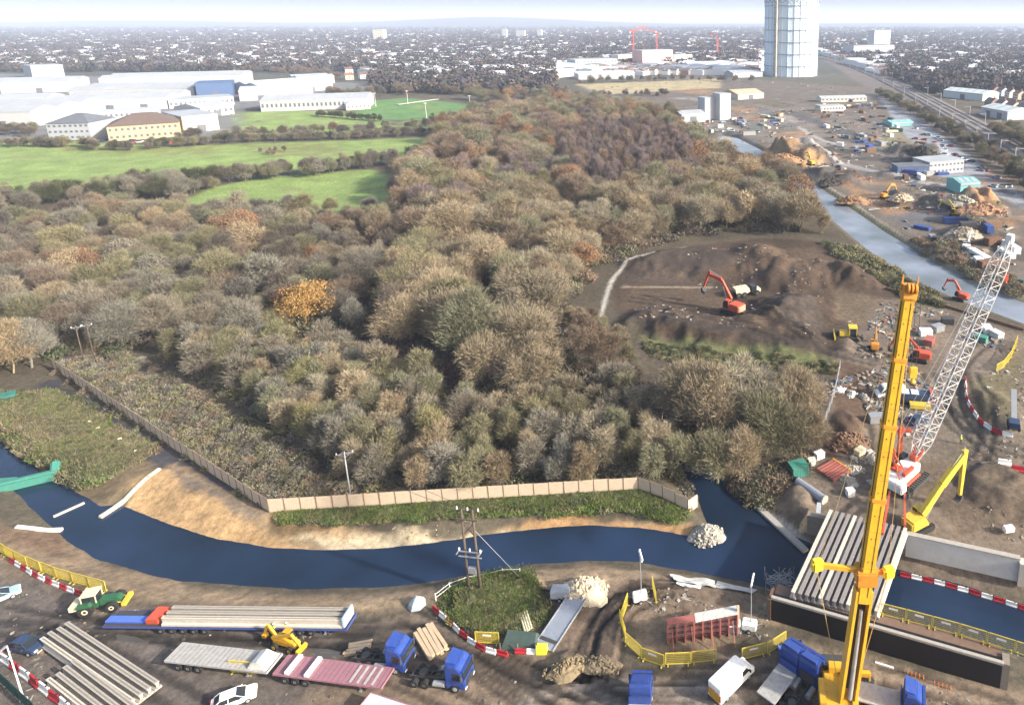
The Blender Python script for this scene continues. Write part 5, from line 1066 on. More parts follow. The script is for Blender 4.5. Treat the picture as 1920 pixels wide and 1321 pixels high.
t = thing('post_and_wire_fence', 'white post and wire fence round the grass patch', 'fence'); c = along([(808, 1138), (830, 1110), (872, 1086), (930, 1078), (985, 1076)], 2.4); t.location = (0, 0, 0)
for i, (p, rz) in enumerate(c):
    m = MB(); g = gz(p.x, p.y); m.bar((p.x, p.y, g-.2), (p.x, p.y, g+1.2), .1); m.build('post', WHITE, t)
    if i: q = c[i-1][0]; gq = gz(q.x, q.y); m = MB(); [m.bar((p.x, p.y, g+z), (q.x, q.y, gq+z), .05) for z in (.5, 1.05)]; m.build('rail', WHITE, t)
heap('stone_heap', 'heap of pale crushed stone beside the tyre tracks', 'stone heap', 1090, 1112, 3.5, 2.6, 2.3, STONE, .2, 3, 160, ss=.3)
heap('soil_heap', 'tufted brown soil heap at the foot of the tyre tracks', 'soil heap', 1062, 1252, 2.6, 1.5, 1.1, mat('tufted_soil', (.2, .155, .09), .95, var=.4, scale=3, bump=.5), .3, 5, 110, ss=.16)
heap('soil_heap', 'low brown soil heap right of the tufted heap', 'soil heap', 1125, 1246, 2.6, 1.2, .8, mat('brown_soil', (.16, .125, .08), .95, var=.4, scale=3, bump=.5), -.2, 6, 110, ss=.16)
GC = 'yellow barriers curving round the excavation'
yrow([(1222, 1098), (1228, 1120), (1228, 1142)], 'top of the short run by the lighting tower', 'yellow barriers at the lighting tower'); yrow([(1182, 1130), (1170, 1150), (1167, 1180), (1180, 1212), (1210, 1236), (1245, 1248), (1345, 1240)], 'top of the curved run round the excavation', GC, plate=1); yrow([(1390, 1236), (1440, 1224), (1478, 1200)], 'left of the run beside the white van', 'yellow barriers by the van', plate=1)
def light_tower(label, px, py, h=7.0, rz=0.0):
    t = thing('lighting_tower', label, 'lighting tower'); place(t, px, py, rz=rz); m = MB(); m.box((0, 0, .85), (1.9, 1.2, 1.0)); m.build('generator_housing', WHITE, t, bevel=.12); m = MB(); m.tube((.2, 0, 1.3), (.2, 0, h), .08, .05, 6); m.build('mast', GREYM, t)
    m = MB(); m.bar((.2, -1, h), (.2, 1, h), .07); m.build('lamp_bar', GREYM, t); [MB().box((.3, y, h+.15), (.2, .4, .35), ry=.4).build('floodlight', LAMP, t) for y in (-.8, -.27, .27, .8)]
    [wheel(t, 0, s*.65, .32, .2) for s in (-1, 1)]; m = MB(); [m.bar((x*.9, y*.6, .3), (x*1.5, y*1.2, .05), .06) for x in (-1, 1) for y in (-1, 1)]; m.build('outrigger', GREYM, t)
light_tower('white lighting tower inside the short yellow barrier run', 1200, 1126, 7.0, .3); light_tower('white lighting tower right of the red steel frames', 1405, 1180, 7.5, -.2)
# red steel shutter frames
t = thing('steel_shutter', 'row of red steel shutter frames with a pale top board', 'formwork'); place(t, 1252, 1206, to=(1366, 1190)); L_ = 8.8
for k in range(9): m = MB(); m.box((k*1.1, 0, 1.45), (.16, .5, 2.9)); m.build('upright', REDS, t)
m = MB(); [m.box((L_/2, .3, z), (L_, .12, .2)) for z in (.3, 1.1, 1.9, 2.7)]; m.build('waling', REDS, t); m = MB(); m.box((L_/2, .42, 1.5), (L_+.2, .06, 2.8)); m.build('face_sheet', mat('shutter_face', (.42, .30, .28), .7, var=.3, dirt=.3), t); m = MB(); m.box((L_/2+1.8, .5, 3.02), (5.4, 1.3, .12), ry=R(-4)); m.build('top_board', SHEETW, t); m = MB(); m.box((1.7, .35, 3.0), (3.4, .9, .14)); m.build('top_waling', REDS, t); m = MB(); m.box((L_+.15, .3, 1.9), (.3, .3, 4.2)); m.build('end_post', TIMB, t)
m = MB(); [m.bar((x, -.2, 2.4), (x, -1.9, .1), .09) for x in (.6, 3.0, 5.5, 8.2)]; m.build('prop', REDS, t)
t = thing('site_bin', 'small white-topped bin beside the right lighting tower', 'bin'); place(t, 1378, 1182); m = MB(); m.box((0, 0, .6), (1.3, 1.0, 1.1)); m.build('body', GREYM, t, bevel=.08); m = MB(); m.box((0, 0, 1.2), (1.4, 1.1, .1)); m.build('lid', WHITE, t)
# sheets on the bank
def sheet(label, pts, m_, thick=.12, hump=.35, name='bank_sheet', cat='sheet'):
    w = [P(a, b) for a, b in pts]; n = 14; m = MB(); vs = []
    for j in range(n+1):
        for i in range(n+1):
            u, v = i/n, j/n; p = (w[0]*(1-u)+w[1]*u)*(1-v)+(w[3]*(1-u)+w[2]*u)*v; vs.append((p.x, p.y, gz(p.x, p.y)+.12+hump*(vnoise(np.array([u*5.0]), np.array([v*4.0+len(label)]))[0])))
    k = len(vs); vs += [(x, y, z-thick) for x, y, z in vs]; f = [(j*(n+1)+i, j*(n+1)+i+1, (j+1)*(n+1)+i+1, (j+1)*(n+1)+i) for j in range(n) for i in range(n)]; f += [tuple(q+k for q in reversed(x)) for x in f]
    bd = [i for i in range(n+1)]+[j*(n+1)+n for j in range(1, n+1)]+[n*(n+1)+i for i in range(n-1, -1, -1)]+[j*(n+1) for j in range(n-1, 0, -1)]; f += [(bd[i], bd[(i+1) % len(bd)], bd[(i+1) % len(bd)]+k, bd[i]+k) for i in range(len(bd))]
    m.add(vs, f); o = m.build(name, m_); tag(o, label, cat); return o
sheet('pale crumpled geotextile sheet on the near bank left of the bridge', [(1255, 1068), (1340, 1074), (1342, 1098), (1268, 1086)], SHEETW); sheet('second pale geotextile strip nearest the bridge abutment', [(1345, 1076), (1420, 1096), (1408, 1106), (1340, 1094)], mat('grey_geotextile', (.42, .43, .42), .9, dirt=.3)); sheet('bright white sheet edge fold below the geotextile', [(1270, 1088), (1315, 1096), (1312, 1102), (1268, 1094)], WHITE, hump=.15)
van('white van with orange chevrons on its rear doors', 1372, 1284, (1418, 1238))
truck_cab('blue lorry with a grey bed beside the white van', 1478, 1268, (1508, 1228), 'flatbed_lorry', (-2.4, -3.6), flat=1); truck_cab('blue tractor unit close to the yellow crane base', 1512, 1290, (1540, 1248)); truck_cab('blue cab cut by the bottom edge left of the van', 1200, 1334, (1205, 1300), flat=1, name='flatbed_lorry')
truck_cab('blue lorry behind the right of the yellow crane', 1690, 1332, (1740, 1345), 'flatbed_lorry', (-2.6, -3.9), flat=1)
sheet('dark blue tarpaulin bundle between barriers and lorry', [(1456, 1216), (1500, 1206), (1506, 1226), (1462, 1236)], TARPB, .2, 1.2, 'tarpaulin', 'tarpaulin')
o = MB().box((0, 0, .12), (2.2, .25, .2)).build('timber_baulk', WHITE); place(o, 1658, 1248, rz=R(-20)); tag(o, 'white timber baulk lying right of the crane base', 'timber')
for i, (a, b) in enumerate(((1702, 1262), (1752, 1282))):
    t = thing('pipe_rack', f'{("nearer", "farther")[1-i]} row of small orange-topped pins right of the crane', 'pins', group='rows of pins by the crane'); place(t, a, b, rz=R(-20)); [MB().tube((k*.45, 0, 0), (k*.45, 0, .5), .08, .05, 6).build('pin', HIORG, t) for k in range(5)]
# ------------------------------------------------------------------ river structures on the left
def capwall(label, a, b, w, h, m_, z=None, name='concrete_wall', cat='wall', seg=2.0):
    p = P(*a); q = P(*b); L_ = (q-p).length; n = max(1, round(L_/seg)); t = thing(name, label, cat, (p.x, p.y, 0), math.atan2(q.y-p.y, q.x-p.x)); zz = -1.9
    for k in range(n): c0 = p.lerp(q, k/n); c1 = p.lerp(q, (k+1)/n); z0_ = max(gz(c0.x, c0.y), WZ+.1)+h-.5; z1_ = max(gz(c1.x, c1.y), WZ+.1)+h-.5; m = MB(); m.bar((k*L_/n+.02, 0, z0_), ((k+1)*L_/n-.02, 0, z1_), w, 1.0); m.build('cap_block', m_, t)
    return t
capwall('stepped cream concrete wall climbing the left bank', (184, 955), (300, 880), .6, .3, mat('cream_concrete', (.62, .57, .44), .85, dirt=.2)); capwall('white concrete kerb wall on the near left bank', (28, 985), (112, 978), .6, .3, mat('white_concrete', (.66, .63, .56), .85, dirt=.2))
o = MB().bar(P(100, 968, WZ+.12), P(158, 942, WZ+.12), .35, .25).build('floating_boom', CONCL); tag(o, 'thin pale boom floating across the left channel', 'boom')
t = thing('silt_barrier', 'teal fabric dam across the channel on the left', 'dam'); p = P(-30, 922, -1.0); q = P(104, 890, -1.0); m = MB(); m.bar(p, q, 1.3, 2.0); m.build('fabric_tube', TEAL, t, bevel=.35); m = MB(); m.bar(q+Vector((0, 0, .2)), P(106, 866, .4), 1.2, 1.6); m.build('bank_end', TEAL, t, bevel=.25); m = MB(); m.bar(P(-25, 905, -.6), P(30, 900, -.9), 1.6, .6); m.build('side_roll', TEAL, t, bevel=.2)
sheet('teal sheet lying at the left edge above the rough grass', [(-30, 738), (32, 736), (28, 748), (-30, 752)], TEAL, .1, .5); heap('stone_apron', 'pale cobbled nose where the two channels meet', 'stone apron', 1325, 1004, 2.6, 2.2, 1.7, STONEG, .4, 9, 220, z=-1.5, ss=.28)
# puddle stones along the wet track
for i, (a, b) in enumerate(((168, 793), (183, 805), (225, 826), (238, 832), (256, 848))): o = heap('boulder', f'{ORD[i]} pale boulder from the far end of the wet track', 'boulder', a, b, .6, .35, .4, STONE, i, 20+i, 4)
# ------------------------------------------------------------------ bridge
ZT = 3.4
A0 = P(1447, 1122, ZT); A1 = P(1880, 1246, ZT); ad = (A1-A0).normalized(); an = Vector((-ad.y, ad.x, 0)); AL = (A1-A0).length; arz = math.atan2(ad.y, ad.x)
t = thing('bridge_abutment', 'near bridge abutment with black coated back wall', 'abutment', (A0.x, A0.y, 0), arz)
m = MB(); m.box((AL/2, .6, ZT/2-.6), (AL, 1.0, ZT+1.0)); m.build('back_wall', BITU, t); m = MB(); m.box((AL/2, .25, ZT), (AL+.3, .45, .35)); m.build('parapet_edge', CONC, t, bevel=.03)
m = MB(); m.box((AL/2, 1.6, ZT-.32), (AL-.1, 2.3, .3)); m.build('bearing_shelf', mat('rusty_shelf', (.17, .11, .08), .9, var=.3, dirt=.3), t); m = MB(); m.box((AL/2, 2.7, ZT/2-1.4), (AL, .4, ZT+2.0)); m.build('river_wall', CONCD, t); m = MB(); m.box((-.3, .9, 1.0), (.4, 2.0, 4.6)); m.build('end_wall', RUST, t); m = MB(); m.box((AL+.4, .9, 1.0), (.8, 1.6, 5.0)); m.build('wing_wall', CONCD, t)
F0 = P(1700, 1003, 3.3); F1 = P(1912, 1049, 3.3); fd = (F1-F0).normalized(); FL = (F1-F0).length; t2 = thing('bridge_abutment', 'far bridge abutment of smooth pale grey concrete', 'abutment', (F0.x, F0.y, 0), math.atan2(fd.y, fd.x))
m = MB(); m.box((FL/2, .3, 1.5), (FL, .6, 3.6)); m.build('wall_face', mat('smooth_concrete', (.50, .50, .49), .8, dirt=.1, scale=.6), t2, bevel=.03); m = MB(); m.box((FL/2, .35, 3.38), (FL+.2, .8, .16)); m.build('coping', CONC, t2); m = MB(); m.box((FL+.4, .1, 1.3), (.8, 1.3, 3.6)); m.build('wing_wall', CONCL, t2); m = MB(); m.box((-7.5, .5, 1.4), (14, 1.0, 3.3)); m.build('bearing_wall', CONCD, t2)
NB = 13; BEAMG = mat('beam_grey', (.23, .21, .2), .9, dirt=.2, scale=2.0, bump=.2); B0 = P(1486, 1122, ZT-.1); B1 = P(1642, 1158, ZT-.1); E0 = P(1558, 966, ZT-.1); E1 = P(1697, 1000, ZT-.1)
for i in range(NB):
    u = i/(NB-1); beam_thing(f'{ORD[i]} concrete beam from the left of the new bridge deck', B0.lerp(B1, u), E0.lerp(E1, u), .82, 1.05, CONCL if i in (0, 4, 8, 12) else BEAMG, group='bridge deck beams', strip=False)
for i, (p, rz) in enumerate(along([(1650, 1150), (1720, 1168), (1800, 1190), (1890, 1218), (1990, 1250)], 3.12, ZT)): ybarrier(p.x, p.y, rz, f'{ORD[i]} yellow mesh barrier from the deck on the near abutment', 'yellow barriers on the near abutment', ZT-.15, True)
rwrow([(1688, 1060), (1760, 1076), (1840, 1098), (1930, 1126)], 'deck in the row below the far abutment', 'barrier blocks below the far abutment', .8)
t = thing('wire_cage', 'grey tangle of reinforcement cage at the near abutment corner', 'rebar cage'); place(t, 1462, 1098, z=.4); m = MB(); rg = random.Random(4); [m.bar((rg.uniform(-2, 2), rg.uniform(-1.2, 1.2), rg.uniform(0, 1.6)), (rg.uniform(-2, 2), rg.uniform(-1.2, 1.2), rg.uniform(0, 2.2)), .05) for _ in range(40)]; m.build('bars', GREYM, t); m = MB(); [m.bar((x, y, 0), (x, y, 2.0), .07) for x in (-2, 0, 2) for y in (-1.2, 1.2)]; m.build('cage_frame', GREYM, t)
capwall('sloping concrete training wall beside the river mouth', (1424, 938), (1512, 1018), 1.0, .3, CONC, seg=3); capwall('blue-grey wing wall left of the bridge deck', (1535, 962), (1530, 1000), .6, 2.2, mat('bluegrey_concrete', (.36, .39, .43), .8), seg=4)
t = thing('drain_pipe', 'grey-blue curved culvert pipe left of the bridge', 'pipe'); place(t, 1520, 922, rz=R(-50)); m = MB(); m.tube((-3, 0, .3), (3, 0, .3), .7, .7, 14, cap=False); m.tube((-3, 0, .3), (3, 0, .3), .6, .6, 14, cap=False); m.build('pipe_wall', mat('bluegrey_pipe', (.25, .27, .31), .7), t); m = MB(); m.lathe((3, 0, .3), [(.62, -.1), (.8, -.1), (.8, .1), (.62, .1)], 14, 'X'); m.build('collar', CONC, t)
# ------------------------------------------------------------------ yellow mobile crane
T0 = P(1590, 1296, 3.6); TIP = ray(1704, 545, 71); CB = T0
t = thing('mobile_crane', 'tall yellow telescopic mobile crane in front of the bridge', 'crane'); g0 = P(1568, 1325)
ax = Vector((.1, 1, 0)).normalized(); rzc = math.radians(86)
def W(x, y, z): return Vector((g0.x, g0.y, 0))+Matrix.Rotation(rzc, 3, 'Z') @ Vector((x, y, z))
def cb(x, y, z, dx, dy, dz, name, m_, par=t, bev=.05): m = MB(); m.box(W(x, y, z), (dx, dy, dz), rzc); return m.build(name, m_, par, bevel=bev)
cb(-3, 0, 1.5, 16, 2.9, .9, 'carrier', YEL); cb(3.6, 0, 2.0, 1.6, 2.9, 1.2, 'carrier_deck', DARKM)
for x in (-9, -7.3, -5.6, -3.0, -1.3, 2.6, 4.2):
    for s in (-1, 1):
        m = MB(); c = W(x, s*1.25, .72); d = Matrix.Rotation(rzc, 3, 'Z') @ Vector((0, 1, 0)); m.tube(c-d*.3, c+d*.3, .72, .72, 14); m.build('wheel', BLACK, t)
for x in (-6.2, 3.4):
    for s in (-1, 1):
        m = MB(); m.bar(W(x, 0, 1.2), W(x, s*4.2, 1.1), .5, .5); m.bar(W(x, s*4.2, 1.3), W(x, s*4.2, .15), .22); m.build('outrigger', YEL, t); m = MB(); m.lathe(W(x, s*4.2, 0), [(.6, .02), (.6, .16)], 10); m.build('outrigger_pad', DARKM, t)
cb(-1.2, 0, 2.5, 5.5, 2.8, 1.1, 'slew_deck', YEL); cb(1.2, -1.3, 3.0, 2.2, .9, 1.3, 'operator_cab', ORANGE); cb(-4.0, 0, 2.9, 1.6, 4.2, 1.8, 'counterweight', YEL); cb(1.9, .1, 3.3, .9, 1.5, 1.2, 'winch', YEL)
for y in (-1.75, 1.75): cb(-.8, y, 2.8, 3.0, .7, 1.0, 'counterweight_block', YEL)
D = (TIP-T0); DL = D.length; Dn = D.normalized(); side_v = Dn.cross(Vector((0, 1, 0.0))).normalized(); fv = side_v.cross(Dn)
def bp_(f, s=0, u=0): return T0+D*f+side_v*s+fv*u
up_b = fv
# base section: two side plates, a plate coloured dark as the gap's shade, then nested tubes
m = MB(); [m.taper(bp_(-.03, s*.78), bp_(.27, s*.78), .32, 1.7, .3, 1.5, up=up_b) for s in (-1, 1)]; m.taper(bp_(0, 0, .55), bp_(.27, 0, .55), 1.5, .18, 1.5, .18, up=up_b) if False else None; m.build('base_section', YEL, t); m = MB(); m.taper(bp_(0, 0, .55), bp_(.27, 0, .55), 1.3, .18, 1.3, .18, up=up_b); m.build('gap_shade_plate', DARKM, t)
m = MB(); m.tube(bp_(.0, 0, -.9), bp_(.22, 0, -.35), .26, .2, 10); m.build('luffing_ram', GREYM, t)
secs = [(.24, .50, 1.42), (.48, .68, 1.34), (.66, .84, 1.26), (.82, .985, 1.18)]
for a, b, w in secs:
    m = MB(); m.taper(bp_(a), bp_(b), w, w*1.15, w, w*1.15, up=up_b); o = m.build('boom_section', YEL, t, bevel=.12)
    m = MB(); m.taper(bp_(b-.004), bp_(b+.004), w+.14, w*1.15+.14, w+.14, w*1.15+.14, up=up_b); m.build('section_collar', ORANGE, o)
    m = MB()
    for j in range(4):
        for s in (-.3, .3): m.tube(bp_(a+(b-a)*(.2+.22*j), s*.8, -w*.57), bp_(a+(b-a)*(.2+.22*j), s*.8, -w*.6), .07, .07, 8)
    o_ = m.build('pin_holes', DARKM, o); o_['kind'] = 'stuff'
    m = MB(); m.bar(bp_(a+.02, w*.53, -.1), bp_(b-.01, w*.53, -.1), .07, .1); m.bar(bp_(a+.02, -w*.2, -w*.59), bp_(b-.01, -w*.2, -w*.59), .05, .04); m.build('hose_rail', DARKM, o)
    m = MB(); [m.taper(bp_(a+(b-a)*f_), bp_(a+(b-a)*f_+.0015), w+.03, w*1.15+.03, w+.03, w*1.15+.03, up=up_b) for f_ in (.35, .7)]; m.build('weld_seam', mat('worn_yellow', (.45, .24, .03), .6), o)
m = MB(); m.taper(bp_(.985), bp_(1.015), 1.4, 1.7, 1.5, 1.5, up=up_b); [m.tube(bp_(1.01, s*.4-.1, -.9), bp_(1.01, s*.4+.1, -.9), .5, .5, 12) for s in (-1, 0, 1)]; [m.bar(bp_(1.0, s*.8), bp_(1.035, s*.8), .14) for s in (-1, 1)]; m.build('boom_head', ORANGE, t)
# super-lift arms
SL = .305
m = MB(); m.box(bp_(SL), (2.3, 2.0, 1.8), 0); m.build('lift_collar', ORANGE, t, bevel=.15)
for s, w in ((1, 5.4), (-1, 2.4)):
    m = MB(); m.bar(bp_(SL+.01, s*.8), bp_(SL+.012, s*w), .4, .5); m.build('guy_arm', ORANGE if s < 0 else YEL, t); m = MB(); m.box(bp_(SL+.012, s*w), (1.3, 1.0, 1.3), .3); m.build('guy_winch', mat('winch_yellow', (.85, .62, .04), .4), t, bevel=.2)
    m = MB(); m.tube(bp_(SL, s*w), bp_(.02, s*1.2, .9), .04, .04, 4); m.tube(bp_(SL, s*w), bp_(.96, s*.6), .03, .03, 4); m.build('guy_rope', mat('rope_tan', (.4, .28, .1), .7), t)
hk = ray(1667, 655, 68.0); HT = bp_(1.01, -.9, -.5); HB = Vector((HT.x, HT.y, HT.z-9.0))
m = MB(); [m.tube(HT+Vector((d, 0, 0)), HB+Vector((d, 0, 0)), .03, .03, 4) for d in (-.25, .25)]; m.build('hoist_rope', DARKM, t); m = MB(); m.box(HB+Vector((0, 0, -.5)), (.8, .5, 1.2)); m.lathe(HB+Vector((0, 0, -1.9)), [(.08, 0), (.3, .3), (.12, .8)], 8); m.build('hook_block', YEL2, t, bevel=.1)
# ------------------------------------------------------------------ white lattice crawler crane
t = thing('crawler_crane', 'white lattice boom crawler crane beyond the bridge', 'crane'); c0 = P(1694, 905); czr = math.radians(45)
def W2(x, y, z): return Vector((c0.x, c0.y, gz(c0.x, c0.y)))+Matrix.Rotation(czr, 3, 'Z') @ Vector((x, y, z))
def cb2(x, y, z, dx, dy, dz, name, m_, bev=.06): m = MB(); m.box(W2(x, y, z), (dx, dy, dz), czr); return m.build(name, m_, t, bevel=bev)
for s in (-1, 1):
    tk = cb2(0, s*2.4, .65, 7.4, 1.0, 1.25, 'track', DARKM, .25)
    for k in range(12): m = MB(); m.box(W2(-3.3+k*.6, s*2.4, 1.3), (.2, 1.06, .08), czr); m.build('track_shoe', BLACK, tk)
cb2(0, 0, 1.0, 4.5, 4.0, .7, 'carbody', REDP); cb2(-.6, 0, 2.2, 6.6, 2.9, 1.5, 'upper_house', WHITE); cb2(2.2, 1.6, 2.5, 1.8, 1.1, 1.8, 'operator_cab', GLASS); cb2(-4.4, 0, 2.3, 1.6, 5.2, 1.6, 'counterweight', WHITE, .2); cb2(-1.0, -1.2, 3.2, 3.0, .6, .6, 'winch_drum', REDP); cb2(-1.5, .6, 3.1, 1.6, 1.4, .5, 'engine_hood', REDP)
LB0 = W2(2.6, 0, 2.3); LT = ray(1894, 447, 116); D = LT-LB0; DL = D.length; Dn = D.normalized(); sv = Dn.cross(Vector((0, 0, 1))).normalized(); fv2 = sv.cross(Dn); HW = 1.15
def wv(f): return HW*min(1, .25+f*7.5, .28+(1-f)*6.5)
def lp(f, a, b): w = wv(f); return LB0+D*f+sv*(a*w)+fv2*(b*w)
LATW = mat('lattice_white', (.58, .57, .56), .5, dirt=.35); m = MB(); NSEG = 32; CR = [(-1, -1), (1, -1), (1, 1), (-1, 1)]
for a, b in CR:
    for k in range(NSEG): m.tube(lp(k/NSEG, a, b), lp((k+1)/NSEG, a, b), .105, .105, 5, cap=False)
m.build('boom_chords', LATW, t); m = MB()
for k in range(NSEG):
    for i in range(4):
        a = CR[i]; b = CR[(i+1) % 4]
        if k % 2: a, b = b, a
        m.tube(lp(k/NSEG, *a), lp((k+1)/NSEG, *b), .055, .055, 4, cap=False); m.tube(lp(k/NSEG, *CR[i]), lp(k/NSEG, *CR[(i+1) % 4]), .045, .045, 4, cap=False)
m.build('boom_lacing', LATW, t); m = MB(); m.box(LT, (1.2, 1.0, 1.4), czr); [m.tube(LT+sv*(s-.1), LT+sv*(s+.1), .55, .55, 12) for s in (-.4, .4)]; m.build('boom_head', WHITE, t)
m = MB(); m.box(lp(.02, 0, 0), (1.4, 1.2, 1.6), czr); [m.bar(lp(.0, s, 0), lp(.07, s, 0), .3) for s in (-1, 1)]; m.build('boom_foot', REDP, t)
AT = W2(-4.8, 0, 9.0); m = MB(); [m.bar(W2(-1.5, s*1.2, 3.0), AT+sv*s*.6, .25) for s in (-1, 1)]; [m.bar(W2(-3.6, s*1.2, 3.0), AT+sv*s*.6, .18) for s in (-1, 1)]; m.bar(AT-sv*.8, AT+sv*.8, .3); m.build('gantry', REDP, t); m = MB(); [m.tube(AT+sv*s*.6, lp(.97, s, 1), .035, .035, 4) for s in (-1, 1)]; m.build('pendant_rope', GREYM, t)
LH = Vector((LT.x, LT.y, LT.z-7)); m = MB(); [m.tube(LT+Vector((d, 0, 0)), LH+Vector((d, 0, 0)), .03, .03, 4) for d in (-.2, .2)]; m.build('hoist_rope', DARKM, t); m = MB(); m.box(LH, (.7, .5, 1.1)); m.lathe(LH+Vector((0, 0, -1.2)), [(.08, 0), (.26, .25), (.1, .7)], 8); m.build('hook_block', REDP, t)
# red piling mast with chains
t = thing('piling_mast', 'orange-red piling mast with cross head beside the white crane', 'piling rig'); place(t, 1684, 880); m = MB(); m.bar((0, 0, 0), (0, 0, 8.6), .7, .7); m.build('mast', REDP, t); m = MB(); m.bar((-1.7, 0, 7.6), (1.7, 0, 7.6), .45, .5); m.build('cross_head', REDP, t); m = MB(); m.box((0, 0, .3), (2.6, 2.6, .6)); m.build('base', REDS, t); m = MB(); [m.bar((s*1.2, 0, .5), (s*.2, 0, 4.0), .2) for s in (-1, 1)]; m.build('brace', REDP, t); m = MB(); m.tube((0, 0, 8.6), (0, 0, 10.4), .25, .15, 8); m.build('hammer', DARKM, t)
for i, (a, b) in enumerate((((1668, 922), (1655, 1000)), ((1696, 925), (1697, 985)))):
    m = MB(); m.bar(P(*a, 2.5), P(*b, 4.6), .32, .32); o = m.build('lifting_strut', REDP); tag(o, f'{("left", "right")[i]} red strut reaching from the crane to the deck', 'strut', 'red struts at the deck')
# yellow long-reach machine right of the deck
excavator('yellow long-boom excavator right of the bridge deck', 1722, 990, math.radians(32), YEL2, 0, ((.2, 1.4), (4.0, 4.8), (8.6, 8.2)), (8.4, 1.3), s=1.05, bw=1.75)
o = MB().box((0, 0, .9), (1.7, 1.0, .9)).build('site_tank', WHITE, bevel=.15); place(o, 1890, 1000, rz=.2); tag(o, 'small white tank on the mud right of the excavator', 'tank')
rwrow([(1868, 884), (1905, 889), (1960, 898)], 'left in the pair at the right edge', 'barrier blocks at the right edge', 1.2, start=1); rwrow([(1810, 712), (1812, 745), (1825, 775), (1848, 800), (1880, 816), (1905, 822)], 'far end of the curved run by the haul road', 'barrier blocks curving by the haul road', 1.0)
# materials beside the crane pad
def box_thing(name, label, cat, px, py, d, m_, rz=0.0, z=None, lid=None, bev=.05, ribs=0):
    t = thing(name, label, cat); place(t, px, py, rz=rz, z=z); m = MB(); m.box((0, 0, d[2]/2), d); m.build('body', m_, t, bevel=bev)
    m = MB(); m.box((0, 0, d[2]+.05), (d[0]+.06, d[1]+.06, .1)); m.build('lid', lid or m_, t)
    if ribs: m = MB(); [m.box((-d[0]/2+.2+(d[0]-.4)*k/ribs, s*(d[1]/2+.02), d[2]/2), (.12, .06, d[2]-.2)) for k in range(ribs+1) for s in (-1, 1)]; o_ = m.build('rib', m_, t); o_['kind'] = 'stuff'
    return t
box_thing('site_container', 'teal container by the trees left of the crane pad', 'container', 1496, 888, (3.0, 2.2, 2.0), TEAL, R(20), ribs=6)
box_thing('tool_chest', 'white tool chest behind the teal container', 'chest', 1536, 858, (1.7, 1.1, 1.1), WHITE, R(30)); box_thing('tool_chest', 'pale round-topped tank beside the teal container', 'tank', 1522, 872, (1.3, 1.2, 1.2), SHEETW, R(10), bev=.3); box_thing('pallet_box', 'white slatted box among the rubble by the yellow boom', 'box', 1612, 850, (1.9, 1.3, .9), CREAMP, R(40)); box_thing('site_cube', 'small white tote below the crane boom', 'tote', 1594, 928, (1.3, 1.1, 1.1), WHITE, R(15))
t = thing('steel_frame_stack', 'stack of red steel frames on the crane pad', 'steel frames'); place(t, 1562, 884, rz=R(38)); [MB().box((0, -1.8+.6*k, .25+.05*(k % 2)), (4.0, .35, .45)).build('frame_bar', REDS, t) for k in range(7)]; m = MB(); m.box((2.2, 0, .35), (.3, 4.2, .4)); m.build('orange_beam', ORANGE, t)
for i, (a, b, l) in enumerate(((1600, 880, 'first'), (1635, 860, 'second'), (1590, 900, 'third'), (1650, 905, 'fourth'))): heap('rubble_heap', f'{l} grey rubble scatter on the crane pad', 'rubble', a, b, 2.0, 1.2, .5, STONEG, i, 30+i, 50)
heap('brushwood_heap', 'brown brushwood heap behind the teal container', 'brushwood', 1585, 828, 4.5, 3.0, 1.4, mat('brushwood', (.16, .095, .06), .95, var=.5, scale=5, bump=.8), .2, 41, 120, ss=.4)
# black and white plant vehicle behind the boom
t = thing('drilling_rig', 'black rig with two white roof panels behind the yellow boom', 'rig'); place(t, 1712, 752, rz=R(-8)); m = MB(); m.box((0, 0, 1.4), (7.0, 2.6, 1.4)); m.build('body', DKBLUE, t, bevel=.15); [MB().box((-1.7+1.9*k, 0, 2.16), (1.5, 1.9, .1)).build('roof_panel', mat('pale_panel', (.55, .62, .66), .4), t) for k in range(2)]; m = MB(); m.box((3.4, 0, 1.6), (.5, 2.5, 1.9)); m.build('tail_frame', REDP, t); [MB().box((0, s*1.3, .4), (6.6, .6, .8)).build('track', BLACK, t, bevel=.2) for s in (-1, 1)]; m = MB(); m.box((1.0, -2.4, .6), (4.0, 1.6, .8)); m.build('pipe_rack', YEL2, t)
van('white van partly behind the yellow crane boom', 1668, 742, (1640, 744)); car('dark car below the black rig', DKBLUE, 1722, 792, (1740, 786)); box_thing('generator', 'grey generator behind the yellow boom', 'generator', 1645, 790, (3.4, 1.6, 1.5), GREYM, .1)
for i, (a, b, c, l) in enumerate(((1575, 732, WHITE, 'white sack pile at the fence end of the pad'), (1598, 740, SHEETW, 'pale sack pile beside the white sacks'), (1620, 745, STONEG, 'grey sack pile nearest the yellow boom'))): heap('sack_pile', l, 'sacks', a, b, 1.4, .9, .8, c, i, 50+i, 20)
t = thing('post_and_wire_fence', 'pale wire fence at the edge of the wood by the pad', 'fence'); c = along([(1576, 685), (1566, 735), (1552, 780), (1538, 815)], 3.0)
for i, (p, rz) in enumerate(c):
    g = gz(p.x, p.y); m = MB(); m.bar((p.x, p.y, g-.2), (p.x, p.y, g+1.8), .12); m.build('post', CONCL, t)
    if i: q = c[i-1][0]; m = MB(); [m.bar((p.x, p.y, g+z), (q.x, q.y, gz(q.x, q.y)+z), .05) for z in (.4, .8, 1.2, 1.7)]; m.build('wire', GREYM, t)
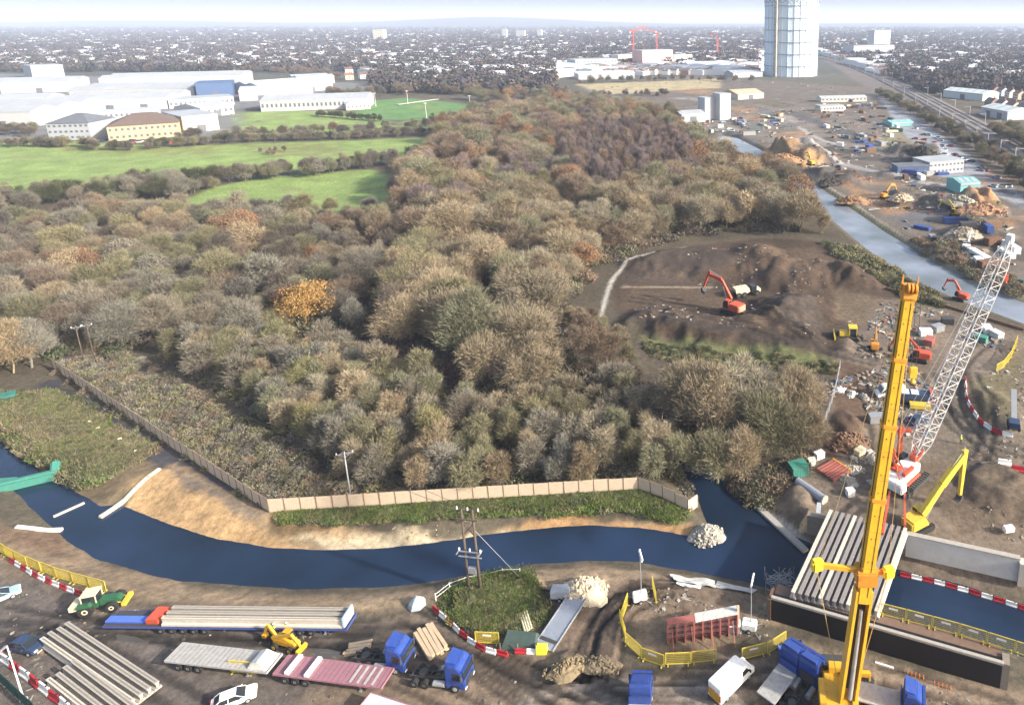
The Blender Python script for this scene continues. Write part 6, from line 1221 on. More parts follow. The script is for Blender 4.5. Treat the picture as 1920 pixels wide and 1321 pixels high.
# machines in the clearing
excavator('orange-red excavator digging in the soil clearing', 1372, 588, math.radians(140), REDP, 0, ((.4, 1.8), (2.8, 5.2), (6.2, 5.6)), (7.6, 2.4), s=1.35, cab=mat('salmon_paint', (.62, .3, .2), .5))
t = thing('dump_truck', 'cream articulated dump truck beside the orange-red excavator', 'dump truck'); place(t, 1400, 553, rz=R(20)); m = MB(); m.side([(-3.6, 1.3), (-3.9, 2.6), (.2, 2.7), (.6, 1.6), (-.2, 1.1)], -1.35, 1.35); m.build('skip_body', CREAMP, t, bevel=.06); m = MB(); m.box((1.8, 0, 1.9), (1.7, 2.2, 1.8)); m.build('cab', GLASS, t, bevel=.1); m = MB(); m.box((3.2, 0, 1.4), (1.4, 2.0, 1.0)); m.build('bonnet', CREAMP, t, bevel=.1); [wheel(t, x, s*1.2, .8, .6) for x in (-2.9, -1.2, 2.7) for s in (-1, 1)]; m = MB(); m.box((-.2, 0, 1.0), (6.0, .9, .4)); m.build('chassis', DARKM, t)
t = thing('bulldozer', 'yellow bulldozer at the near edge of the soil clearing', 'bulldozer'); place(t, 1590, 636, rz=R(175)); t.scale = (1.3,)*3; [MB().side([(-1.9, .4), (-1.5, .95), (1.5, .95), (1.9, .4), (1.5, 0), (-1.5, 0)], s*1.05-.28, s*1.05+.28).build('track', BLACK, t) for s in (-1, 1)]; m = MB(); m.box((.7, 0, 1.3), (1.9, 1.2, .9)); m.build('engine_cover', YEL2, t, bevel=.08); m = MB(); m.box((-.8, 0, 1.85), (1.3, 1.5, 1.4)); m.build('cab', GLASS, t); m = MB(); m.box((-.8, 0, 2.6), (1.6, 1.8, .16)); [m.bar((x, y, 1.1), (x, y, 2.6), .12) for x in (-1.45, -.15) for y in (-.78, .78)]; m.build('cab_roof', YEL2, t); m = MB(); m.box((2.5, 0, .65), (.25, 3.4, 1.2), ry=.15); m.build('blade', YEL2, t); m = MB(); [m.bar((0, s*1.4, .5), (2.4, s*1.4, .5), .2) for s in (-1, 1)]; m.build('push_arm', YEL2, t); m = MB(); m.bar((-1.6, 0, .9), (-2.6, 0, .4), .3); m.box((-2.6, 0, .4), (.3, 1.4, .8)); m.build('ripper', DARKM, t)
excavator('small orange excavator by the yellow boom at the clearing edge', 1640, 655, math.radians(20), ORANGE, 1.0, ((.4, 1.8), (2.2, 4.0), (4.4, 3.4)), (5.2, 1.2), s=.8); excavator('red excavator on the canal bank below the white boom', 1800, 562, math.radians(130), REDP, 0, ((.4, 1.8), (2.4, 4.4), (5.0, 3.8)), (6.0, 1.4), s=.9); excavator('red machine beside the white lattice boom', 1722, 676, math.radians(160), REDP, 0, ((.4, 1.8), (2.6, 4.2), (5.6, 3.4)), (6.6, 1.2), s=1.0)
for i, (a, b, c, l) in enumerate(((1735, 628, WHITE, 'white cabin store left of the lattice boom'), (1758, 620, GREYM, 'grey steel store left of the lattice boom'), (1742, 645, REDS, 'red steel skip left of the lattice boom'), (1850, 622, WHITE, 'white store box right of the lattice boom'), (1868, 632, SHEETW, 'pale store box right of the lattice boom'), (1838, 640, TEAL, 'teal store box right of the lattice boom'), (1776, 606, DARKM, 'dark skip near the canal bank'))): box_thing('store_box', l, 'container', a, b, (3.0, 2.0, 1.5), c, i*.5, ribs=5)
yrow([(1908, 640), (1895, 670), (1880, 690), (1862, 700)], 'far end of the run right of the lattice boom', 'yellow barriers right of the lattice boom')
t = thing('tracked_conveyor', 'grey tracked conveyor at the right edge by the haul road', 'conveyor'); place(t, 1900, 800, rz=R(70)); m = MB(); m.bar((-2, 0, .8), (6.5, 0, 4.2), 1.0, .4); m.build('belt', GREYM, t); [MB().box((0, s*.9, .4), (3.2, .5, .8)).build('track', BLACK, t, bevel=.15) for s in (-1, 1)]; m = MB(); m.box((-1.2, 0, 1.4), (2.0, 1.8, 1.2)); m.build('hopper', DKBLUE, t)
o = MB().bar(P(1660, 540, .2), P(1920, 618, .2), .4, .8).build('retaining_edge', RUST); tag(o, 'rusty sheet pile edge along the near canal bank', 'sheet piles')
# ------------------------------------------------------------------ gasholder
GB = mat('gasholder_paint', (.56, .66, .74), .5, var=.1, scale=.05); GRD = mat('gasholder_steel', (.16, .22, .29), .6); GLF = mat('lift_tower_grey', (.36, .34, .30), .7)
gp = P(1482, 141); gr = 37.0; gh = 112.0
t = thing('gasholder', 'giant pale blue cylindrical gasholder rising above the skyline', 'gasholder', (gp.x, gp.y, -1))
NS = 28
for k in range(7):
    z0, z1 = k*gh/7, (k+1)*gh/7; m = MB(); m.lathe((0, 0, 0), [(gr, z0), (gr, z1)], NS); m.f = m.f[:-2]; m.build('shell_lift', GB, t)
    m = MB(); m.lathe((0, 0, z1-1), [(gr, 0), (gr+1.3, 0), (gr+1.3, .6), (gr, .6)], NS); m.f = m.f[:-2]; g_ = m.build('gallery', GRD, t)
    m = MB()
    for i in range(NS): a = 6.2832*i/NS; m.bar(((gr+1.25)*math.cos(a), (gr+1.25)*math.sin(a), z1-.4), ((gr+1.25)*math.cos(a), (gr+1.25)*math.sin(a), z1+.7), .12)
    m.build('railing', GRD, g_)
for i in range(NS):
    a = 6.2832*i/NS; m = MB(); m.box(((gr+.25)*math.cos(a), (gr+.25)*math.sin(a), gh/2), (.7, .45, gh), a); m.build('stanchion', GB, t)
m = MB(); m.lathe((0, 0, gh), [(gr, 0), (gr*.7, 2.5), (gr*.3, 4.5), (.5, 5)], NS); m.build('crown', GB, t)
va = math.atan2(-gp.y, -gp.x)-R(32); m = MB(); c, s = math.cos(va), math.sin(va); m.box(((gr+2.2)*c, (gr+2.2)*s, gh/2+1), (4.6, 4.2, gh+6), va); m.build('lift_tower', GLF, t)
m = MB()
for k in range(15): m.box(((gr+4.6)*c, (gr+4.6)*s, 4+k*7.4), (.3, 4.4, .8), va)
m.build('lift_tower_band', GRD, t)
m = MB()
for i in range(NS): a = 6.2832*i/NS; a2 = 6.2832*(i+1)/NS; q = gr+1.2; m.bar((q*math.cos(a), q*math.sin(a), gh-13), (q*math.cos(a2), q*math.sin(a2), gh-7), .5); m.bar((q*math.cos(a2), q*math.sin(a2), gh-13), (q*math.cos(a), q*math.sin(a), gh-7), .5)
m.build('lattice_girder', GRD, t)

# ------------------------------------------------------------------ buildings with walls, roof, doors and windows
BM = {'white': mat('white_cladding', (.40, .41, .42), .6, var=.06, scale=.05), 'wroof': mat('white_roof', (.34, .36, .38), .6, var=.2, scale=.06), 'grey': mat('grey_cladding', (.36, .38, .41), .6, var=.1, scale=.05), 'groof': mat('grey_roof', (.42, .44, .46), .7, var=.12, scale=.04), 'tan': mat('tan_brick', (.46, .36, .23), .85, var=.12, scale=.3),
      'brown': mat('brown_tiles', (.13, .095, .08), .85, var=.2, scale=.3), 'slate': mat('slate_roof', (.12, .13, .15), .7, var=.2, scale=.2), 'bluec': mat('blue_cladding', (.07, .12, .24), .6, var=.1, scale=.05), 'cream': mat('cream_wall', (.62, .56, .44), .8, var=.08, scale=.05), 'pink': mat('pink_render', (.58, .36, .33), .8, var=.1, scale=.05), 'teal': mat('teal_roof', (.16, .42, .42), .6, var=.1, scale=.05), 'brick': mat('red_brick', (.30, .15, .10), .9, var=.2, scale=.3), 'pale': mat('pale_green_roof', (.50, .56, .54), .6, var=.1, scale=.05)}
DULLG = mat('dull_glass', (.12, .13, .15), .35)
def building(label, a, b, h, dep, wall, roof, shape='flat', rows=0, doors=0, name='warehouse', cat='building', nwin=10):
    p = P(*a); q = P(*b); L_ = (q-p).length; t = thing(name, label, cat, (p.x, p.y, 0), math.atan2(q.y-p.y, q.x-p.x)); wm, rm_ = BM[wall], BM[roof]
    m = MB(); m.box((L_/2, dep/2, h/2-1), (L_, dep, h+2)); w = m.build('wall', wm, t); m = MB(); e = .5
    if shape == 'flat': m.box((L_/2, dep/2, h+.25), (L_+e, dep+e, .5))
    elif shape == 'hip':
        r = min(L_, dep)*.42; v = [(-e, -e, h), (L_+e, -e, h), (L_+e, dep+e, h), (-e, dep+e, h), (r, dep/2, h+dep*.2), (L_-r, dep/2, h+dep*.2)]; m.add(v, [(0, 1, 5, 4), (1, 2, 5), (2, 3, 4, 5), (3, 0, 4), (3, 2, 1, 0)])
    else:
        n = max(1, round(dep/26)); d_ = dep/n
        for k in range(n):
            y = k*d_; m = MB(); m.add([(-e, y, h), (L_+e, y, h), (L_+e, y+d_, h), (-e, y+d_, h), (-e, y+d_/2, h+d_*.1), (L_+e, y+d_/2, h+d_*.1)], [(0, 1, 5, 4), (2, 3, 4, 5), (1, 2, 5), (3, 0, 4), (3, 2, 1, 0)]); rf_ = m.build('roof', rm_, t)
            ns = max(3, int(L_/9)); m = MB()
            for j in range(ns): x = (j+.5)*L_/ns; sl_ = d_*.1; m.add([(x-.9, y+d_*.08, h+sl_*.16+.12), (x+.9, y+d_*.08, h+sl_*.16+.12), (x+.9, y+d_*.44, h+sl_*.88+.12), (x-.9, y+d_*.44, h+sl_*.88+.12)], [(0, 1, 2, 3)])
            o_ = m.build('roof_lights', BM['grey'], rf_); o_['kind'] = 'stuff'
    if shape != 'saw': m.build('roof', rm_, t)
    else: m = MB(); m.box((L_/2, -.15, h-.5), (L_+.2, .3, 1.0)); m.build('fascia', BM['grey'], t)
    for r in range(rows):
        z = h*(r+.55)/rows
        for k in range(nwin): m = MB(); m.box(((k+.5)*L_/nwin, -.06, z), (L_/nwin*.46, .16, h/rows*.34)); m.build('window', DULLG, t)
    for k in range(doors): m = MB(); m.box((L_*(k+.7)/(doors+.4), -.08, 2.4), (5.2, .2, 4.8)); m.build('loading_door', BM['slate'], t)
    return t
for a in [('tan brick office block with brown hipped roof by the field', (205, 266), (338, 256), 9.5, 32, 'tan', 'brown', 'hip', 2, 0, 'office_block', 'building', 12), ('blue-grey office with dark roof left of the tan block', (93, 264), (172, 262), 11, 26, 'grey', 'slate', 'hip', 3, 0, 'office_block', 'building', 8),
          ('largest white warehouse at the left edge beyond the field', (-140, 243), (64, 238), 12, 75, 'white', 'wroof', 'saw', 0, 2), ('long white warehouse behind the blue-grey office', (95, 212), (315, 204), 10, 60, 'white', 'wroof', 'saw', 0, 3), ('low grey unit behind the tan block', (186, 226), (300, 219), 6, 18, 'grey', 'groof', 'flat', 1, 0, 'warehouse', 'building', 12),
          ('cream warehouse right of the tan block', (346, 250), (412, 243), 11, 42, 'cream', 'wroof', 'flat', 0, 1), ('small white unit at the corner of the sports field', (378, 222), (440, 214), 8, 30, 'white', 'wroof', 'saw', 1, 1, 'warehouse', 'building', 6), ('dark blue box warehouse among the white sheds', (370, 183), (438, 180), 14, 30, 'bluec', 'bluec', 'flat', 0, 1),
          ('long white shed with a dark window band above the sports field', (490, 210), (690, 203), 9, 36, 'white', 'wroof', 'saw', 1, 0, 'warehouse', 'building', 24), ('pale shed behind the dark window band shed', (485, 180), (625, 168), 11, 45, 'white', 'pale', 'saw', 0, 2), ('very long white warehouse across the estate', (188, 166), (455, 158), 11, 60, 'white', 'wroof', 'saw', 0, 4),
          ('tall white block at the back of the estate', (62, 147), (122, 144), 16, 40, 'white', 'wroof', 'flat', 0, 0), ('white warehouse at the far left back', (-60, 178), (128, 172), 11, 60, 'white', 'wroof', 'saw', 0, 2), ('white warehouse left of the dark blue box', (132, 185), (365, 180), 9, 55, 'white', 'wroof', 'saw', 0, 3), ('white unit right of the dark blue box', (450, 190), (585, 184), 9, 36, 'white', 'groof', 'saw', 0, 2),
          ('white unit below the dark blue box', (318, 204), (440, 196), 7, 30, 'white', 'wroof', 'flat', 1, 0, 'warehouse', 'building', 14), ('grey unit at the left edge behind the white warehouse', (-80, 205), (88, 200), 8, 30, 'grey', 'wroof', 'saw', 0, 1), ('white pavilion beside the sports pitch', (650, 207), (695, 204), 5, 14, 'cream', 'groof', 'hip', 1, 0, 'pavilion', 'building', 6), ('white shed at the right end of the estate', (560, 160), (628, 156), 9, 40, 'white', 'wroof', 'saw', 0, 1),
          ('tall white silo building, left of the pair on the works', (1322, 226), (1342, 224), 17, 10, 'white', 'wroof', 'flat', 0, 0, 'silo_building'), ('taller white silo building, right of the pair on the works', (1350, 226), (1370, 224), 20, 10, 'white', 'wroof', 'flat', 0, 0, 'silo_building'), ('low white plant shed left of the silo pair', (1278, 232), (1322, 229), 7, 18, 'white', 'wroof', 'saw', 0, 1), ('tan-roofed shed beyond the works', (1384, 187), (1432, 184), 5, 34, 'cream', 'tan', 'saw', 0, 1),
          ('white site office block beside the haul yard', (1538, 210), (1582, 208), 4.5, 10, 'white', 'wroof', 'flat', 1, 0, 'site_office', 'building', 8), ('long pale shed in the works yard', (1540, 192), (1625, 190), 4, 14, 'cream', 'groof', 'saw', 1, 0, 'site_office', 'building', 12), ('teal-roofed shed beside the works road', (1800, 364), (1836, 362), 5, 12, 'teal', 'teal', 'saw'), ('dark blue stacked offices in the works yard', (1682, 332), (1742, 330), 5, 8, 'bluec', 'slate', 'flat', 2, 0, 'site_office', 'building', 10),
          ('white stacked cabins beside the dark blue offices', (1742, 328), (1806, 322), 6, 14, 'white', 'wroof', 'flat', 2, 0, 'site_office', 'building', 9), ('teal covered store by the works road bend', (1672, 238), (1712, 236), 3, 12, 'teal', 'teal', 'saw'), ('pale green shed beyond the railway', (1768, 182), (1842, 190), 7, 26, 'pale', 'pale', 'saw', 0, 1), ('white works units beyond the railway', (1838, 216), (1888, 226), 7, 26, 'white', 'pale', 'saw', 0, 2),
          ('wide dark office slab on the skyline right of the gasholder', (1600, 108), (1676, 106), 24, 40, 'grey', 'slate', 'flat', 4, 0, 'office_block', 'building', 14), ('white tower on top of the skyline office slab', (1638, 100), (1668, 99), 52, 22, 'white', 'wroof', 'flat', 0, 0, 'tower_block'), ('long low white warehouse right of the skyline slab', (1665, 114), (1812, 110), 9, 60, 'white', 'wroof', 'flat', 0, 0), ('pink block of flats under construction', (1205, 127), (1262, 124), 27, 30, 'pink', 'wroof', 'flat', 6, 0, 'flats', 'building', 9),
          ('white hospital-like slab left of the pink flats', (1080, 130), (1158, 127), 14, 40, 'white', 'wroof', 'flat', 2, 0, 'office_block', 'building', 12), ('pale lower flats between slab and pink flats', (1160, 124), (1204, 122), 18, 26, 'cream', 'wroof', 'flat', 4, 0, 'flats', 'building', 8), ('pale flats right of the pink block', (1264, 122), (1298, 120), 16, 26, 'cream', 'groof', 'flat', 3, 0, 'flats', 'building', 6),
          ('lone pale tower block left on the skyline', (701, 78), (720, 78), 42, 26, 'cream', 'groof', 'flat', 7, 0, 'tower_block', 'building', 5), ('first white tower of the skyline trio from the left', (942, 74), (950, 74), 40, 18, 'white', 'groof', 'flat', 7, 0, 'tower_block', 'building', 3), ('middle white tower of the skyline trio', (968, 75), (984, 75), 36, 20, 'white', 'groof', 'flat', 7, 0, 'tower_block', 'building', 4), ('rightmost white tower of the skyline trio', (1008, 74), (1016, 74), 38, 18, 'white', 'groof', 'flat', 7, 0, 'tower_block', 'building', 3),
          ('white sheds left of the gasholder', (1290, 132), (1380, 130), 9, 50, 'white', 'groof', 'saw'), ('pale grey depot behind the wood', (1085, 150), (1190, 147), 7, 40, 'grey', 'pale', 'saw'), ('white depot at the gasholder foot', (1375, 146), (1430, 144), 6, 30, 'white', 'wroof', 'saw'), ('large white store in the far town on the left', (130, 104), (240, 102), 10, 60, 'white', 'wroof', 'flat'), ('white store in the middle of the far town', (680, 106), (704, 105), 14, 40, 'white', 'wroof', 'flat')]:
    building(*a)
# red tower cranes over the pink flats
def tower_crane(label, px, py, h, jib, rz):
    t = thing('tower_crane', label, 'crane'); place(t, px, py, rz=rz, z=0); rm_ = mat('crane_red', (.5, .1, .08), .6)
    for nm, a, b, w in (('mast', (0, 0, 0), (0, 0, h), 2.2), ('jib', (-jib*.3, 0, h-3), (jib, 0, h+6), 1.8)):
        a, b = Vector(a), Vector(b); d = b-a; dn = d.normalized(); sv_ = dn.cross(Vector((0, 1, 0))).normalized()*w/2; fv_ = dn.cross(sv_).normalized()*w/2; m = MB(); n = int(d.length/3)
        for i in (-1, 1):
            for j in (-1, 1): m.bar(a+sv_*i+fv_*j, b+sv_*i+fv_*j, .5)
        for k in range(n):
            q, r = a+d*(k/n), a+d*((k+1)/n); m.bar(q+sv_+fv_, r-sv_+fv_, .3); m.bar(q+sv_-fv_, r-sv_-fv_, .3); m.bar(q+sv_+fv_, r+sv_-fv_, .3); m.bar(q-sv_+fv_, r-sv_-fv_, .3)
        m.build(nm, rm_, t)
    m = MB(); m.box((-jib*.27, 0, h-4), (4, 2.4, 3)); m.build('counterweight', CONC, t); m = MB(); m.box((1.5, 1.6, h-1), (2, 1.6, 2)); m.build('cab', WHITE, t)
tower_crane('red tower crane left of the pink flats', 1188, 118, 58, 34, R(60)); tower_crane('red tower crane behind the pink flats', 1232, 112, 54, 30, R(200)); tower_crane('red tower crane far right of the pink flats', 1345, 110, 44, 30, R(120))
# ------------------------------------------------------------------ railway and works road
RAILM = mat('rail_steel', (.2, .18, .17), .4, .5); t = thing('railway_track', 'railway tracks curving along the right towards the gasholder', 'railway'); t['kind'] = 'thing'
rl = smooth_line([Pxy(a, b) for a, b in ((1530, 106), (1580, 118), (1640, 140), (1720, 178), (1820, 232), (1920, 288), (2040, 352))], 8)
for off_ in (-11, -9.5, -6, -4.5, 1, 2.5, 6, 7.5):
    m = MB(); l = []
    for i, p in enumerate(rl): q0 = rl[max(i-1, 0)]; q1 = rl[min(i+1, len(rl)-1)]; dx, dy = q1[0]-q0[0], q1[1]-q0[1]; n_ = math.hypot(dx, dy); l.append(Vector((p[0]-dy/n_*off_, p[1]+dx/n_*off_, .65)))
    [m.bar(a, b, .3, .3) for a, b in zip(l[:-1], l[1:])]; m.build('rail', RAILM, t)
m = MB(); tot = [Vector((p[0], p[1], .25)) for p in rl]; [m.bar(a, b, 24, .5) for a, b in zip(tot[:-1], tot[1:])]; m.build('ballast', mat('ballast', (.17, .145, .13), .95, var=.3, scale=.5), t)
MASTM = mat('mast_grey', (.52, .53, .54), .6); _mm = MB(); _mm.bar((0, 0, 0), (0, 0, 8), .3); MAST = _mm.mesh('post', MASTM); _mm = MB(); _mm.bar((0, 0, 7.2), (0, -5, 7.2), .16); _mm.bar((0, 0, 8), (0, -4, 7.3), .1); ARM = _mm.mesh('arm', MASTM)
k = 0
for i in range(6, len(rl)-2, 2):
    for off_ in (-13.5, 10.5):
        p = rl[i]; q = rl[i+1]; dx, dy = q[0]-p[0], q[1]-p[1]; n_ = math.hypot(dx, dy); rz = math.atan2(dy, dx); tm = thing('catenary_mast', f'{("far" if off_ > 0 else "near")} side catenary mast beside the railway', 'mast', (p[0]-dy/n_*off_, p[1]+dx/n_*off_, .2), rz, 'catenary masts')
        if off_ < 0: tm.rotation_euler = (0, 0, rz+math.pi)
        link('post', MAST, tm); link('arm', ARM, tm)
# small vehicles: body, glasshouse and wheels
_vm = MB(); _vm.side([(-2.2, .3), (-2.2, .9), (2.0, .85), (2.2, .6), (2.2, .3)], -.9, .9); _vg = MB(); _vg.add([(-1.8, -.82, .9), (1.1, -.82, .9), (1.1, .82, .9), (-1.8, .82, .9), (-1.2, -.65, 1.45), (.4, -.65, 1.45), (.4, .65, 1.45), (-1.2, .65, 1.45)], [(0, 1, 5, 4), (1, 2, 6, 5), (2, 3, 7, 6), (3, 0, 4, 7), (4, 5, 6, 7)]); _vw = MB(); [_vw.lathe((x, s*.85, .33), [(.33, -.1), (.33, .1)], 8, 'Y') for x in (-1.35, 1.35) for s in (-1, 1)]
VB = {n: _vm.mesh('body', m_) for n, m_ in (('white', WHITE), ('silver', GREYM), ('dark blue', DKBLUE), ('red', REDP), ('pale blue', PALEB))}; VG = _vg.mesh('windows', GLASS); VW = _vw.mesh('wheels', BLACK)
def small_car(c, px, py, rz, where): t = thing('parked_car', f'{c} car {where}', 'car', group='cars on the works roads'); place(t, px, py, rz=rz); link('body', VB[c], t); link('windows', VG, t); link('wheels', VW, t)
crg = random.Random(8)
for i in range(26):
    f = crg.random(); px = 1700+f*200+crg.uniform(-14, 14); py = 225+f*135+crg.uniform(-8, 8)+(10 if f < .5 else 0); small_car(crg.choice(list(VB)), px, py, crg.uniform(2.0, 2.6), 'on the works road beside the railway')
for i in range(16): small_car(crg.choice(list(VB)), crg.uniform(95, 330), crg.uniform(264, 271), crg.uniform(-.3, .3)+1.57, 'parked in front of the office blocks')
for i in range(14): small_car(crg.choice(list(VB)), crg.uniform(1290, 1420), crg.uniform(228, 250), crg.uniform(0, 3), 'parked in the works below the silo pair')
# works clutter across the canal: containers, skips, heaps
CC = {'white': WHITE, 'blue': TARPB, 'grey': GREYM, 'rusty': RUST, 'dull green': mat('dull_green', (.08, .13, .11), .7), 'cream': CREAMP, 'dark': DARKM, 'brown': mat('brown_paint', (.2, .12, .07), .7)}
def clutter(n, pts, where, sc=1.0):
    pg = poly(pts); lo, hi = pg.min(0), pg.max(0); k = 0
    while k < n:
        x, y = crg.uniform(lo[0], hi[0]), crg.uniform(lo[1], hi[1])
        if not inpoly(x, y, pg) or sdist(np.array([x]), np.array([y]), CANAL)[0] < 6: continue
        k += 1; c = crg.choice(list(CC)); d = (crg.choice((6, 4, 9, 3))*sc, 2.3, crg.choice((2.5, 2.5, 1.4, 1.4))); t = thing('shipping_container' if d[2] > 2 else 'skip', f'{c} {"stacked containers" if d[2] > 5 else "container" if d[2] > 2 else "open skip"} {where}', 'container', (x, y, gz(x, y)-.1), crg.uniform(0, 3.14), 'containers on the works')
        m = MB(); m.box((0, 0, d[2]/2), d); m.build('body', CC[c], t); m = MB(); [m.box((-d[0]/2+d[0]*(j+.5)/8, s*(d[1]/2+.03), d[2]/2), (d[0]/20, .07, d[2]*.9)) for j in range(8) for s in (-1, 1)]; o_ = m.build('rib', CC[c], t); o_['kind'] = 'stuff'
        if d[2] > 2: m = MB(); m.box((d[0]/2+.03, 0, d[2]/2), (.08, d[1]*.9, d[2]*.9)); m.build('door', CC[c], t)
clutter(22, [(1290, 235), (1400, 215), (1480, 215), (1440, 258), (1330, 252)], 'on the works below the silos'); clutter(26, [(1480, 200), (1640, 195), (1700, 270), (1600, 262), (1500, 235)], 'in the works yard below the gasholder'); clutter(14, [(1640, 310), (1740, 310), (1800, 345), (1700, 345)], 'beside the dark blue offices'); clutter(12, [(1760, 410), (1880, 420), (1910, 500), (1820, 480)], 'across the canal at the right'); clutter(16, [(1560, 190), (1640, 190), (1740, 290), (1700, 290)], 'along the works road'); clutter(14, [(1560, 255), (1690, 270), (1690, 300), (1580, 290)], 'behind the orange spoil heaps'); clutter(12, [(1720, 425), (1760, 425), (1860, 500), (1830, 520)], 'near the towpath')
for a in (('yellow excavator on the orange spoil heap across the canal', 1520, 310, 2.0, YEL2), ('orange excavator beside the brown heaps across the canal', 1660, 372, .6, ORANGE), ('yellow excavator near the right spoil heaps', 1790, 405, 2.6, YEL2), ('white screening machine at the towpath heaps', 1812, 470, 1.0, WHITE)): excavator(a[0], a[1], a[2], a[3], a[4])
for i, (a, b, r_, c, l) in enumerate(((1600, 378, 5, (.27, .165, .09), 'long orange clay heap nearest the towpath'), (1690, 372, 4, (.4, .33, .24), 'pale rubble heap with mixed debris'), (1800, 380, 6, (.3, .28, .22), 'grey conical heap beside the orange heap'), (1840, 395, 6, (.28, .16, .095), 'orange-brown heap at the right'), (1560, 342, 5, (.05, .042, .036), 'dark soil heap beside the orange heap'), (1730, 290, 9, (.045, .04, .03), 'dark overgrown heap in the works yard'), (1470, 300, 7, (.31, .18, .09), 'bright orange heap at the canal bend'), (1806, 440, 5, (.3, .26, .2), 'pale heap of broken stone at the right'))): heap('spoil_heap', l, 'spoil heap', a, b, r_*1.5, r_, r_*.5, mat(f'spoil_{i}', c, .95, var=.45, scale=.7, bump=.9), i, 60+i, 90, ss=.7)
# floodlight posts and goals on the sports pitch
for i, (a, b) in enumerate(((705, 200), (765, 195), (882, 206), (800, 222))): t = thing('floodlight_post', f'{ORD[i]} floodlight post of the sports pitch', 'floodlight', group='pitch floodlights'); place(t, a, b); m = MB(); m.tube((0, 0, 0), (0, 0, 12), .25, .15, 6); m.build('post', MASTM, t); m = MB(); m.box((0, 0, 12), (2, .4, .6)); m.build('lamp_head', WHITE, t)
o = MB().bar(P(745, 196, .3), P(820, 186, .3), 4, .3).build('pitch_path', CONCL); tag(o, 'pale path beside the sports pitch', 'path', kind='structure')
# ------------------------------------------------------------------ the far town
TM, nt_, b_ = new_mat('town_paint'); a_ = nt_.nodes.new('ShaderNodeAttribute'); a_.attribute_name = 'paint'; nt_.links.new(a_.outputs['Color'], b_.inputs['Base Color']); b_.inputs['Roughness'].default_value = .85
WALLS = [(.62, .60, .56), (.50, .44, .36), (.28, .15, .11), (.36, .22, .16), (.66, .66, .66), (.4, .33, .27)]; ROOFS = [(.15, .085, .065), (.11, .10, .105), (.20, .11, .08), (.13, .12, .13), (.17, .13, .11)]
HV = [(0, 0), (1, 0), (1, 1), (0, 1)]
def house_geo(L_, W_, h, rh): 
    v = [(x*L_-L_/2, y*W_-W_/2, z) for z in (-1, h) for x, y in HV]+[(-L_/2, 0, h+rh), (L_/2, 0, h+rh)]
    return v, [(0, 1, 5, 4), (1, 2, 6, 5), (2, 3, 7, 6), (3, 0, 4, 7), (4, 5, 9, 8), (6, 7, 8, 9), (5, 6, 9), (7, 4, 8)], [0, 0, 0, 0, 1, 1, 0, 0]
hrg = np.random.default_rng(12); V = []; FC = []; PC = []; rg = random.Random(21)
RAILY = lambda px: float(np.interp(px, (1530, 1580, 1640, 1720, 1820, 1920, 2040), (106, 118, 140, 178, 232, 288, 352)))
def blocked(px, py): return (px < 700 and py > 130) or (1040 < px < 1640 and py > 140) or (700 <= px <= 1100 and py > 150) or (1420 < px < 1545 and py > 100) or (px > 1535 and py > RAILY(px)-7)
def put_house(x, y, L_, W_, h, rh, rz, wc, rc):
    v, f, k = house_geo(L_, W_, h, rh); c, s = math.cos(rz), math.sin(rz); o = len(V); V.extend([(x+c*a-s*b, y+s*a+c*b, z) for a, b, z in v]); FC.extend([tuple(i+o for i in q) for q in f]); PC.extend([(wc if q == 0 else rc)+(1,) for q in k])
cnt = 0; NH = 92000
hy = np.exp(hrg.uniform(math.log(780), math.log(7500), NH)); hx = hrg.uniform(-1.2, .6, NH)*hy; hd = hy*CP+CAMH*SP; hpx = CX+FPX*hx/hd; hpy = CY-FPX*(hy*SP-CAMH*CP)/hd
hcl = vnoise(hx/260, hy/420); hst = vnoise(hx/500+9, hy/500)*3.14
for x, y, px, py, cl, st in zip(hx, hy, hpx, hpy, hcl, hst):
    if cl < .2 or blocked(px, py): continue
    sc = .8+y/6500; big = rg.random()
    if big < .08: put_house(x, y, rg.uniform(25, 70)*sc, rg.uniform(18, 40), rg.uniform(5, 10), .8, st, (.6, .61, .62), rg.choice([(.5, .52, .54), (.36, .38, .41), (.6, .6, .6)]))
    elif big < .06: put_house(x, y, 18, 14, rg.uniform(10, 18), .8, st, rg.choice(WALLS), (.35, .34, .33))
    else: put_house(x, y, rg.uniform(8, 22)*sc, rg.uniform(7, 9), rg.uniform(4.5, 6), rg.uniform(2.2, 3.4), st+rg.choice((0, 1.57)), rg.choice(WALLS), rg.choice(ROOFS))
    cnt += 1
me = bpy.data.meshes.new('distant_town'); me.from_pydata(V, [], FC); at = me.attributes.new('paint', 'FLOAT_COLOR', 'FACE'); at.data.foreach_set('color', np.array(PC, np.float32).ravel()); me.materials.append(TM); o = link('distant_town', me); tag(o, 'far town of countless small houses reaching to the skyline', kind='stuff')
print('houses', cnt)
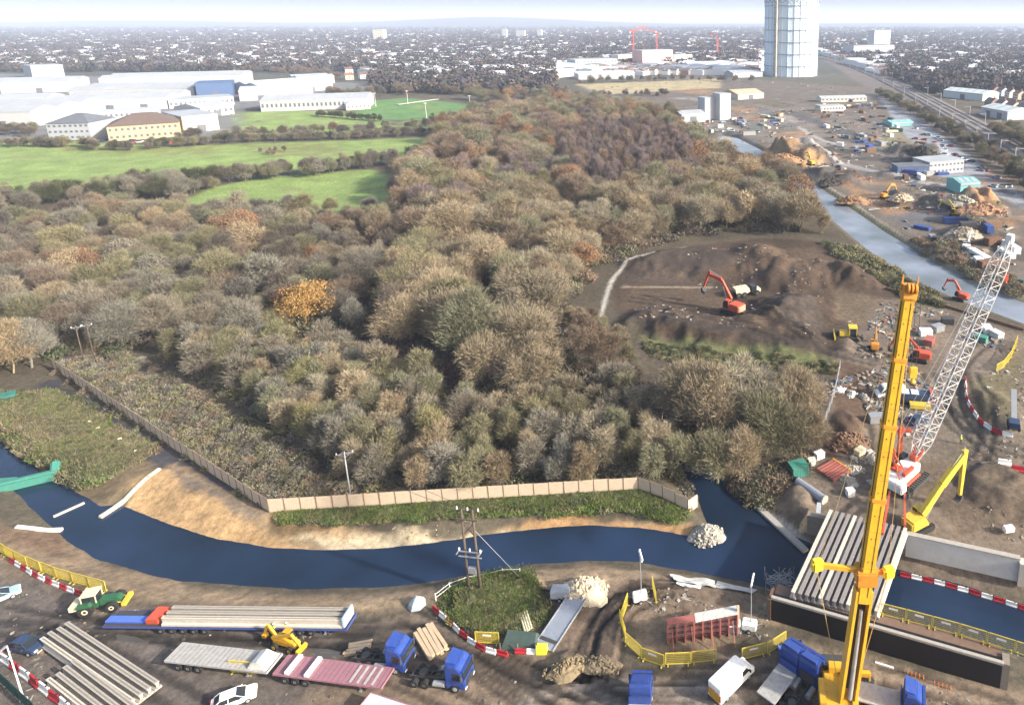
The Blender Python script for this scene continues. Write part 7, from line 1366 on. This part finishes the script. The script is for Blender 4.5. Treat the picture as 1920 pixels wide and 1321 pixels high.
# nearer houses one can tell apart
HM = []
for i, (wc, rc, wn, rn) in enumerate((((.66, .65, .62), (.16, .09, .07), 'white', 'brown'), ((.34, .2, .14), (.12, .11, .11), 'brick', 'slate'), ((.55, .48, .38), (.2, .11, .08), 'cream', 'red-brown'), ((.6, .6, .6), (.12, .12, .13), 'pale', 'grey'))):
    v, f, k = house_geo(10, 8.5, 5.5, 3.2); wv_ = [q for q, z in zip(f, k) if z == 0]; rv_ = [q for q, z in zip(f, k) if z == 1]; a = MB(); a.add(v, wv_); b = MB(); b.add([(x*1.05, y*1.08, z+.06) for x, y, z in v[4:]], [tuple(i_-4 for i_ in q) for q in rv_]); c = MB(); c.box((2.5, .5, 9.2), (.9, .9, 2.2)); w_ = MB(); [w_.box((x, s*4.28, z), (1.5, .12, 1.3)) for x in (-3, 0, 3) for z in (1.4, 4.0) for s in (-1, 1)]
    HM.append((wn, rn, a.mesh('wall', mat('house_'+wn, wc, .85, var=.1, scale=.3)), b.mesh('roof', mat('house_roof_'+rn, rc, .85, var=.15, scale=.4)), c.mesh('chimney', BM['brick']), w_.mesh('windows', GLASS)))
def street(pts, where, step=13):
    for p, rz in along(pts, step):
        wn, rn, a, b, c, w_ = rg.choice(HM); t = thing('house', f'{wn} house with {rn} roof {where}', 'house', (p.x, p.y, 0), rz+rg.uniform(-.04, .04), 'houses '+where); link('wall', a, t); r_ = link('roof', b, t); link('chimney', c, r_); link('windows', w_, t)
street([(830, 150), (900, 146), (1000, 140), (1080, 136)], 'in the terrace beyond the wood', 15); street([(840, 143), (940, 137), (1060, 131)], 'in the second terrace beyond the wood', 17); street([(640, 150), (720, 146), (800, 143)], 'in the row behind the sports pitch', 18); street([(640, 138), (720, 135), (830, 132)], 'in the upper row behind the sports pitch', 20)
street([(1700, 138), (1790, 150), (1900, 168)], 'in the near row beyond the railway', 16); street([(1730, 128), (1830, 138), (1930, 150)], 'in the far row beyond the railway', 18); street([(1760, 160), (1840, 172), (1930, 190)], 'in the lane nearest the railway', 16); street([(1850, 200), (1930, 215)], 'at the right edge beyond the railway', 14)
# trees of the town
TP = []
for s_ in range(5):
    r2 = random.Random(300+s_); m = MB()
    for i in range(70):
        d = Vector((r2.gauss(0, 1), r2.gauss(0, 1), r2.gauss(0, 1))).normalized(); p = Vector((d.x*3.6, d.y*3.6, 5.4+d.z*3.6))*r2.uniform(.75, 1.08); n_ = Vector((r2.gauss(0, 1), r2.gauss(0, 1), r2.gauss(0, 1))).normalized(); u = n_.orthogonal().normalized()*r2.uniform(.7, 1.5); w_ = n_.cross(u); m.add([p-u, p+w_*.9, p+u, p-w_*.9], [(0, 1, 2, 3)])
    m.tube((0, 0, -.5), (0, 0, 5), .35, .2, 4, cap=False); TP.append(m.mesh('town_tree', M_TWIG, fix=False))
pts = []; TC = [(.07, .062, .065), (.055, .052, .058), (.08, .068, .062), (.05, .055, .048), (.095, .072, .062), (.062, .054, .066)]
while len(pts) < 24000:
    y = math.exp(rg.uniform(math.log(720), math.log(7000))); x = rg.uniform(-1.2, .6)*y; d = y*CP+CAMH*SP; px = CX+FPX*x/d; py = CY-FPX*((y*SP)-CAMH*CP)/d
    if y > 6200: continue
    if (px < 700 and py > 136) or (1040 < px < 1640 and py > 126) or (1420 < px < 1545 and py > 100) or (px > 1535 and py > RAILY(px)-9): continue
    s_ = rg.uniform(.6, 1.4)*(1+y/6000); pts.append(((x, y, 0), (s_*1.2, s_*1.2, s_), rg.random()*6, rg.randrange(5), rg.choice(TC)))
gn_mass('town_trees', pts, TP, 'dark bare trees among the far houses')

# ------------------------------------------------------------------ loose debris of the works
DM = veg_mat('debris', .8, .3, 1.0, 3.0); DP = []
for s_ in range(8):
    r2 = random.Random(500+s_); m = MB()
    if s_ < 3: m.box((0, 0, .2), (.6, .5, .42), r2.random(), .3, .2); m.box((.4, .3, .1), (.3, .3, .25), r2.random(), .5)
    elif s_ < 5: [m.box((r2.uniform(-.5, .5), r2.uniform(-.4, .4), .06+.05*k), (r2.uniform(1.6, 2.6), .2, .07), r2.uniform(-.5, .5)) for k in range(4)]
    elif s_ == 5: m.tube((-1.2, 0, .12), (1.2, .3, .12), .1, .1, 6); m.tube((-1.1, .3, .12), (1.2, .6, .14), .1, .1, 6)
    elif s_ == 6: m.box((0, 0, .3), (1.2, 1.0, .6))
    else: m.add([(-.8, -.5, .02), (.7, -.6, .05), (.9, .5, .03), (-.6, .6, .02), (0, 0, .35)], [(0, 1, 4), (1, 2, 4), (2, 3, 4), (3, 0, 4)])
    DP.append(m.mesh('debris', DM))
dpts = []; DC = [(.32, .3, .27), (.2, .17, .14), (.45, .43, .4), (.12, .1, .08), (.26, .17, .1), (.1, .12, .16), (.3, .24, .17), (.2, .08, .06), (.16, .15, .14), (.1, .13, .12)]
def debris(pts_, n, s0, s1, cols=DC):
    pg = poly(pts_); lo, hi = pg.min(0), pg.max(0); cx = RNG.uniform(lo[0], hi[0], n*4); cy = RNG.uniform(lo[1], hi[1], n*4)
    ok = (sdist(cx, cy, pg) < 0) & (sd_box(cx, cy, RIVER, 20) > 1.5) & (sd_box(cx, cy, CANAL, 20) > 3) & (fbm(cx/9, cy/9, 2) > .56); cx, cy = cx[ok][:n], cy[ok][:n]
    for x, y, z in zip(cx, cy, height(cx, cy)): s_ = rg.uniform(s0, s1); dpts.append(((x, y, z-.02), (s_, s_, s_*.8), rg.random()*6.28, rg.randrange(8), rg.choice(cols)))
MUDC = [(.16, .13, .1), (.3, .27, .22), (.1, .085, .07), (.22, .17, .12), (.4, .38, .33)]
debris([(1540, 720), (1660, 690), (1760, 700), (1780, 860), (1700, 960), (1560, 930), (1520, 880)], 520, .3, 1.0); debris([(1660, 560), (1800, 590), (1920, 640), (1900, 700), (1760, 700), (1600, 670)], 320, .4, 1.1); debris([(1780, 700), (1930, 680), (1930, 1080), (1720, 1040), (1760, 880)], 260, .2, .6, MUDC)
debris([(1380, 240), (1480, 200), (1640, 190), (1700, 270), (1780, 350), (1880, 380), (1930, 540), (1760, 480), (1560, 350)], 1100, .6, 2.2); debris([(1260, 215), (1480, 195), (1460, 260), (1330, 250)], 240, .7, 2.0); debris([(1080, 150), (1400, 145), (1620, 170), (1480, 200), (1200, 215)], 200, .7, 2.0)
debris([(0, 1100), (300, 1145), (700, 1180), (1000, 1235), (1900, 1300), (1900, 1330), (0, 1330)], 500, .08, .3, MUDC); debris([(1030, 1090), (1440, 1110), (1440, 1200), (1050, 1250)], 260, .12, .4, MUDC); debris([(1150, 480), (1540, 460), (1740, 580), (1560, 660), (1200, 620)], 300, .2, .7, MUDC)
debris([(210, 950), (330, 900), (520, 975), (1280, 965), (1330, 1005), (620, 1035), (400, 1015)], 260, .1, .35, [(.4, .3, .18), (.5, .42, .3), (.25, .18, .1)]); debris([(0, 150), (640, 165), (440, 250), (0, 260)], 220, 1.0, 2.6)
gn_mass('site_debris', dpts, DP, 'scattered stones, offcuts and rubbish over the works')
# ------------------------------------------------------------------ labels that single each thing out
def px_of(o):
    p = o.matrix_world.translation; d = p.y*CP-(p.z-CAMH)*SP
    return CX+FPX*p.x/max(d, 1)
bpy.context.view_layer.update(); byl = {}
for o in bpy.data.objects:
    if o.parent is None and 'label' in o and 'category' in o: byl.setdefault(o['label'], []).append(o)
for lab, os_ in byl.items():
    if len(os_) < 2: continue
    os_.sort(key=px_of); n = len(os_)
    for i, o in enumerate(os_): o['label'] = lab+', '+('leftmost' if i == 0 else 'rightmost' if i == n-1 else (ORD[i]+' from left' if i < len(ORD) else f'number {i+1} from left'))
# ------------------------------------------------------------------ haze
hz = MB(); hz.box((-6600, 10000, 128), (46000, 24000, 270)); ho = hz.build('haze', None)
hm = bpy.data.materials.new('haze_air'); hm.use_nodes = True; hn = hm.node_tree.nodes; hn.clear()
ho_ = hn.new('ShaderNodeOutputMaterial'); pv = hn.new('ShaderNodeVolumePrincipled'); pv.inputs['Color'].default_value = (.68, .79, 1.0, 1); pv.inputs['Density'].default_value = 0.00013; pv.inputs['Anisotropy'].default_value = 0.0
hm.node_tree.links.new(pv.outputs[0], ho_.inputs['Volume']); ho.data.materials.append(hm); tag(ho, kind='stuff')
